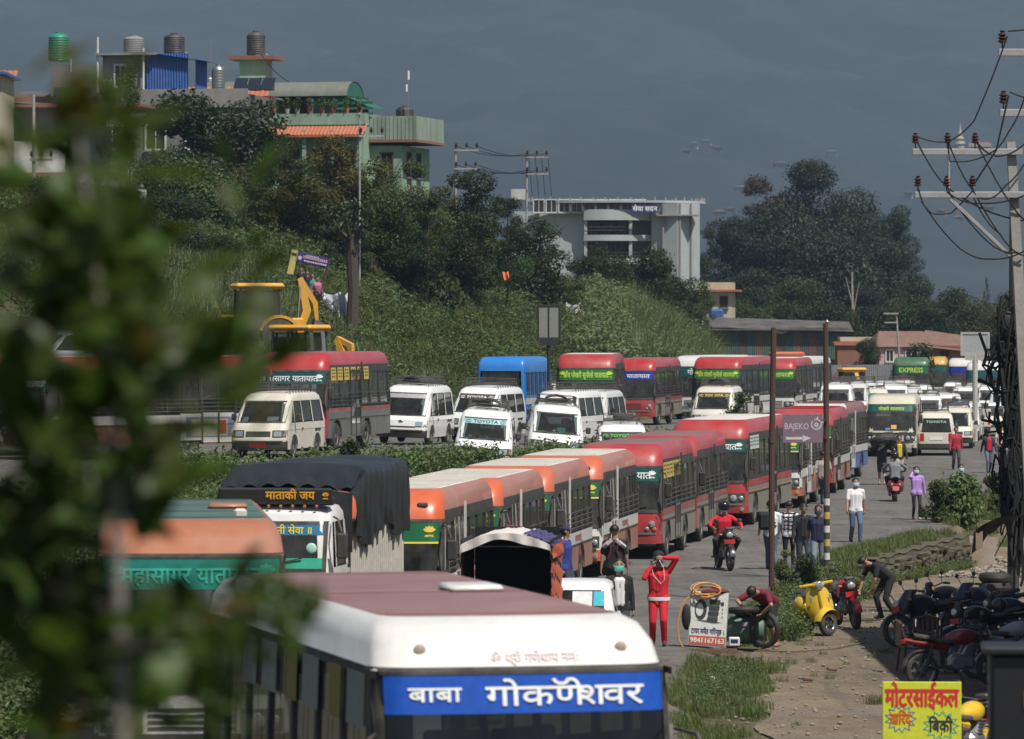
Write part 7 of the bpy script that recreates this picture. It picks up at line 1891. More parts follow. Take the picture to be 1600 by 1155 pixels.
for i in range(4):
 z = .52 + .105 * i; x = .07 + .01 * i
 b.add([(x - .10, zf - .001, z + .01), (x - .085, zf - .001, z - .035), (x + .085, zf - .001, z - .04), (x + .10, zf - .001, z), (x + .10, zf - .001, z + .06), (x - .08, zf - .001, z + .065)], [(0, 1, 2, 3, 4, 5)], 0)
 b.add([(x - .095, zf - .002, z + .045), (x + .095, zf - .002, z + .042), (x + .085, zf - .002, z + .065), (x - .08, zf - .002, z + .068)], [(0, 1, 2, 3)], 1)
b.add([(.2, zf, .84), (.24, zf, .87), (.27, zf, .84), (.26, zf, .78), (.21, zf, .79)], [(0, 1, 2, 3, 4)], 0)
for i in range(3): b.add([(.235, zf, .74 - .07 * i), (.26, zf, .74 - .07 * i), (.25, zf, .70 - .07 * i), (.24, zf, .70 - .07 * i)], [(0, 1, 2, 3)], 1)
b.add([(-.24, zf, .50), (.1, zf, .46), (.24, zf, .48), (.05, zf, .52)], [(0, 1, 2, 3)], 1); ob('tyre_picture', b.mesh('tyre_picture', [INK, INK2]), bd)
def coil(label, c, r, n, m, seed, rad=.014, flat=.5):
 R = random.Random(seed); pts = []
 for i in range(n * 12):
  a = 2 * math.pi * i / 12; k = r * (1 + .18 * math.sin(a * .37 + seed)); pts.append((c[0] + k * math.cos(a) * .9, c[1] + .12 * math.sin(a * .9 + 1), c[2] + k * flat * math.sin(a) + .03 * math.sin(a * .5)))
 return pts
ORH = mat('orange_hose', (.55, .26, .06), .5, dust=.2)
pts = [(X - .28, Y + .1, 1.02), (X - .44, Y + .05, .86), (X - .53, Y, .5), (X - .50, Y - .02, .2), (X - .40, Y - .05, .03), (X - .2, Y - .1, .02)]
o = ob('air_hose', MB().tube(coil('', (X + .0, Y + .1, 1.10), .27, 4, ORH, 2, flat=.38) + pts, .016, 6).mesh('air_hose', ORH)); tag(o, 'orange air hose coiled over the tyre repair board', 'hose')
o = ob('air_hose', MB().tube([(X + .9, Y - .3, .03), (X + 1.6, Y - .4, .02), (X + 2.3, Y + .3, .02), (X + 3.1, Y + 2.5, -.0)], .014, 5).mesh('air_hose', mat('brown_hose', (.16, .10, .05), .6))); tag(o, 'thin brown hose lying across the dirt yard', 'hose')
o = ob('hanging_bag', MB().ball((0, 0, 0), .16, 12, 8, 0, (.55, .5, 1.5)).ball((.06, .05, -.1), .12, 10, 6, 0, (.7, .6, 1.4)).mesh('hanging_bag', mat('black_cloth_bag', (.02, .02, .022), .8, bump=.4))); o.location = (X - .36, Y + .1, .62); tag(o, 'black inner tubes hung on the left of the repair board', 'bag')
o = ob('tool_roll', MB().ball((0, 0, 0), .1, 10, 6, 0, (2.6, .9, .6)).mesh('tool_roll', cloth('maroon_roll', (.14, .02, .03)))); o.location = (X + .16, Y + .1, 1.08); tag(o, 'maroon cloth roll on top of the repair board', 'cloth')
g = thing('drain_grating', 'rusty slotted drain grating in front of the repair board', 'grating', (X + .05, Y - .85, Z(X, Y - .85) + .02));
def bar():
 b = MB(); b.box((0, 0, 0), (.035, .42, .04), 0); return b.mesh('bar', mat('rusty_bar', (.13, .065, .04), .8, dust=.3))
for i in range(12): ob('bar', cached('gbar', bar), g, (-.40 + .073 * i, 0, 0), (0, 0, .35))
b = MB(); b.box((0, -.24, 0), (.95, .04, .05)); b.box((0, .24, 0), (.95, .04, .05)); ob('frame', b.mesh('frame', MATS['rusty_bar']), g)
# compressor tank and wash tub beside the mender, tyre in his hands
P = at(1172, 1014, 88.0); cX, cY = P.x, P.y
cp = thing('air_compressor', 'green air compressor tank lying beside the tyre mender', 'compressor', (cX - .06, cY + .35, Z(cX, cY)), math.radians(8))
b = MB(); b.lathe([(.02, -.38), (.16, -.36), (.25, -.28), (.26, 0), (.26, .28), (.16, .36), (.02, .38)], 18, 0, (0, 0, .32), 'x'); b.box((-.2, 0, .03), (.05, .4, .06), 1); b.box((.2, 0, .03), (.05, .4, .06), 1); ob('tank_body', b.mesh('tank_body', [mat('compressor_green', (.07, .16, .12), .5, dust=.25), DARKP]), cp)
b = MB(); b.box((-.05, 0, .64), (.3, .24, .16), 0, .04); b.lathe([(.12, -.02), (.12, .02)], 14, 0, (.2, -.1, .66), 'y'); ob('motor', b.mesh('motor', DARKP), cp)
b = MB(); b.add([(-.12, -.265, .40), (.0, -.265, .40), (.0, -.262, .47), (-.12, -.262, .47)], [(0, 1, 2, 3)]); ob('label_plate', b.mesh('label_plate', mat('lilac_label', (.40, .28, .45), .5)), cp)
def tyre_mesh(R, r, key, m=TYRE):
 def mk():
  b = MB(); n, k = 30, 10
  vs = []; fs = []
  for i in range(n):
   a = 2 * math.pi * i / n
   for j in range(k):
    t = 2 * math.pi * j / k; q = R - r + r * math.cos(t); vs.append((q * math.cos(a), 1.0 * r * math.sin(t), q * math.sin(a)))
  for i in range(n):
   for j in range(k): fs.append((i * k + j, i * k + (j + 1) % k, ((i + 1) % n) * k + (j + 1) % k, ((i + 1) % n) * k + j))
  b.add(vs, fs); return b.mesh('tyre', m)
 return cached(('loose_tyre', key), mk)
TY = mat('clean_tyre', (.016, .016, .017), .6, dust=.15, scale=5)
o = ob('tyre', tyre_mesh(.34, .055, 'bike', TY), None, (cX + .27, cY - .08, Z(cX, cY) + .345), (0, 0, math.radians(-38))); tag(o, 'motorcycle tyre held upright by the tyre mender', 'tyre')
o = ob('tyre', tyre_mesh(.30, .06, 'bike2', TY), None, (cX - .12, cY - .02, Z(cX, cY) + .70), (math.radians(84), 0, .2)); tag(o, 'motorcycle tyre lying flat on top of the compressor', 'tyre')
b = MB(); b.box((0, 0, .08), (.20, .14, .16), 0, .015); b.box((0, -.072, .09), (.13, .004, .07), 1); o = ob('carton', b.mesh('carton', [PAPER, mat('navy_ink', (.03, .035, .13))])); o.location = (cX - .30, cY - .25, Z(cX, cY) + .06); tag(o, 'small white carton on the ground by the compressor', 'box')
# yellow sale board
P = at(1441, 1110, 61.0)
yb = thing('sign_board', 'lime yellow motorcycle sale board with red and black hand lettering', 'sign', (P.x, P.y, 0), math.radians(-3)); Wd, Hd = 1.0, 1.30; zt = CAMZ - (1066 - HY) * 61 / F
b = MB(); b.box((0, .02, zt - Hd / 2), (Wd, .04, Hd), 0, .006); b.tube([(-.4, .06, zt - .1), (-.4, .4, .0)], .02, 4); b.tube([(.4, .06, zt - .1), (.4, .4, 0)], .02, 4); ob('board', b.mesh('board', mat('lime_board', (.62, .66, .03), .5, dust=.06)), yb)
REDI = mat('red_ink', (.62, .03, .04), .5); BLK = mat('black_ink', (.02, .03, .05), .5); BLU = mat('blue_ink', (.05, .13, .45), .5); GRN = mat('green_ink', (.02, .35, .30), .5); ORI = mat('orange_ink', (.62, .12, .02), .5)
ff = lambda cx, cz: (lambda x, z: (cx + x, -.003, cz + z))
ob('lettering', text_mesh('lettering', 'मोटरसाईकल', .34, REDI, bold=.03, fn=ff(0, zt - .20), width=.93), yb)
def burst(cx, cz, rx, rz_, m, n=13):
 b = MB(); vs = []
 for i in range(2 * n):
  a = math.pi * i / n; k = 1.0 if i % 2 == 0 else .70
  for t in (1, .88): vs.append((cx + rx * k * t * math.cos(a), -.0025, cz + rz_ * k * t * math.sin(a)))
 m2 = 2 * n; b.add(vs, [(2 * i, 2 * i + 1, 2 * ((i + 1) % m2) + 1, 2 * ((i + 1) % m2)) for i in range(m2)]); return ob('starburst', b.mesh('starburst', m), yb)
s1 = burst(-.27, zt - .47, .21, .19, BLU); ob('lettering', text_mesh('lettering', 'खिरद', .2, ORI, bold=.03, fn=ff(-.27, zt - .47), width=.27), s1)
s2 = burst(.24, zt - .56, .24, .20, GRN); ob('lettering', text_mesh('lettering', [('िबकी', 0), ('/', -.93, -.22, .34)], .22, BLK, bold=.025, fn=ff(.24, zt - .56), width=.30), s2)
ob('lettering', text_mesh('lettering', 'मोटर', .2, BLK, bold=.02, fn=ff(-.15, zt - .86), width=.4), yb)
# hill banner, tarps
P = at(483, 418, 220); bn = thing('banner', 'purple cloth banner with rows of pale lettering on the hillside', 'banner', (P.x, 220, P.z), 0, rot=(0, math.radians(12), 0)); k = 220 / F
b = MB(); b.grid(10, 2, lambda u, v: ((u - .45) * 52 * k, .05 * math.sin(u * 9), (.5 - v) * 17 * k + 12 * k)); ob('cloth', b.mesh('cloth', mat('purple_banner', (.06, .035, .16), .7)), bn)
b = MB()
for r, (z, hh, x0, x1) in enumerate(((17, 1.6, -8, 10), (12.5, 4.2, -12, 25), (7.5, 2.6, -10, 24))):
 x = x0
 while x < x1:
  wv = 1.5 + (x * 7 % 3) * .5; b.add([(x * k, -.08, z * k), ((x + wv) * k, -.08, z * k), ((x + wv) * k, -.08, (z + hh) * k), (x * k, -.08, (z + hh) * k)], [(0, 1, 2, 3)], 0 if r != 1 else 1); x += wv + .7
n = 14; b.add([((-17 + 3 * math.cos(t)) * k, -.08, (12 + 3 * math.sin(t)) * k) for t in [2 * math.pi * i / n for i in range(n)]], [tuple(range(n))], 0); ob('print', b.mesh('print', [mat('pale_print', (.60, .58, .66), .7), mat('pinkish_print', (.60, .34, .48), .7)]), bn)
b = MB(); b.box((-27 * k, .02, 3 * k), (10 * k, .03, 38 * k), 0); b.box((-27 * k, -.01, 16 * k), (8 * k, .02, 3 * k), 1); ob('side_strip', b.mesh('side_strip', [mat('pale_yellow_strip', (.55, .50, .16), .7), DARKP]), bn)
b = MB(); b.tube([(-22 * k, .1, -40 * k), (-22 * k, .1, 22 * k)], .04, 5); b.tube([(28 * k, .1, -40 * k), (28 * k, .1, 20 * k)], .04, 5); ob('post', b.mesh('post', WOODF), bn)
def sheet(label, px0, px1, py0, py1, Y, m, seed, name='hanging_sheet', cat='sheet'):
 k = Y / F; b = MB(); c = at((px0 + px1) / 2, py1, Y); w = (px1 - px0) * k; h = (py1 - py0) * k
 b.grid(14, 10, lambda u, v: ((u - .5) * w * (1 - .25 * v * math.sin(seed)), .35 * math.sin(u * 9 + seed + v * 3) * (.3 + .7 * (1 - v)) - .5 * (1 - v), h * v - .12 * math.sin(math.pi * u) * v * h)); o = ob(name, b.mesh(name, m, 60)); o.location = c; return tag(o, label, cat)
sheet('crumpled silver plastic sheet hung on the slope', 500, 536, 456, 494, 219, mat('silver_plastic', (.45, .46, .48), .3, var=.2), 1.0)
sheet('white printed sack hanging by the tree trunk', 526, 546, 456, 504, 217, mat('white_sack', (.62, .63, .64), .7, var=.2, dust=.3), 2.2)
sheet('blue tarpaulin heaped behind the upper yellow loader', 428, 450, 445, 478, 219, mat('blue_tarp', (.03, .07, .24), .5), .4)
sheet('white rubbish spilling down the bank behind the light box', 884, 908, 472, 512, 299, mat('rubbish', (.45, .42, .42), .8, var=.5, scale=8), 3.0, 'rubbish_heap', 'rubbish')
sheet('orange cloth caught in the hill bushes', 784, 796, 424, 438, 263, cloth('orange_rag', (.6, .16, .06)), 1.4, 'cloth_scrap', 'cloth')
# black fabric awning edge on the dark pole
k = 97.0 / F
aw = thing('folded_awning', 'torn black fabric awning sagging out from the dark cable pole', 'awning', ((1583 - CX) * k, 97, CAMZ - (850 - HY) * k))
def g(u, v):
 px = lerp(1518, 1606, u); py = lerp(832, 806, u ** .6) + 16 * math.sin(math.pi * u) * -.55 + lerp(0, 36 * (1 - u) ** 1.5 + 7 * abs(math.sin(u * 11)), v)
 return ((px - 1583) * k, -.5 + .5 * v + .06 * math.sin(u * 17), (850 - py) * k)
b = MB(); b.grid(24, 8, g); ob('fabric', b.mesh('fabric', mat('black_awning', (.012, .015, .018), .75), 60), aw)
b = MB(); b.tube([((1530 - 1583) * k, -.3, (850 - 832) * k), (0, .0, (850 - 812) * k)], .018, 5); b.tube([((1552 - 1583) * k, -.3, (850 - 868) * k), (0, 0, (850 - 815) * k)], .014, 5); ob('strut', b.mesh('strut', DARKP), aw)
b = MB(); b.grid(4, 6, lambda u, v: ((lerp(1521, 1532, u) - 1583) * k, -.52, (850 - lerp(830, 856, v) - 2 * math.sin(u * 5)) * k)); ob('torn_flap', b.mesh('torn_flap', mat('tan_flap', (.30, .22, .15), .8)), aw)
# tyre stack, plastic chairs
for i in range(5):
 x, y = (1555 - CX) * 98 / F, 98.0; o = ob('car_tyre', tyre_mesh(.33, .105, 'car', TY), None, (x + RNG.uniform(-.03, .03), y + RNG.uniform(-.03, .03), Z(x, y) + .11 + .195 * i), (math.pi / 2, 0, RNG.uniform(0, 3))); tag(o, ['lowest tyre of the stack by the dark pole', 'second tyre up in the stack by the dark pole', 'middle tyre of the stack by the dark pole', 'tyre just under the top of the stack', 'topmost tyre of the stack by the dark pole'][i], 'tyre', 'stacked tyres by the dark pole')
BRC = mat('brown_plastic', (.085, .055, .04), .4)
def chair(label, px, py, Y, rz):
 x = (px - CX) * Y / F; t = thing('plastic_chair', label, 'chair', (x, Y, Z(x, Y)), rz, 'brown plastic chairs in the shade')
 b = MB(); b.grid(8, 6, lambda u, v: ((u - .5) * .46, (v - .5) * .44, .43 + .02 * (2 * u - 1) ** 2 + .015 * math.cos(v * 5))); b.grid(8, 6, lambda u, v: ((u - .5) * .46, (v - .5) * .44, .405 + .02 * (2 * u - 1) ** 2)); ob('seat', b.mesh('seat', BRC), t)
 b = MB()
 for i in range(5): b.box((-.17 + .085 * i, .26 + .0, .66), (.055, .02, .42), 0, .006)
 b.tube([(-.23, .20, .42), (-.24, .28, .84), (0, .31, .90), (.24, .28, .84), (.23, .2, .42)], .022, 6); ob('backrest', b.mesh('backrest', BRC), t)
 for sx in (-1, 1):
  for y in (-.2, .2):
   b = MB(); b.tube([(sx * .2, y, .42), (sx * .245, y * 1.2, 0)], [.03, .022], 5); ob('leg', b.mesh('leg', BRC), t)
  b = MB(); b.tube([(sx * .245, .24, .62), (sx * .26, 0, .64), (sx * .25, -.2, .62), (sx * .22, -.2, .42)], .022, 5); ob('armrest', b.mesh('armrest', BRC), t)
chair('brown plastic chair with slatted back turned side-on in the yard', 1428, 0, 82.0, math.radians(100)); chair('brown plastic chair pushed against the dark motorcycles', 1452, 0, 83.5, math.radians(170))
# stone retaining wall and its cap, ramp slab, kerb stones
wl_ = thing('retaining_wall', 'mossy stone retaining wall between road and yard', 'wall', (0, 0, 0))
STONE = mat('wall_stone', (.105, .085, .06), .95, dust=.75, scale=1.4, var=.45, bump=.8, dustcol=(.045, .055, .018))
a, c = Vector((8.55, 120.6, 0)), Vector((12.15, 134.2, 0)); n = 34; rw = random.Random(8)
dv = (c - a); nn = Vector((dv.y, -dv.x, 0)).normalized()
b = MB();
def gw(u, v): p = a + dv * u; return (p.x + nn.x * (.76 - .12 * v), p.y + nn.y * (.76 - .12 * v), lerp(-1.0, .0 + .03 * math.sin(u * 40), v))
b.grid(40, 4, gw); b.grid(40, 1, lambda u, v: ((a + dv * u).x + nn.x * (.66 - .75 * v), (a + dv * u).y + nn.y * (.66 - .75 * v), .02 + .03 * math.sin(u * 40))); ob('mortar', b.mesh('mortar', STONE), wl_)
def stone(i):
 b = MB(); R = random.Random(i); b.box((0, 0, 0), (.42, .2, .24), 0, .05); b.v = [(x * R.uniform(.75, 1.12), y * R.uniform(.8, 1.5), z * R.uniform(.7, 1.12)) for x, y, z in b.v]; return b.mesh('stone', STONE)
for r in range(1):
 for i in range(150):
  u = rw.random(); p = a + dv * u; z = rw.uniform(-.85, -.08); r = rw.uniform(0, 1)
  o = ob('stone', cached(('stone', i % 6), lambda: stone(i % 6)), wl_, (p.x + nn.x * (.72 - .025 * r), p.y + nn.y * (.72 - .025 * r), z), (rw.uniform(-.1, .1), rw.uniform(-.12, .12), math.atan2(dv.y, dv.x) + rw.uniform(-.08, .08)), (rw.uniform(.5, 1.1), .8, rw.uniform(.45, 1.1)))
b = MB(); e = c + nn * .35; b.add([(c.x, c.y, .03), (c.x + 1.5, c.y + .4, -.05), (c.x + 1.2, c.y - 1.2, -.82), (c.x + .35, c.y - .3, -.85)], [(0, 1, 2, 3)]); b.add([(c.x - .1, c.y, .02), (c.x + .35, c.y - .3, -.85), (c.x + .2, c.y + .3, -.9)], [(0, 1, 2)]); ob('end_slab', b.mesh('end_slab', mat('broken_concrete', (.15, .112, .082), .9, dust=.5, bump=.4)), wl_)
# ================================================================ the queue: buses on the lower road
DUSTY = (.36, .335, .29)
C_ORANGE = paint('bus_orange', (.62, .11, .03), .35); C_ORANGE_D = paint('bus_orange_faded', (.46, .15, .09), .55); C_WHITE = paint('bus_white', (.70, .69, .66), .35); C_PINKD = paint('bus_dusty_red', (.36, .12, .085), .65); C_TOPW = mat('dusty_roof_white', (.66, .64, .58), .7, dust=.35, scale=1.1, var=.05)
C_RED = paint('bus_red', (.42, .018, .022), .28); C_REDTOP = mat('faded_maroon_roof', (.20, .085, .085), .7, dust=.45, scale=.9, var=.08, dustcol=(.27, .20, .19)); C_GREYS = mat('mud_grey_panel', (.20, .185, .155), .5, dust=.5, scale=1.6, var=.1); C_BAND = mat('window_band', (.030, .029, .028), .55, dust=.45, dustcol=(.11, .10, .085)); C_GOLD = paint('gold_stripe', (.50, .28, .04), .3)
B_TEAL = mat('banner_teal', (.005, .085, .07), .4); B_GREEN = mat('banner_green', (.01, .12, .045), .4); B_LGREEN = mat('banner_light_green', (.02, .16, .03), .4); B_BLUE = mat('banner_blue', (.01, .03, .28), .4); B_BLUE2 = mat('banner_royal', (.008, .075, .42), .4)
T_YEL = mat('letter_yellow', (.72, .52, .06), .6); T_LIME = mat('letter_lime', (.50, .66, .06), .6); T_WHITE = mat('letter_white', (.78, .80, .80), .6); T_RED = mat('letter_red', (.48, .12, .10), .7); T_TEAL = mat('letter_teal', (.03, .38, .28), .5)
POSTER_Y = mat('poster_yellow', (.58, .42, .07), .7, dust=.2); POSTER_W = mat('poster_white', (.55, .60, .57), .7, dust=.2)
ORANGE = dict(L=7.4, W=2.25, H=2.85, low=C_PINKD, front=C_WHITE, band=C_BAND, roofside=C_ORANGE_D, top=C_TOPW, cap=C_ORANGE, bumper=C_ORANGE, mid=C_WHITE, pillar=C_WHITE, banner=(B_GREEN, T_YEL, 'यातायात'), bstripe=True, bh=.34, ts=.26, lamps='round', ribs=True, marker=True, door=1, doorm=C_WHITE, doorp=C_WHITE, midz=.98, rails=True, bays=6, sidetext=[('सफा यातायात', .22, 4.6, 1.12, T_RED)])
REDB = dict(L=7.6, W=2.25, H=2.9, low=C_GREYS, front=C_RED, band=C_BAND, roofside=C_RED, top=C_REDTOP, cap=C_RED, bumper=C_RED, mid=C_GREYS, banner=(B_TEAL, T_WHITE, 'महासागर यातायात'), bh=.32, ts=.25, lamps='swept', door=2, midz=.98, rails=True, bays=6, btrim=STEEL, stripe=(.95, .05, C_GOLD), stripe2=(1.10, .17, paint('band_red', (.30, .02, .025), .55)), wheels=(1.45, 5.2))
Q = 'buses queuing nose to tail on the lower road'
def place_bus(label, px, Y, deg, st, W=None, z=None, corner=True, group=Q, **k):
 """front right corner seen at photo column px at distance Y"""
 x = (px - CX) * Y / F; a = math.radians(deg); w = st.get('W', 2.25) / 2
 if corner: x, y = x - w * math.cos(a), Y - w * math.sin(a)
 else: y = Y
 return bus(label, (x, y, Z(x, y) if z is None else z), a, st, group, **k)
def heading(d): return -d
LB = -8.0
o1 = dict(ORANGE, marker=True, stick=[(.0, 1.88, .42, .22, mat('cyan_notice', (.05, .42, .60), .6))])
place_bus('orange and white bus with a pale blue notice on its screen, next behind the lorry', 690, 87.6, -7.6, o1)
place_bus('orange and white bus half hidden behind the covered cart, second of the orange four', 783, 95.7, -7.6, dict(ORANGE, mircol=paint('mirror_red', (.4, .04, .03))))
place_bus('orange and white bus third of the orange four, beside the man in the blue jacket', 863, 103.7, -7.8, dict(ORANGE, bstripe=False))
place_bus('orange and white bus with an orange pennant in its screen, last of the orange four', 940, 111.8, -8.2, ORANGE)
r1 = dict(REDB, posters=[(.0 + .66 * i, POSTER_Y, 1) for i in range(6)])
place_bus('red and grey bus with yellow notices over its windows, first of the red three', 1033, 120.6, -8.8, r1)
r2 = dict(REDB, sidetext=[('॥॥॥', .3, 5.2, 1.13, mat('lilac_print', (.45, .25, .38), .7))])
place_bus('red and grey bus between the yellow notice bus and the taller red bus', 1087, 129.3, -9.2, r2)
r3 = dict(REDB, L=10.4, H=3.12, W=2.35, top=C_TOPW, bays=8, door=4, wheels=(1.9, 7.2), lamps='round', stripe2=(1.16, .2, C_RED), stripe=(.98, .06, C_GOLD), band=C_BAND, posters=[(.2 + .66 * i, POSTER_W, 1) for i in range(3)], rails=False, sill=1.42)
place_bus('tall red bus with dusty pale roof behind the rusty pole', 1167, 139.8, -10.6, r3)
o5 = dict(ORANGE, L=8.2, H=2.8, marker=False, sidetext=[])
place_bus('white bus with dusty red skirt glimpsed behind the hanging sign', 1252, 153.5, -9.0, o5)
r4 = dict(ORANGE, L=7.6, H=2.95, front=C_RED, bumper=C_RED, cap=C_RED, roofside=C_RED, band=C_BAND, top=C_RED, mid=C_WHITE, banner=(B_LGREEN, T_YEL, None), marker=False, lamps='swept', doorm=DARKP, sidetext=[], pillar=C_RED)
place_bus('red nosed white bus just right of the banded pole', 1302, 166, -8.5, r4)
C_BLUE = paint('bus_blue', (.03, .11, .42), .3)
b1 = dict(ORANGE, L=7.6, H=2.9, front=C_WHITE, bumper=C_BLUE, low=C_BLUE, cap=C_WHITE, roofside=C_REDTOP, top=C_REDTOP, mid=C_WHITE, banner=(B_TEAL, T_WHITE, None), marker=False, sidetext=[], pillar=C_WHITE)
place_bus('white and blue minibus at the tail of the lower queue', 1322, 180, -10.5, b1, name='minibus', cat='minibus')
# ---- near buses and the lorry
FB_W = paint('front_bus_white', (.76, .745, .70), .3); FB_TOP = mat('front_bus_maroon_roof', (.21, .10, .10), .6, dust=.6, scale=.8, var=.06, dustcol=(.29, .215, .20))
G_DK = mat('front_bus_side', (.02, .035, .02), .4, dust=.2)
fb = dict(seams=3, glass=GLASSD, L=8.7, W=2.60, H=3.12, low=G_DK, front=FB_W, band=BLACK, roofside=FB_W, top=FB_TOP, cap=FB_W, bumper=DARKP, mid=G_DK, banner=(B_BLUE2, T_WHITE, [('बाबा', 0, .16, .72), ('गोकणे', 1.75), ('ॅ', -.42), ('श', .16), ('वर', -.10)]), bh=.31, tw=2.0, emb=0, lamps='round', door=None, rails=False, bays=7, rake=.34, rc=.30, wglass=glass('front_screen', (.20, .22, .24), .16, (.06, .065, .075)), head=.42, sidetext=[], stick=[(.05, 1.9, .2, .22, mat('deity_sticker', (.42, .38, .06), .6))], mirkey='fb')
x, y = (838 - CX) * 39.4 / F, 39.4
fr, FBB = bus('white fronted bus with maroon roof and blue name banner, nearest the camera', (x, y, Z(x, y) + .05), math.radians(13.5), fb, None)
for i, mm in enumerate((POSTER_W, POSTER_Y, POSTER_W, POSTER_Y, POSTER_W, POSTER_W)):
 y0 = .82 + i * .98; ob('poster', side_pane(FBB, y0, y0 + (.72 if mm is POSTER_W else .5), y0, y0 + (.72 if mm is POSTER_W else .5), 2.20, 2.66, .014, -1, 2).mesh('poster', mat('window_notice_grey', (.20, .22, .21), .7) if mm is POSTER_W else mat('window_notice_olive', (.20, .16, .03), .7)), fr)
for px_ in (-.86, .86):
 b = MB(); p = FBB.front(px_, 2.86, .0); b.ball(p, .055, 10, 6, 0, (1, .5, 1)); ob('roof_lamp', b.mesh('roof_lamp', mat('dusty_lamp', (.36, .30, .24), .4)), fr)
ob('lettering', text_mesh('lettering', 'ॐ श्री गणेशाय नमः', .10, mat('faint_red_letters', (.70, .58, .56), .7), fn=lambda a, c: FBB.front(.1 + a, 2.80 + c, .012), width=.75), fr)
GR_TOP = mat('green_bus_roof', (.05, .105, .085), .6, dust=.4, scale=.9, dustcol=(.17, .19, .17)); GR_OR = paint('green_bus_orange', (.40, .12, .045), .45)
gb = dict(seams=4, glass=GLASSD, L=8.0, W=2.35, H=3.24, head=.43, low=G_DK, front=C_WHITE, band=BLACK, roofside=GR_OR, top=GR_TOP, cap=GR_OR, bumper=DARKP, mid=G_DK, banner=(mat('banner_sea_green', (.008, .17, .13), .4), T_TEAL, 'महासागर यातायात'), bh=.36, tw=1.7, rails=False, door=None, bays=6, lamps='round', sidetext=[], det=2)
gx = (300 - CX) * 57.5 / F
gr, GBB = bus('bus with green roof and rusty orange brow behind the blurred leaves', (gx, 57.5, Z(gx, 57.5)), math.radians(5), gb, None)
b = MB(); b.box((.62, 1.4, 3.28), (.16, .12, .12), 0, .03); ob('roof_vent', b.mesh('roof_vent', C_TOPW), gr)
lorry(((413 - CX) * 78.5 / F, 78.5, .24), math.radians(-8))
covered_cart(((790 - CX) * 79.5 / F, 79.5, .2), math.radians(-5))
small_car(((920 - CX) * 82.5 / F, 85.4, .1), math.radians(176), 'small white car with a blue sticker on its rear window, just beyond the nearest bus', VANW)
# ---- upper road
U = 'buses on the upper road'
mh = dict(REDB, L=8.4, H=3.05, W=2.35, low=STEEL, mid=STEEL, top=C_REDTOP, stripe2=(1.2, .13, paint('band_red', (.30, .02, .025), .55)), door=2, bays=6, lamps='round', posters=[(.1 + .82 * i, POSTER_Y, 1) for i in range(6)], mirkey='mh', bh=.36, tw=1.75, sill=1.36)
place_bus('red and bare metal bus with teal name banner beside the white microbus', 508, 147.2, -12.5, mh, group=U)
sb = dict({k: v for k, v in REDB.items() if k != 'stripe2'}, L=8.4, H=3.0, low=C_PINKD, mid=C_WHITE, top=C_TOPW, rails=True, door=4)
for i, (px, Y, dg, lb) in enumerate(((62, 137.5, -51, 'red bus turned side-on with a framed poster on its white flank'), (-285, 138.5, -54, 'red bus turned side-on behind the leaves at the left edge'))):
 rb, RB = place_bus(lb, px, Y, dg, sb, group=U, key='side_on_red_bus')
 if i == 0:
  for (y0, z0, dy, dz, mm) in ((4.9, .52, 2.2, .78, POSTER_W), (5.1, .60, 1.8, .6, mat('poster_blue_grey', (.16, .18, .28), .7)), (5.3, .64, 1.3, .5, mat('poster_cream', (.42, .40, .33), .7)), (6.3, .70, .25, .4, mat('poster_red', (.35, .03, .03), .7))):
   b = MB(); o_ = .012 + .003 * (3 - dz * 2); b.add([(RB.lv[1][1] + o_, y0, z0), (RB.lv[1][1] + o_, y0 + dy, z0), (RB.lv[1][1] + o_, y0 + dy, z0 + dz), (RB.lv[1][1] + o_, y0, z0 + dz)], [(0, 1, 2, 3)]); ob('poster', b.mesh('poster', mm), rb)
gp = dict({k: v for k, v in REDB.items() if k != 'stripe2'}, L=8.8, H=3.15, W=2.4, low=C_WHITE, mid=C_WHITE, front=C_WHITE, top=C_TOPW, banner=(B_LGREEN, T_LIME, 'पाँच पोखरी सुनौलो यातायात'), bh=.42, ts=.3, tw=1.75, lamps='round', bumper=C_WHITE, rails=False)
place_bus('red and white bus with lime lettered green banner behind the white microbuses', 962, 190, -4, gp, group=U)
rd = dict(REDB, L=8.6, H=3.05, banner=(B_BLUE, T_WHITE, 'वेदी  यातायात'), bh=.36, tw=1.7, emb=0, mid=C_GREYS)
place_bus('red bus with deep blue banner standing left of the cream microbus', 1023, 218, -10.5, rd, group=U)
place_bus('red and white bus with a green banner behind the cream microbus', 1156, 226, -14, dict(gp, L=9.0, bumper=C_RED, sidetext=[]), group=U)
place_bus('red and white bus with a green banner glimpsed behind the bare rusty pole', 1243, 240, -9.5, dict(gp, L=9.0, banner=(B_LGREEN, T_LIME, 'पोखरी यातायात')), group=U)
gk = dict({k: v for k, v in REDB.items() if k not in ('stripe', 'stripe2')}, L=9.5, H=3.3, W=2.5, low=C_WHITE, mid=C_WHITE, front=C_WHITE, roofside=C_WHITE, cap=C_WHITE, top=C_TOPW, bumper=C_WHITE, banner=(B_TEAL, T_WHITE, 'गोकर्ण'.replace('र्ण', 'ण')), bh=.44, ts=.36, rails=False)
place_bus('white roofed bus with dark green banner behind the red buses', 1122, 248, -14, gk, group=U)
place_bus('plain white coach farther back with a bright red roof hatch', 1262, 262, -12, dict(gk, banner=(B_TEAL, T_WHITE, None), det=1), group=U)
x_ = (1232 - CX) * 262 / F; b = MB(); b.box((0, 0, 0), (1.9, 2.2, .26), 0, .09); o = ob('luggage_cover', b.mesh('luggage_cover', C_ORANGE)); o.location = (x_, 264, Z(x_, 262) + 3.44); tag(o, 'bright red luggage cover on the far coach roof', 'cover')
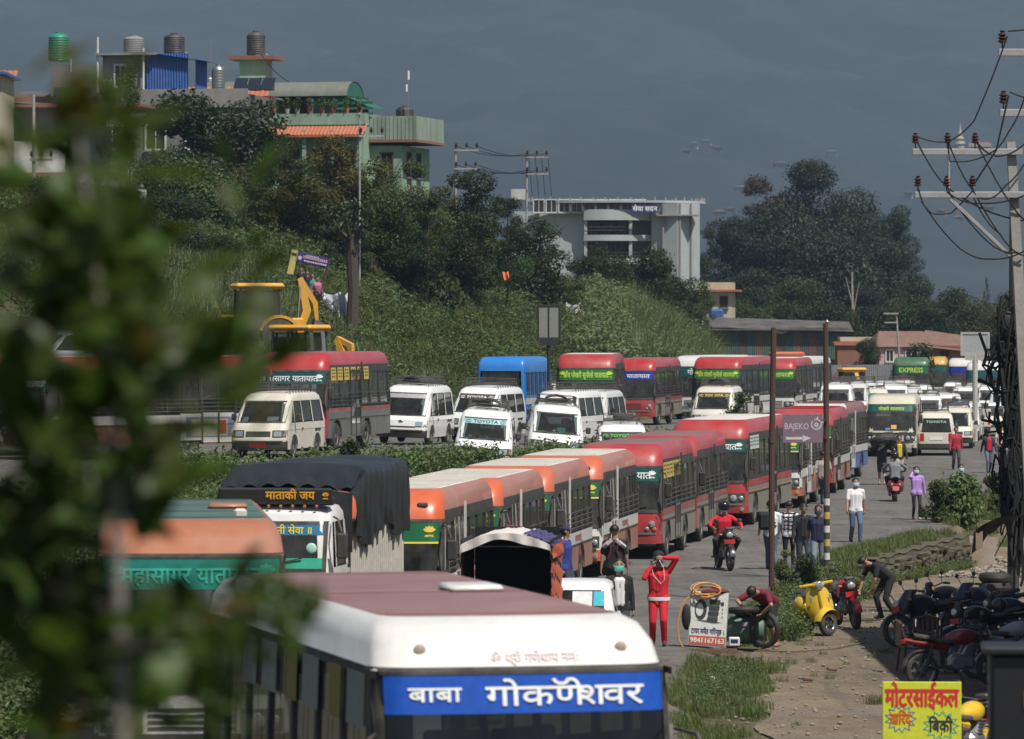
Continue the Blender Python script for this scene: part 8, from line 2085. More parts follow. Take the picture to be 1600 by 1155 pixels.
# blue minibus facing away
C_SKY = paint('minibus_sky_blue', (.012, .20, .62), .15)
bb = dict(L=6.0, W=2.05, H=2.95, low=C_SKY, front=C_SKY, band=C_SKY, roofside=C_SKY, top=C_SKY, cap=C_SKY, rearc=C_SKY, bumper=C_SKY, mid=C_WHITE, banner=(B_TEAL, T_WHITE, None), rails=False, lamps='round', door=None, det=2, glass=GLASS)
x_, y_ = (782 - CX) * 196 / F, 196.0
a_ = math.radians(180 - 12)
xb_, yb_ = x_ - 6.0 * math.sin(a_) * -1 * -1, y_ - 6.0 * math.cos(a_)
rt, BB = bus('bright blue minibus seen from behind, white seat backs in its window', (x_ + 6.0 * math.sin(a_), y_ - 6.0 * math.cos(a_), Z(x_, y_) + .1), a_, bb, None, name='minibus', cat='minibus')
q = patch(BB, -.78, .78, 1.55, 2.32, .006, 'rear', 6, 2); ob('rear_window', q.mesh('rear_window', GLASS), rt)
b = MB()
for i in range(3): b.box((-.52 + .52 * i, 5.6, 1.62), (.46, .1, .34), 0, .05)
ob('seat_back', b.mesh('seat_back', mat('white_seat_cover', (.66, .66, .66), .9)), rt)
for sx in (-1, 1): ob('tail_lamp', patch(BB, sx * .85 - .07, sx * .85 + .07, .8, 1.05, .012, 'rear', 2, 1).mesh('tail_lamp', REDL), rt)
# coaster
C_CREAM = paint('coaster_cream', (.66, .61, .48), .25)
co = dict(L=7.0, W=2.25, H=2.72, low=C_CREAM, front=C_CREAM, band=C_CREAM, roofside=C_CREAM, top=C_CREAM, cap=C_CREAM, bumper=C_CREAM, mid=C_CREAM, rearc=C_CREAM, banner=(B_TEAL, T_LIME, 'पोखरी यातायात'), bh=.26, ts=.2, emb=0, rails=False, door=2, rake=.55, sill=1.25, head=.42, wsz=1.02, lamps='round', stick=[(.12, 1.32, .24, .18, mat('orange_card', (.65, .36, .10), .6)), (-.14, 1.24, .2, .08, mat('blue_card', (.04, .30, .55), .5))], glass=GLASS, wglass=GLASSD)
place_bus('cream coach with a green header strip facing down the road', 1432, 212, -7, co, group=None, name='coach', cat='coach')
# ---- microbuses
def pv(label, px, Y, deg, st=None, dz=0.0, tilt=0.0, dx=0.0, **k):
 x = (px - CX) * Y / F; z = Z(x, Y) + dz
 return van(label, (x, Y, z), 0, st, rot=(0, math.radians(tilt), math.radians(deg)), **k)
TW = dict(word='TOYOTA')
pv('cream white microbus half hidden by leaves, beside the teal bannered bus', 402, 139.5, -13, dict(col=VANC, stick=[(.34, .10, .34, .16, PAPER), (-.5, .1, .2, .14, PAPER)]))
pv('white microbus with black bumper and oval badge, tilting on the verge edge', 624, 160, -12, dict(kia=True, H=2.0, W=1.76, stick=[(.62, .46, .2, .14, LBLUE)], load=2, plate=BLACK, film=mat('pale_film', (.35, .33, .35), .5)), tilt=2.0)
pv('white microbus with white lettered dark header, left of the blue minibus', 733, 165, -15, dict(word='TOYOTA', film=BLACK, dash=DASHG, load=0, stick=[(.1, .05, .3, .16, PAPER)]), tilt=2.0)
pv('white microbus with sky reflecting screen and dark lettering, lowest on the verge', 752, 140.5, -1.5, dict(word='TOYOTA', wc=BLACK, film=mat('cyan_film', (.30, .52, .55), .4), load=2, dash=DASHB), tilt=4.0, dz=-.08)
pv('dusty white microbus with a black roof rack between the others and the light box post', 857, 164, -16, dict(stick=[(.5, .48, .18, .14, LBLUE), (.1, .05, .3, .18, PAPER)], load=0, bump=None))
pv('white microbus with a yellow dash cloth just above the orange bus roofs', 866, 146.5, 1.5, dict(dash=DASHY, load=2, stick=[(.62, .38, .14, .2, LBLUE), (.14, .10, .26, .2, mat('green_card', (.05, .34, .30), .6))]), tilt=4.5, dz=-.1)
pv('grey white microbus half hidden behind the dusty one', 908, 171, -12, dict(col=VANG, load=0))
pv('white microbus with green lettering, only its top showing over the orange bus', 972, 147, -1, dict(word='TOYOTA', wc=GREENL, film=BLACK, load=1), dz=-.02)
pv('cream microbus with a blue dash cloth and loaded rack before the red buses', 1112, 186, -9, dict(col=VANC, word='TOY OTA', wc=T_YEL, film=BLACK, dash=DASHB, load=2))
pv('pale microbus with a yellow light on its roof beside the blue minibus', 862, 205, -6, dict(col=VANC, load=0, film=B_LGREEN))
g2 = 'far microbuses in the upper queue'
far = [(1305, 226, -6, VANW), (1330, 236, -6, VANG), (1345, 250, -7, VANW), (1366, 245, -3, VANC), (1397, 262, -5, VANW), (1421, 270, -5, VANG), (1437, 282, -5, VANW), (1449, 262, -6, VANW), (1466, 276, -4, VANG), (1481, 268, -5, VANW), (1314, 268, -5, VANW), (1352, 290, -5, VANG), (1384, 300, -5, VANW), (1412, 306, -5, VANC), (1508, 296, -5, VANW), (1526, 312, -5, VANG), (1548, 300, -5, VANW), (1492, 318, -5, VANW)]
fl = ['leftmost far microbus, beside the banded pole', 'far greyish microbus second from the banded pole', 'far white microbus just left of the green film one', 'far microbus with a green film across its screen', 'far white microbus directly over the cream coach roof', 'far greyish microbus right of the cream coach roof', 'small far microbus below the yellow van', 'far white microbus over the coach right corner', 'far grey microbus squeezed between two white ones', 'far white microbus with bright front, last on the right', 'far microbus peeping over the leftmost ones', 'distant greyish microbus behind the green film one', 'distant white microbus below the yellow loader', 'distant cream microbus below the green bus', 'distant white microbus left of the billboard post', 'distant grey microbus touching the billboard post', 'distant white microbus right of the billboard post', 'farthest white microbus below the far white bus']
for (px, Y, dg, cc), lb in zip(far, fl): pv(lb, px, Y, dg, dict(col=cc, film=TEAL_FILM if 'green film' in lb and 'with a' in lb else BLACK), group=g2)
def away(label, px, Y, col, deg=176, group='vehicles heading away on the right lane', **k):
 x = (px - CX) * Y / F; return van(label, (x - 4.4 * math.sin(math.radians(180 - deg)) * -1, Y + 4.4, Z(x, Y)), math.radians(deg), dict(col=col, rearword='TOYOTA', **k), group)
away('white microbus seen from behind with mint letters, right of the cream coach', 1463, 214, VANC)
def sv(label, px, Y, deg, col): return small_car(((px - CX) * Y / F, Y, Z((px - CX) * Y / F, Y)), math.radians(deg), label, col, name='jeep', cat='jeep', group='vehicles heading away on the right lane', suv=True, sticker=False)
pv('white microbus facing us behind the one with mint letters', 1492, 226, -7, dict(col=VANC), group='far right lane traffic'); pv('bright white microbus behind the walker in maroon', 1503, 240, -9, dict(), group='far right lane traffic')
x_ = (1530 - CX) * 246 / F; pickup((x_, 251, Z(x_, 246)), math.radians(177), 'cream pickup seen from behind in the right lane', VANC)
sv('white jeep with an orange strip beside the cream pickup', 1550, 250, -8, VANW); sv('white jeep at the far right beyond the pink shirted walker', 1590, 232, -8, VANW); sv('white jeep behind the pickup farther down', 1566, 290, -6, VANG)
# far coloured buses, roller
fbus = dict(gk, det=1, L=8)
place_bus('far dark green bus with yellow letters on its brow', 1452, 330, -6, dict(fbus, roofside=paint('far_green', (.02, .12, .035)), cap=paint('far_green', (.02, .12, .035)), top=paint('far_green', (.02, .12, .035)), banner=(B_GREEN, T_LIME, 'EXPRESS'), bh=.5, ts=.45, emb=0), group='far buses')
place_bus('far yellow orange bus beside the dark green one', 1480, 338, -6, dict(fbus, roofside=paint('far_yellow', (.62, .34, .03)), cap=paint('far_yellow', (.62, .34, .03)), top=paint('far_yellow', (.62, .34, .03)), banner=(B_TEAL, T_WHITE, None)), group='far buses')
place_bus('far white bus behind the pale billboard post', 1568, 318, -6, dict(fbus, banner=(B_TEAL, T_WHITE, None)), group='far buses'); place_bus('far white bus left of the billboard post', 1535, 345, -6, dict(fbus, banner=(B_BLUE, T_WHITE, None)), group='far buses')
digger((at(402, 500, 193).x, 193, Z(at(402, 500, 193).x, 193) - .1), math.radians(192), 'upper yellow backhoe loader, side-on with its boom raised')
digger((at(468, 540, 186).x, 186, Z(at(468, 540, 186).x, 186) - .2), math.radians(150), 'lower yellow backhoe loader behind the red bus roof', .75)
digger((at(1331, 560, 300).x, 300, Z(at(1331, 560, 300).x, 300)), math.radians(95), 'far yellow loader cabin over the far microbuses', .8)
small_car((at(12, 520, 160).x, 160, Z(at(12, 520, 160).x, 160)), math.radians(-60), 'silver car parked on the slope at the photo left edge', paint('silver_car', (.33, .34, .36), .2), suv=True, sticker=False)
# ---- two-wheelers
M_BLACK = paint('moto_black', (.015, .015, .017), .15); M_RED = paint('moto_red', (.46, .012, .02), .1); V_YEL = paint('scooter_yellow', (.70, .46, .03), .08, .22); M_BLUE = paint('moto_dark_blue', (.01, .02, .07), .1); M_GREY = paint('moto_grey', (.05, .05, .055), .15)
P = lambda px, py: (lambda Y: Vector(((px - CX) * Y / F, Y, 0)))(F * CAMZ / (py - HY))
def onyard(px, Y): x = (px - CX) * Y / F; return (x, Y, Z(x, Y) + .0)
scooter('yellow retro scooter leaning on its stand at the dirt edge', onyard(1281, 92.2), math.radians(14), V_YEL, math.radians(-9), steer=math.radians(-58))
motorcycle('glossy red motorcycle parked beside the yellow scooter', onyard(1324, 95.0), math.radians(12), M_RED, sport=False, style='sport_red', lean=math.radians(-6))
MG = 'dark motorcycles parked in the shade'
for lb, px, Y, rz, cc, sp in (('big dark sport motorcycle nearest the sunlit ground, nose to the left', 1452, 88.6, -64, M_BLACK, True), ('dark motorcycle behind the big sport one, mirrors raised', 1492, 91.4, -66, M_GREY, False), ('dark blue motorcycle against the tyre stack', 1540, 91.0, -62, M_BLUE, True), ('dark motorcycle half hidden under the black helmet', 1540, 85.0, -60, M_BLACK, False), ('dark motorcycle at the very right edge of the yard', 1590, 87.5, -66, M_GREY, False)):
 motorcycle(lb, onyard(px, Y), math.radians(rz), cc, MG, lean=math.radians(-7), sport=sp)
motorcycle('red tailed motorcycle with chrome exhaust, backed to the left by the chair', onyard(1497, 78.5), math.radians(112), paint('moto_maroon', (.20, .008, .014), .1), lean=math.radians(6), style='commuter')
motorcycle('silver and dark motorcycle with bare engine at the right edge behind the red tail', onyard(1585, 80.5), math.radians(100), paint('moto_silver', (.30, .30, .31), .1), lean=math.radians(6))
motorcycle('yellow motorcycle glimpsed at the bottom right behind the sale board', onyard(1520, 63.5), math.radians(150), V_YEL, lean=math.radians(5))
b = MB(); b.ball((0, 0, .12), .14, 14, 10, 0, (1, 1.1, .95)); o = ob('helmet', b.mesh('helmet', M_BLACK)); x_ = (1560 - CX) * 85 / F; o.location = (x_, 84.8, Z(x_, 85) + .86); tag(o, 'black helmet resting on a dark motorcycle seat', 'helmet')
# dark cabinet at the bottom right corner, near the camera
cb = thing('stall_cabinet', 'dark out of focus cabinet at the bottom right corner', 'cabinet', ((1572 - CX) * 34 / F, 34, 0), math.radians(-4)); zt_ = CAMZ - (1022 - HY) * 34 / F
b = MB(); b.box((.2, .3, zt_ / 2), (.62, .6, zt_), 0, .03); b.box((.2, .3, zt_ + .02), (.72, .7, .05), 0, .01); ob('box', b.mesh('box', mat('black_cabinet', (.012, .012, .014), .5)), cb); b = MB(); b.box((.3, -.005, zt_ - .32), (.34, .02, .12), 0); ob('panel', b.mesh('panel', mat('dull_orange', (.32, .13, .03), .6)), cb)
# ================================================================ people
K = cloth
JEAN = K('jeans', (.085, .13, .21)); JEAN_D = K('dark_jeans', (.035, .05, .075)); BLK_C = K('black', (.018, .018, .02)); WHT_C = K('white', (.72, .71, .72)); NAVY = K('navy', (.02, .022, .06)); RED_C = K('red', (.55, .015, .03)); MAR = K('maroon', (.16, .012, .028)); GRY = K('grey', (.20, .21, .23)); LIL = K('lilac', (.45, .26, .62)); ROYAL = K('royal', (.03, .045, .22)); TANS = K('khaki', (.20, .17, .13)); YELC = K('yellow', (.62, .48, .03)); PNK = K('pale_pink', (.62, .48, .47)); OLV = K('olive', (.07, .06, .045)); REDM = K('dull_red', (.36, .03, .04))
def pp(px, Y, dz=0.0): x = (px - CX) * Y / F; return (x, Y, Z(x, Y) + dz)
WALK = dict(feet=[(.09, -.20), (-.09, .22)], hands=[(.27, .16, .82), (-.27, -.18, .84)]); WALK2 = dict(feet=[(.09, .20), (-.09, -.20)], hands=[(.27, -.18, .84), (-.27, .16, .82)]); STAND = dict(feet=[(.12, 0), (-.12, .03)], hands=[(.26, .02, .80), (-.26, 0, .80)])
person('man in white t-shirt and blue jeans with a face mask, walking up the road', pp(1337, 130.3), math.radians(6), WHT_C, JEAN, sleeves='short', mask=MASKB, h=1.73, tlen=.05, **WALK)
person('young woman in lilac sweatshirt and black leggings, hand to her ear', pp(1432, 145), math.radians(4), LIL, BLK_C, shoe=K('pink_shoe', (.55, .33, .33)), mask=MASKB, hair='long', h=1.60, tlen=.04, feet=[(.07, -.16), (-.07, .18)], hands=[(.27, .02, .78), (-.13, -.08, 1.42)], elbow=[(1, 1, -.2), (-.5, -.3, -1)], slim=.88, legs='slim')
p_, j_ = person('person in a red tracksuit with a phone and an arm raised over the cap', pp(1029, 87.5), math.radians(-4), RED_C, RED_C, mask=K('mask_slate', (.10, .2, .30)), cap=BLK_C, h=1.72, tlen=.03, feet=[(.11, -.05), (-.11, .1)], hands=[(.10, -.16, 1.62), (-.12, -.18, 1.46)], elbow=[(1, .2, .3), (-.6, -.6, -1)], head_turn=.1)
b = MB(); b.box((-.12, -.17, 1.50), (.03, .07, .15), 0, .01); ob('phone', b.mesh('phone', BLACK), p_)
b = MB(); b.tube([(.02, -.2, 1.58), (.10, -.22, 1.45), (.12, -.20, 1.22), (.05, -.19, 1.15), (-.08, -.19, 1.30), (-.12, -.17, 1.44)], .006, 5); ob('earphone_cord', b.mesh('earphone_cord', WHT_C), p_)
b = MB()
for sx in (-1, 1): pass
o_ = len(b.v); b.lathe([(.212, .835), (.216, .87), (.212, .90)], 16, 0, cap=False); b.v[o_:] = [(x, y * .69, z) for x, y, z in b.v[o_:]]; ob('white_trim', b.mesh('white_trim', WHT_C), p_)
person('man in royal blue jacket and dark cap standing by an orange bus, looking aside', pp(884, 100), math.radians(70), ROYAL, JEAN_D, cap=NAVY, h=1.72, tlen=.06, head_turn=.3, **STAND)
p_, j_ = person('man seen from behind in a dark and pale raglan shirt with backpack straps', pp(960, 100), math.radians(176), BLK_C, BLK_C, sleeves='short', h=1.74, tlen=.05, feet=[(.09, -.15), (-.09, .15)], hands=[(.28, .06, .80), (-.28, -.06, .80)])
b = MB()
for sx in (-1, 1): b.tube([(sx * .05, .10, 1.44), (sx * .15, .135, 1.36), (sx * .22, .08, 1.30)], .05, 6, 0); b.tube([(sx * .11, .13, 1.46), (sx * .06, .15, 1.25), (sx * .13, .14, 1.05)], .016, 5, 1)
ob('shoulder_panel', b.mesh('shoulder_panel', [K('pale_grey', (.45, .42, .42)), K('plum', (.14, .03, .05))]), p_)
p_, j_ = person('man in black jacket and green face mask, white shirt showing, behind the nearest bus', pp(967, 83.5), math.radians(8), BLK_C, JEAN_D, mask=MASKG, under=WHT_C, h=1.72, tlen=.06, **STAND)
# four walking away/towards by the banded pole
p_, j_ = person('person in black and white patterned top carrying a backpack, behind the bare rusty pole', pp(1204, 116), math.radians(170), WHT_C, JEAN, h=1.66, sleeves='short', **WALK)
b = MB(); b.box((.12, .18, 1.18), (.30, .18, .44), 0, .07); ob('backpack', b.mesh('backpack', BLK_C), p_)
b = MB()
for i in range(5): b.tube([(-.16 + .02 * i, .125 - .02 * abs(i - 2), 1.05 + .08 * i), (-.05, .14, 1.1 + .07 * i)], .018, 4)
ob('shirt_print', b.mesh('shirt_print', BLK_C), p_)
p_, j_ = person('person in a black and white checked shirt and black trousers, walking away', pp(1233, 116), math.radians(176), WHT_C, BLK_C, h=1.64, legs='slim', **WALK2)
b = MB()
for i in range(5): b.lathe([(.165 + .012 * (i > 2), .96 + .095 * i), (.168 + .012 * (i > 2), .995 + .095 * i)], 18, 0, (0, .01, 0), cap=False)
b.v = [(x, .01 + (y - .01) * .74, z) for x, y, z in b.v]
for i in range(8): a = 2 * math.pi * i / 8; b.tube([(.155 * math.cos(a), .01 + .118 * math.sin(a), .93), (.18 * math.cos(a), .01 + .125 * math.sin(a), 1.38)], .014, 4)
ob('check_bands', b.mesh('check_bands', BLK_C), p_)
person('youth in a khaki shouldered black shirt looking down, second from the banded pole', pp(1255, 113.2), math.radians(6), BLK_C, JEAN_D, h=1.70, head_nod=.32, under=BLK_C, sleeves='long', **WALK)
person('youth in a navy shirt and grey jeans next to the banded pole', pp(1279, 112.4), math.radians(-8), NAVY, K('grey_jeans', (.17, .19, .21)), sleeves='short', h=1.68, mask=K('mask_navy', (.05, .06, .12)), **WALK2)
# bending figures
p_, j_ = person('tyre mender in a maroon t-shirt bending over a motorcycle tyre', (cX + .38, cY + .34, Z(cX, cY)), math.radians(-32), MAR, BLK_C, shoe=SKIN, sleeves='short', legs='short', h=1.68, lean=1.22, hip=.86, feet=[(.14, .04), (-.14, .16)], hands=[(.14, -.52, .66), (-.16, -.62, .70)], elbow=[(1, -.2, .6), (-1, -.2, .6)], knee_pole=(0, -1, .1), head_nod=.25)
p_, j_ = person('man dressed in black bending to wash the ground with a hose', pp(1388, 99.0), math.radians(-62), BLK_C, BLK_C, sleeves='short', h=1.68, lean=1.0, hip=.88, feet=[(.12, .1), (-.12, -.1)], hands=[(.12, -.50, .62), (-.16, -.62, .52)], head_nod=.3, elbow=[(1, 0, .4), (-1, 0, .4)])
b0 = pp(1388, 99.0); o = ob('water_hose', MB().tube([(b0[0] - .62, 98.7, b0[2] + .50), (b0[0] - .40, 98.7, b0[2] + .60), (b0[0] - .1, 98.6, b0[2] + .66), (b0[0] + .18, 98.6, b0[2] + .3), (b0[0] + .1, 98.6, b0[2] + .03), (b0[0] - .5, 98.2, b0[2] + .02), (b0[0] - 1.4, 98.0, b0[2] + .02)], .014, 5).mesh('water_hose', WIREM)); tag(o, 'dark water hose in the hands of the man washing', 'hose')
# farther walkers
person('man in a maroon sweater walking in front of the mint lettered microbus', pp(1494, 194), math.radians(2), REDM, K('charcoal', (.05, .05, .055)), h=1.70, vox=.017, tlen=.04, **WALK)
person('man in a red shirt and open dark jacket beside the dark cable pole', pp(1545, 190), math.radians(8), NAVY, K('faded_jeans', (.12, .14, .17)), under=RED_C, h=1.66, vox=.017, **WALK2)
person('man in a pale pink shirt with an orange hem at the right edge', pp(1565, 200), math.radians(-4), PNK, OLV, sleeves='short', h=1.70, vox=.017, tlen=.03, **WALK)
p_, j_ = person('person in a dark jacket and face mask standing behind the roadside bush', pp(1502, 147.5), math.radians(2), BLK_C, BLK_C, mask=MASKB, h=1.62, tlen=.08, feet=[(.12, 0), (-.12, .03)], hands=[(.2, -.16, .98), (-.26, 0, .80)])
p_, j_ = person('man in shorts carrying a big tyre on his shoulder beside the cream coach', pp(1378, 176), math.radians(172), K('dark_tee', (.035, .04, .04)), K('denim_shorts', (.05, .06, .07)), shoe=SKIN, sleeves='short', legs='short', h=1.72, vox=.017, feet=[(.1, -.14), (-.1, .14)], hands=[(.28, 0, 1.46), (-.34, .02, 1.50)], elbow=[(1, 0, -.3), (-1, 0, -.3)])
b0 = pp(1378, 176); o = ob('tractor_tyre', tyre_mesh(.50, .17, 'big', mat('ribbed_tyre', (.02, .02, .024), .7, dust=.2, scale=6, bump=.4)), None, (b0[0] + .05, 175.8, b0[2] + 1.60), (math.radians(72), math.radians(-8), 0)); tag(o, 'big ribbed tyre carried on a walking man\'s shoulder', 'tyre')
person('man in a yellow t-shirt and dark jacket beside the tyre carrier', pp(1405, 179), math.radians(10), BLK_C, K('sand', (.42, .37, .28)), under=YELC, h=1.74, vox=.017, **WALK2)
person('man in a white top and blue jeans walking behind the banded pole', pp(1286, 157.5), math.radians(160), K('dirty_white', (.40, .36, .34)), JEAN, sleeves='short', h=1.72, vox=.017, **WALK)
person('man in a white shirt standing among the hill trees', (at(221, 430, 232).x, 232, Z(at(221, 430, 232).x, 232)), math.radians(20), WHT_C, JEAN_D, sleeves='short', mask=MASKB, h=1.7, vox=.02, **STAND)
for i, (px, cc, lb) in enumerate(((471, NAVY, 'figure in navy below the purple banner, leftmost of the group'), (480, BLK_C, 'figure in black below the purple banner, beside the navy one'), (488, K('teal_top', (.03, .24, .22)), 'figure in a teal top below the purple banner'), (496, K('pink_top', (.5, .14, .25)), 'figure in pink and black at the right end below the purple banner'))):
 x = (px - CX) * 219.5 / F; person(lb, (x, 219.5, Z(x, 219.5)), math.radians(20 * i - 30), cc, BLK_C, h=1.6, vox=.024, group='people below the purple banner', **STAND)
for px, Y, cc, lb in ((1478, 262, BLK_C, 'far dark figure by the billboard post'), (1512, 256, K('brown_top', (.18, .09, .05)), 'far figure in brown behind the cream pickup'), (1568, 222, YELC, 'far figure in yellow partly behind the cable bundle')):
 person(lb, pp(px, Y), 0, cc, BLK_C, h=1.66, vox=.024, **STAND)
# riders
def ride(moto, label, base, rz, top, bottom, helmet, under=None, mask=None, feet_z=.30, reach=-.30, seat_y=.12, hz=.80):
 return person(label, base, rz, top, bottom, helmet=helmet, mask=mask, under=under, h=1.70, seat=seat_y, hip=hz, lean=.12, feet=[(.20, -.04, feet_z), (-.20, -.04, feet_z)], hands=[(.36, reach, 1.02), (-.36, reach, 1.02)], elbow=[(1, .3, -.4), (-1, .3, -.4)], knee_pole=[(.5, -1, .4), (-.5, -1, .4)])
HB = paint('helmet_black', (.012, .012, .014), .05, .15)
base = P(1132, 890); motorcycle('black motorcycle with silver headlamp ridden towards the camera', base, math.radians(10), M_BLACK, lean=0)
ride(None, 'rider in a red and black jacket with black helmet and blue face mask', base, math.radians(10), RED_C, BLK_C, HB, mask=MASKB)
base = P(1398, 783); scooter('dark red scooter with a pink plate ridden away up the road', base, math.radians(178), paint('scooter_maroon', (.14, .012, .02), .1), retro=False)
ride(None, 'rider in a grey shirt and black helmet seen from behind on a scooter', base, math.radians(178), GRY, BLK_C, HB, feet_z=.30, reach=-.22, seat_y=.22)
for px, hcol, lb, tc in ((683, paint('helmet_red', (.3, .02, .03), .1), 'far rider in a red helmet between the microbuses', BLK_C), (696, paint('helmet_blue', (.02, .1, .42), .1), 'far rider in a blue helmet between the microbuses', NAVY)):
 x = (px - CX) * 178 / F + (.0 if px == 683 else .1); base = Vector((x, 178 if px == 683 else 176, Z(x, 178))); motorcycle('motorcycle under the ' + lb[4:], base, math.radians(5), M_RED if px == 696 else M_BLACK); ride(None, lb, base, math.radians(5), tc, BLK_C, hcol)
finish_people()
# ================================================================ vegetation
def tp(px, pytop, wpx, Y, kind, leaf, label, group='trees on the hillside', zmin=0.0, **k):
 X = (px - CX) * Y / F; z = Z(X, Y); top = CAMZ - (pytop - HY) * Y / F; w = wpx * Y / F
 return tree(label, X, Y, w, max(1.2, top - z), kind, leaf, group, **k)
tp(198, 62, 74, 236, 'column', L_OLIVE, 'tall slim leafy tree standing before the grey house'); tp(165, 90, 44, 240, 'column', L_DARK, 'thin dark tree left of the tall slim one')
tp(330, 150, 235, 246, 'dense', L_DARK, 'biggest dark round tree below the grey parapet'); tp(243, 235, 120, 236, 'loose', L_MID, 'pale leafed tree against the white house wall')
tp(435, 205, 130, 252, 'loose', L_DARK, 'dark tree under the mint house west end'); tp(508, 205, 150, 248, 'loose', L_YEL, 'yellowing tree in front of the mint house columns'); tp(585, 225, 130, 250, 'loose', L_OLIVE, 'feathery olive tree before the mint house'); tp(645, 205, 110, 250, 'dense', L_MID, 'round green tree at the mint house corner')
tp(735, 262, 120, 266, 'dense', L_DARK, 'dark tree behind the slim hill pole'); tp(788, 280, 74, 272, 'loose', L_DARK, 'dark spiky tree left of the concrete block'); tp(705, 350, 120, 264, 'dense', L_DARK, 'dark bushy tree below the slim hill pole'); tp(622, 330, 140, 258, 'dense', L_MID, 'bushy mid green tree in the hill centre')
tp(836, 325, 130, 292, 'loose', L_DARK, 'tree in front of the concrete block left wing'); tp(770, 372, 120, 282, 'loose', L_MID, 'wide leafy tree above the light box sign'); tp(935, 376, 110, 325, 'loose', L_DARK, 'tree before the curved balconies'); tp(880, 425, 90, 305, 'loose', L_OLIVE, 'small olive tree right of the light box sign'); tp(1000, 392, 120, 335, 'dense', L_DARK, 'dark thicket tree below the concrete block')
tp(110, 330, 230, 212, 'dense', L_DARK, 'shadowy wide tree behind the near leaves'); tp(30, 400, 180, 205, 'dense', L_DARK, 'shadowy tree at the left edge behind the near leaves'); tp(285, 370, 190, 210, 'loose', L_DARK, 'dark tree above the white shirted man'); tp(400, 320, 160, 250, 'dense', L_DARK, 'dark tree left of the purple banner'); tp(470, 300, 160, 252, 'dense', L_DARK, 'dark tree behind the purple banner'); tp(560, 395, 90, 243, 'loose', L_OLIVE, 'small olive tree right of the purple banner'); tp(695, 285, 110, 268, 'loose', L_OLIVE, 'light olive tree between mint house and hill pole'); tp(670, 415, 110, 252, 'shrub', L_MID, 'leafy bush under the mid green tree', name='bush', cat='bush'); tp(830, 405, 130, 292, 'dense', L_DARK, 'dense dark tree just left of the light box top'); tp(575, 300, 150, 255, 'dense', L_DARK, 'dark tree hiding the mint house foot')
for a in ((545, 255, 120, 256, 'loose', L_OLIVE, 'olive tree over the mint house wall foot'), (612, 280, 110, 247, 'dense', L_MID, 'leafy tree left of the round green one'), (482, 245, 110, 247, 'loose', L_MID, 'light green tree before the yellowing tree'), (662, 285, 90, 246, 'loose', L_DARK, 'dark tree at the mint house east foot'), (300, 262, 170, 236, 'dense', L_MID, 'mid green tree in front of the biggest dark one'), (385, 262, 150, 240, 'loose', L_OLIVE, 'olive tree between the biggest tree and the mint house'), (540, 345, 110, 240, 'loose', L_DARK, 'dark tree right behind the pollarded trunk'), (740, 330, 110, 272, 'loose', L_MID, 'mid green tree below the slim hill pole'), (250, 330, 150, 226, 'dense', L_DARK, 'dark tree over the white shirted man'), (640, 375, 120, 247, 'dense', L_DARK, 'dark tree on the slope above the blue minibus')): tp(*a[:6], a[6])
# pollarded trunk by the sacks
X, Y = at(549, 480, 216).x, 216.0; r = thing('tree', 'pollarded dark trunk with bare upturned limbs by the white sack', 'tree', (X, Y, Z(X, Y)), .3); k = Y / F
b = MB(); h = CAMZ - (372 - HY) * k - Z(X, Y); b.tube([(0, 0, -.3), (.1, 0, h * .5), (0, 0, h)], [.30, .25, .27], 8)
for i in range(6): a = i * 1.05; b.tube([(0, 0, h * .94), (.5 * math.cos(a), .5 * math.sin(a), h * 1.06), (1.0 * math.cos(a), .9 * math.sin(a), h * 1.22)], [.14, .09, .03], 5)
ob('trunk', b.mesh('trunk', BARK), r)
V, Fq = leaf_cloud(np.random.default_rng(5), 300, [((0, 0, h * 1.2), (1.3, 1.2, .8), 1)], .28); ob('crown', np_mesh('crown', V, Fq, L_DARK), r)
GG = 'gum trees in the big clump'
for a in ((1262, 237, 150, 505, 'euc', L_EUC, 'tallest gum tree of the big clump'), (1185, 262, 100, 500, 'loose', L_BROWN, 'browning thin tree at the left top of the gum clump'), (1148, 330, 130, 495, 'euc', L_EUC, 'gum tree at the left flank of the clump'), (1225, 330, 190, 498, 'euc', L_EUC, 'broad gum tree in the clump front left'), (1320, 285, 170, 508, 'euc', L_EUC, 'gum tree right of the tallest one'), (1400, 303, 84, 512, 'euc', L_EUC, 'gum tree whose round head stands apart on the right'), (1385, 370, 150, 500, 'euc', L_EUC, 'broad gum tree at the right flank'), (1300, 380, 210, 492, 'euc', L_EUC, 'widest gum tree at the clump front'), (1362, 322, 120, 503, 'euc', L_EUC, 'gum tree filling the clump between its tall and round heads'), (1418, 352, 84, 507, 'euc', L_EUC, 'narrow gum tree just below the separate round head'), (1242, 436, 110, 470, 'dense', L_MID, 'brighter green tree at the foot of the gum clump'), (1442, 398, 46, 505, 'euc', L_EUC, 'small gum tree on the clump right edge'), (1098, 350, 70, 488, 'loose', L_EUC, 'sparse gum tree beside the concrete block'), (1170, 420, 130, 480, 'euc', L_EUC, 'low gum tree above the yellow house'), (1345, 440, 120, 478, 'euc', L_EUC, 'low gum tree at the clump foot right of the pale trunk'), (1430, 430, 110, 490, 'euc', L_DARK, 'dark low tree at the right foot of the gum clump')): tp(*a[:6], a[6], GG)
X = (1331 - CX) * 474 / F; r = thing('tree', 'bare pale trunk standing before the gum clump', 'tree', (X, 474, Z(X, 474))); h = CAMZ - (425 - HY) * 474 / F - Z(X, 474); b = MB(); b.tube([(0, 0, 0), (.1, 0, h * .5), (0, 0, h)], [.22, .17, .08], 6); b.tube([(.1, 0, h * .6), (.7, 0, h * .9)], [.08, .03], 5); b.tube([(.05, 0, h * .7), (-.6, 0, h * .95)], [.08, .03], 5); ob('trunk', b.mesh('trunk', PALEBARK), r)
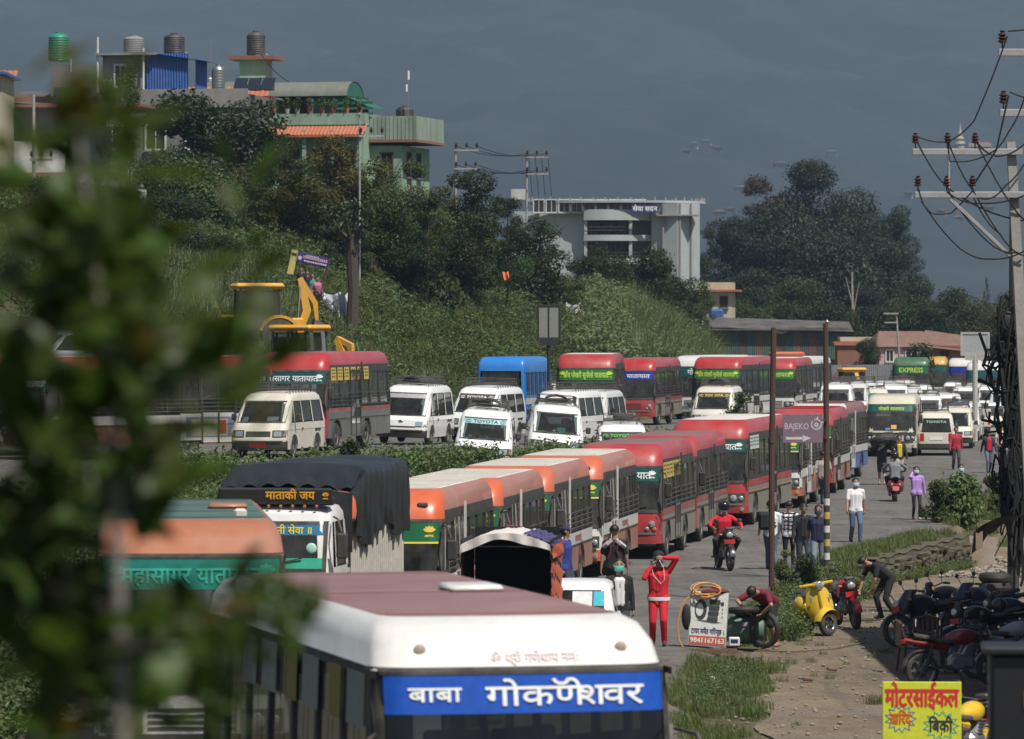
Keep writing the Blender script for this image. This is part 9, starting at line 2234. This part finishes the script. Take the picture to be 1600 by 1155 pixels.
for a in ((1482, 452, 100, 455, 'dense', L_DARK, 'dark round tree right of the gum clump'), (1541, 436, 62, 440, 'conifer', L_CON, 'pointed olive conifer near the billboard'), (1522, 462, 90, 430, 'dense', L_CON, 'olive bush-like tree left below the conifer'), (1580, 452, 90, 450, 'dense', L_DARK, 'dark tree behind the cable bundle'), (1462, 478, 90, 420, 'dense', L_DARK, 'low dark tree behind the red brick house'), (1560, 470, 70, 400, 'dense', L_CON, 'low olive tree at the right edge behind the cables'), (1600, 430, 80, 460, 'loose', L_DARK, 'dark tree at the photo right edge'), (1400, 476, 120, 430, 'dense', L_DARK, 'dark tree behind the leaning pole'), (1310, 478, 120, 436, 'dense', L_DARK, 'dark tree behind the long shed'), (1215, 476, 100, 440, 'dense', L_DARK, 'dark tree above the long shed left end'), (1150, 470, 90, 438, 'dense', L_MID, 'green tree beside the yellow house'), (1055, 430, 110, 380, 'dense', L_DARK, 'dark hedge-like tree below the block corner'), (1095, 450, 60, 400, 'loose', L_MID, 'thin green tree left of the yellow house'), (1352, 520, 50, 345, 'dense', L_DARK, 'small dark tree right of the yellow loader cabin')): tp(*a[:6], a[6], 'trees beyond the tin fence')
# bushes
for px, py, w, Y, lf, lb in ((1502, 770, 110, 144.5, L_WEED, 'big leafy bush hiding the masked walker'), (1462, 785, 60, 143, L_MID, 'smaller bush at the left end of the roadside bush'), (1560, 742, 60, 150, L_MID, 'bush against the dark cable pole at the road edge'), (1156, 610, 64, 176, L_MID, 'bush between the cream microbus and the red queue'), (755, 690, 56, 134, L_MID, 'round bush in front of the lowest microbus'), (545, 688, 56, 128, L_DARK, 'dark bush on the verge before the red bus'), (1195, 650, 50, 170, L_WEED, 'low bush beside the bare rusty pole'), (1258, 912, 60, 104, L_MID, 'leafy bush between the rusty poles'), (1225, 930, 40, 101.5, L_WEED, 'small bush by the tyre mender'), (1440, 532, 70, 335, L_DARK, 'far bush below the brown roofs')):
 tp(px, py, w, Y, 'shrub', lf, lb, 'roadside bushes', name='bush', cat='bush')
# uncountable growth
rg = np.random.default_rng(2)
cl_w = [clump('weed', s, 170, .42, .66, .075, L_WEED) for s in (1, 2)]; cl_g = clump('grass', 3, 60, .30, .38, .016, L_GRASS, True); cl_h = [clump('hill_weed', s, 190, .7, .95, .115, (L_WEED, L_MID, L_OLIVE)[s - 4]) for s in (4, 5, 6)]; cl_tall = clump('tall_grass', 7, 80, .7, 1.5, .05, L_BAMB, True)
# bank between the two roads
for i, me in enumerate(cl_w):
 n = 6000; Y = 62 + 118 * rg.random(n) ** .9; U_ = xur(Y); L_ = xl(Y); lo = np.maximum(U_ + .1, -.125 * Y); X = lo + (L_ - .35 - lo) * rg.random(n)
 k = ~((Y < 96) & (X > xl(Y) - .2)); scatter_on('bank_weeds', rg, X[k], Y[k], me, .6, 1.35)
n = 900; Y = 118 + 50 * rg.random(n); X = xur(Y) + .1 + 1.6 * rg.random(n) ** 1.4; scatter_on('edge_weeds', rg, X, Y, cl_w[0], 1.1, 1.9)
Y = 180 + 120 * rg.random(900); X = xur(Y) + .2 + (xl(Y) - xur(Y) - .4) * rg.random(900); scatter_on('strip_grass', rg, X, Y, cl_g, .8, 1.6)
# hill face
for i, me in enumerate(cl_h):
 n = 7000; Y = 152 + 190 * rg.random(n) ** 1.1; X = xc(Y) - 5.9 - 42 * rg.random(n); m = (X > -.118 * Y) & ((xc(Y) - X) < 48); X, Y = X[m], Y[m]
 k = np.sin(X * .33 + i * 2.1 + .05 * Y) + np.cos(Y * .13 + i * 2.1) + rg.normal(size=len(X)) * .45 > -.15; k &= ~((np.abs(X + 10.2) < 4.0) & (np.abs(Y - 192) < 8)); scatter_on('hill_weeds', rg, X[k], Y[k], me, .55, 1.5)
n = 2200; Y = 262 + 70 * rg.random(n); X = (955 + 125 * rg.random(n) - CX) * Y / F; m = X < xc(Y) - 6.2; scatter_on('tall_grass', rg, X[m], Y[m], cl_tall, 1.0, 2.3, tilt=.3); n = 2600; Y = 258 + 75 * rg.random(n); X = (925 + 160 * rg.random(n) - CX) * Y / F; m = X < xc(Y) - 6.2; scatter_on('reeds', rg, X[m], Y[m], clump('reed', 11, 260, .9, 2.2, .15, L_BAMB), .7, 1.7, tilt=.2)
n = 4500; Y = 168 + 95 * rg.random(n); X = xc(Y) - 5.8 - 16 * rg.random(n); m = np.sin(X * .5 + Y * .08) + np.cos(Y * .17) > -.2; scatter_on('hill_grass', rg, X[m], Y[m], cl_g, 1.2, 2.4)
n = 900; Y = 176 + 40 * rg.random(n); X = xc(Y) - 6.5 - 14 * rg.random(n); scatter_on('hill_grass', rg, X, Y, cl_tall, .5, .9)
# verges on the right
def verge(n, Y0, Y1, x0, x1, s0, s1, me=cl_g):
 Y = Y0 + (Y1 - Y0) * rg.random(n); X = xr(Y) + x0 + (x1 - x0) * rg.random(n) ** 1.3; zz = hb(X, Y) - .02; rot = np.stack([rg.normal(size=n) * .1, rg.normal(size=n) * .1, rg.random(n) * 6.28], 1); return scatter('verge_grass', np.stack([X, Y, zz], 1), rot, s0 + (s1 - s0) * rg.random(n), me)
verge(300, 72.5, 84.2, -.2, 1.35, .3, .66); verge(60, 73.5, 83.2, .2, 1.0, .3, .55, cl_w[0]); verge(120, 60, 71, -.2, .9, .3, .6); verge(520, 89.5, 111, -.05, 1.1, .6, 1.2); verge(240, 90, 112, .1, 1.3, .6, 1.0, cl_w[0]); verge(460, 114, 134.5, -.75, .5, .5, .95); verge(260, 115, 133.5, .55, .85, .35, .8); verge(200, 115, 133.5, .6, .95, .35, .7, cl_w[1]); verge(160, 140, 176, .0, 2.0, .6, 1.2); verge(36, 60, 100, 1.4, 4.2, .25, .45)
n = 22; Y = 73 + 2.5 * rg.random(n); X = xr(Y) + 3.0 + 1.6 * rg.random(n); scatter('yard_grass', np.stack([X, Y, hb(X, Y)], 1), np.zeros((n, 3)), .35 + .3 * rg.random(n), cl_g)
n = 26; Y = 60 + 2.0 * rg.random(n); X = (1310 + 90 * rg.random(n) - CX) * Y / F; scatter('yard_grass', np.stack([X, Y, hb(X, Y)], 1), np.zeros((n, 3)), .35 + .3 * rg.random(n), cl_g)
# grit and pebbles of the yard
def pebble():
 b = MB(); b.ball((0, 0, .4), 1, 6, 4, 0, (1, .8, .5)); return b.mesh('pebble', mat('pebble', (.27, .23, .18), .9, var=.4))
n = 5200; Y = 58 + 62 * rg.random(n); X = xr(Y) + .6 + 9 * rg.random(n); scatter('yard_gravel', np.stack([X, Y, hb(X, Y) - .01], 1), np.stack([rg.normal(size=n) * .2, rg.normal(size=n) * .2, rg.random(n) * 6.28], 1), .012 + .035 * rg.random(n) ** 3, pebble())
n = 500; Y = 125 + 12 * rg.random(n); X = xr(Y) + 1.3 + 3 * rg.random(n); scatter('rubble', np.stack([X, Y, hb(X, Y)], 1), np.stack([rg.normal(size=n) * .3, rg.normal(size=n) * .3, rg.random(n) * 6.28], 1), .03 + .10 * rg.random(n) ** 2, pebble())
for i, (px, py, lb) in enumerate(((1262, 1066, 'broken brick lying in the dirt yard'), (1300, 1050, 'smaller brick fragment beyond the broken brick'), (1112, 1068, 'crumpled white paper in the verge grass'), (1380, 1020, 'reddish brick shard near the shade edge'))):
 p = P(px, py); b = MB(); b.box((0, 0, .05), (.19, .09, .07) if i != 2 else (.12, .1, .12), 0, .02); o = ob('brick' if i != 2 else 'paper_scrap', b.mesh('brick', mat('brick_red', (.17, .085, .06), .9, var=.3, dust=.4) if i != 2 else PAPER)); o.location = (p.x, p.y, Z(p.x, p.y)); o.rotation_euler = (0, .1, i * .8 - .3); tag(o, lb, 'brick' if i != 2 else 'litter')
# ---- young tree close to the camera: out of focus leaves over the left of the view
LF1 = leafmat('near_leaf', (.036, .064, .010), (.070, .112, .015), (.11, .15, .022), transl=.5, scale=6, rough=.46); LF2 = leafmat('near_leaf_yellow', (.10, .11, .015), (.16, .11, .012), transl=.45, scale=6)
Yn = 8.4; kn = Yn / F
nt_ = thing('leafy_sapling', 'out of focus leafy sapling close to the camera on the left', 'tree', ((190 - CX) * kn, Yn, 4.0))
def NP(px, py, dy=0.0): return Vector(((px - 190) * kn, dy, (CAMZ - 4.0) - (py - HY) * kn))
b = MB(); b.tube([NP(192, 2300), NP(190, 1160), NP(186, 960), NP(184, 800), NP(170, 600), NP(150, 420), NP(120, 200), NP(110, 110)], [.016, .0125, .0115, .0105, .008, .006, .004, .002], 8); ob('trunk', b.mesh('trunk', mat('sapling_bark', (.22, .20, .17), .9)), nt_)
def nleaf(seed):
 R = random.Random(seed); b = MB(); n = 8
 def g(u, v):
  w = .5 * math.sin(math.pi * u ** .8) ** .9; s = -1 + 2 * v; return (s * w * .62, u - .0, -.20 * u * u + .14 * abs(s) * w + .03 * math.sin(u * 9 + seed))
 b.grid(n, 4, g); b.tube([(0, -.28, .03), (0, 0, 0)], .02, 4); return b.mesh('leaf', LF1)
LM = [nleaf(i) for i in range(4)]; LY = nleaf(9); LY.materials[0] = LF2
Rn = random.Random(12); twigs = MB(); cnt = 0; far_l = []
def near_leaf(px, py, size, dy, me=None, rot=None):
 global cnt
 p = NP(px, py, dy); o = ob('leaf', me or LM[cnt % 4], nt_, p, rot or (Rn.uniform(.1, 1.5), Rn.uniform(-.7, .7), Rn.uniform(0, 6.28)), (size * kn,) * 3); cnt += 1
clusters = [(110, 130, 45, 4), (140, 180, 70, 6), (125, 250, 70, 6), (60, 290, 80, 7), (170, 320, 70, 6), (40, 380, 80, 9), (130, 400, 90, 10), (200, 430, 70, 8), (60, 480, 90, 9), (150, 500, 100, 12), (240, 520, 80, 9), (320, 490, 60, 5), (30, 560, 80, 6), (120, 580, 100, 7), (220, 590, 90, 8), (310, 570, 60, 4), (60, 650, 90, 9), (170, 660, 100, 10), (260, 650, 60, 5), (340, 640, 40, 2), (40, 730, 80, 12), (140, 740, 90, 12), (230, 720, 60, 3), (60, 810, 80, 10), (160, 820, 60, 6), (30, 890, 70, 9), (100, 900, 70, 9), (60, 980, 80, 11), (30, 1060, 80, 12), (110, 1070, 80, 11), (60, 1130, 80, 12), (150, 1140, 70, 9), (250, 1010, 60, 5), (250, 1100, 70, 7), (300, 960, 50, 3)]
clusters += [(20, 300, 50, 5), (25, 450, 60, 8), (15, 700, 60, 8), (20, 950, 60, 8), (290, 600, 60, 6), (380, 560, 40, 3)]
for (cx_, cy_, rad, n) in clusters:
 a = NP(185, min(1150, cy_ + 60), 0); c_ = NP(cx_, cy_, 0); twigs.tube([a, a.lerp(c_, .5) + Vector((0, 0, -.01)), c_], [.004, .003, .0015], 4)
 for i in range(int(n * 1.35)):
  if i >= n * .62:
   far_l.append((cx_ + Rn.gauss(0, rad * .6), cy_ + Rn.gauss(0, rad * .6), Rn.uniform(74, 128), Rn.uniform(-.2, .9))); continue
  if cnt >= 285: continue
  near_leaf(cx_ + Rn.gauss(0, rad * .55), cy_ + Rn.gauss(0, rad * .55), Rn.uniform(74, 128), Rn.uniform(-.5, .5), LY if Rn.random() < .07 else None)
for px, py, s, rot in ((400, 300, 95, (1.25, .2, -1.0)), (372, 330, 60, (1.1, -.3, .3)), (428, 345, 70, (1.2, .2, 4.2)), (402, 520, 85, (1.3, .2, .2)), (405, 680, 80, (1.2, 0, -1.2)), (445, 672, 70, (1.1, .3, -1.5)), (385, 640, 60, (.9, .2, 1.2)), (352, 250, 50, (1.2, 0, 2)), (410, 390, 46, (1.0, .4, 3))): near_leaf(px, py, s, Rn.uniform(-.1, .1), LY if (px, py) == (405, 680) else None, rot)
twigs.tube([NP(184, 560), NP(300, 470), NP(395, 370), NP(402, 300)], [.004, .0035, .002, .001], 4); twigs.tube([NP(184, 760), NP(300, 690), NP(400, 690)], [.004, .003, .001], 4); b = MB()
for (px, py, s_, dy) in far_l:
 o_ = len(b.v); src_ = LM[len(b.v) % 4]; M_ = Matrix.Translation(NP(px, py, dy)) @ Euler((Rn.uniform(.1, 1.5), Rn.uniform(-.7, .7), Rn.uniform(0, 6.28))).to_matrix().to_4x4() @ Matrix.Scale(s_ * kn, 4)
 b.add([tuple(M_ @ v.co) for v in src_.vertices], [tuple(p.vertices) for p in src_.polygons])
ob('more_leaves', b.mesh('more_leaves', LF1, 60), nt_, kind='stuff')
ob('twig', twigs.mesh('twig', BARK), nt_)
# finer foliage low on the left, same distance
lob = []
for (px, py, r) in ((60, 1000, 90), (120, 1090, 100), (40, 860, 80), (250, 1060, 90), (330, 1020, 80), (300, 1120, 90), (400, 950, 60), (430, 1000, 50), (360, 930, 60), (470, 960, 36), (200, 980, 80), (40, 760, 90), (60, 500, 80), (90, 740, 100), (150, 450, 60)): p = NP(px, py, 0); lob.append(((p.x, p.y + .35, p.z), (r * kn, .25, r * kn), r))
V, Fq = leaf_cloud(np.random.default_rng(8), 1100, lob, .045, flat=.4, hollow=.1, aspect=.42); o = ob('small_leaves', np_mesh('small_leaves', V, Fq, LF1), nt_); o['kind'] = 'stuff'
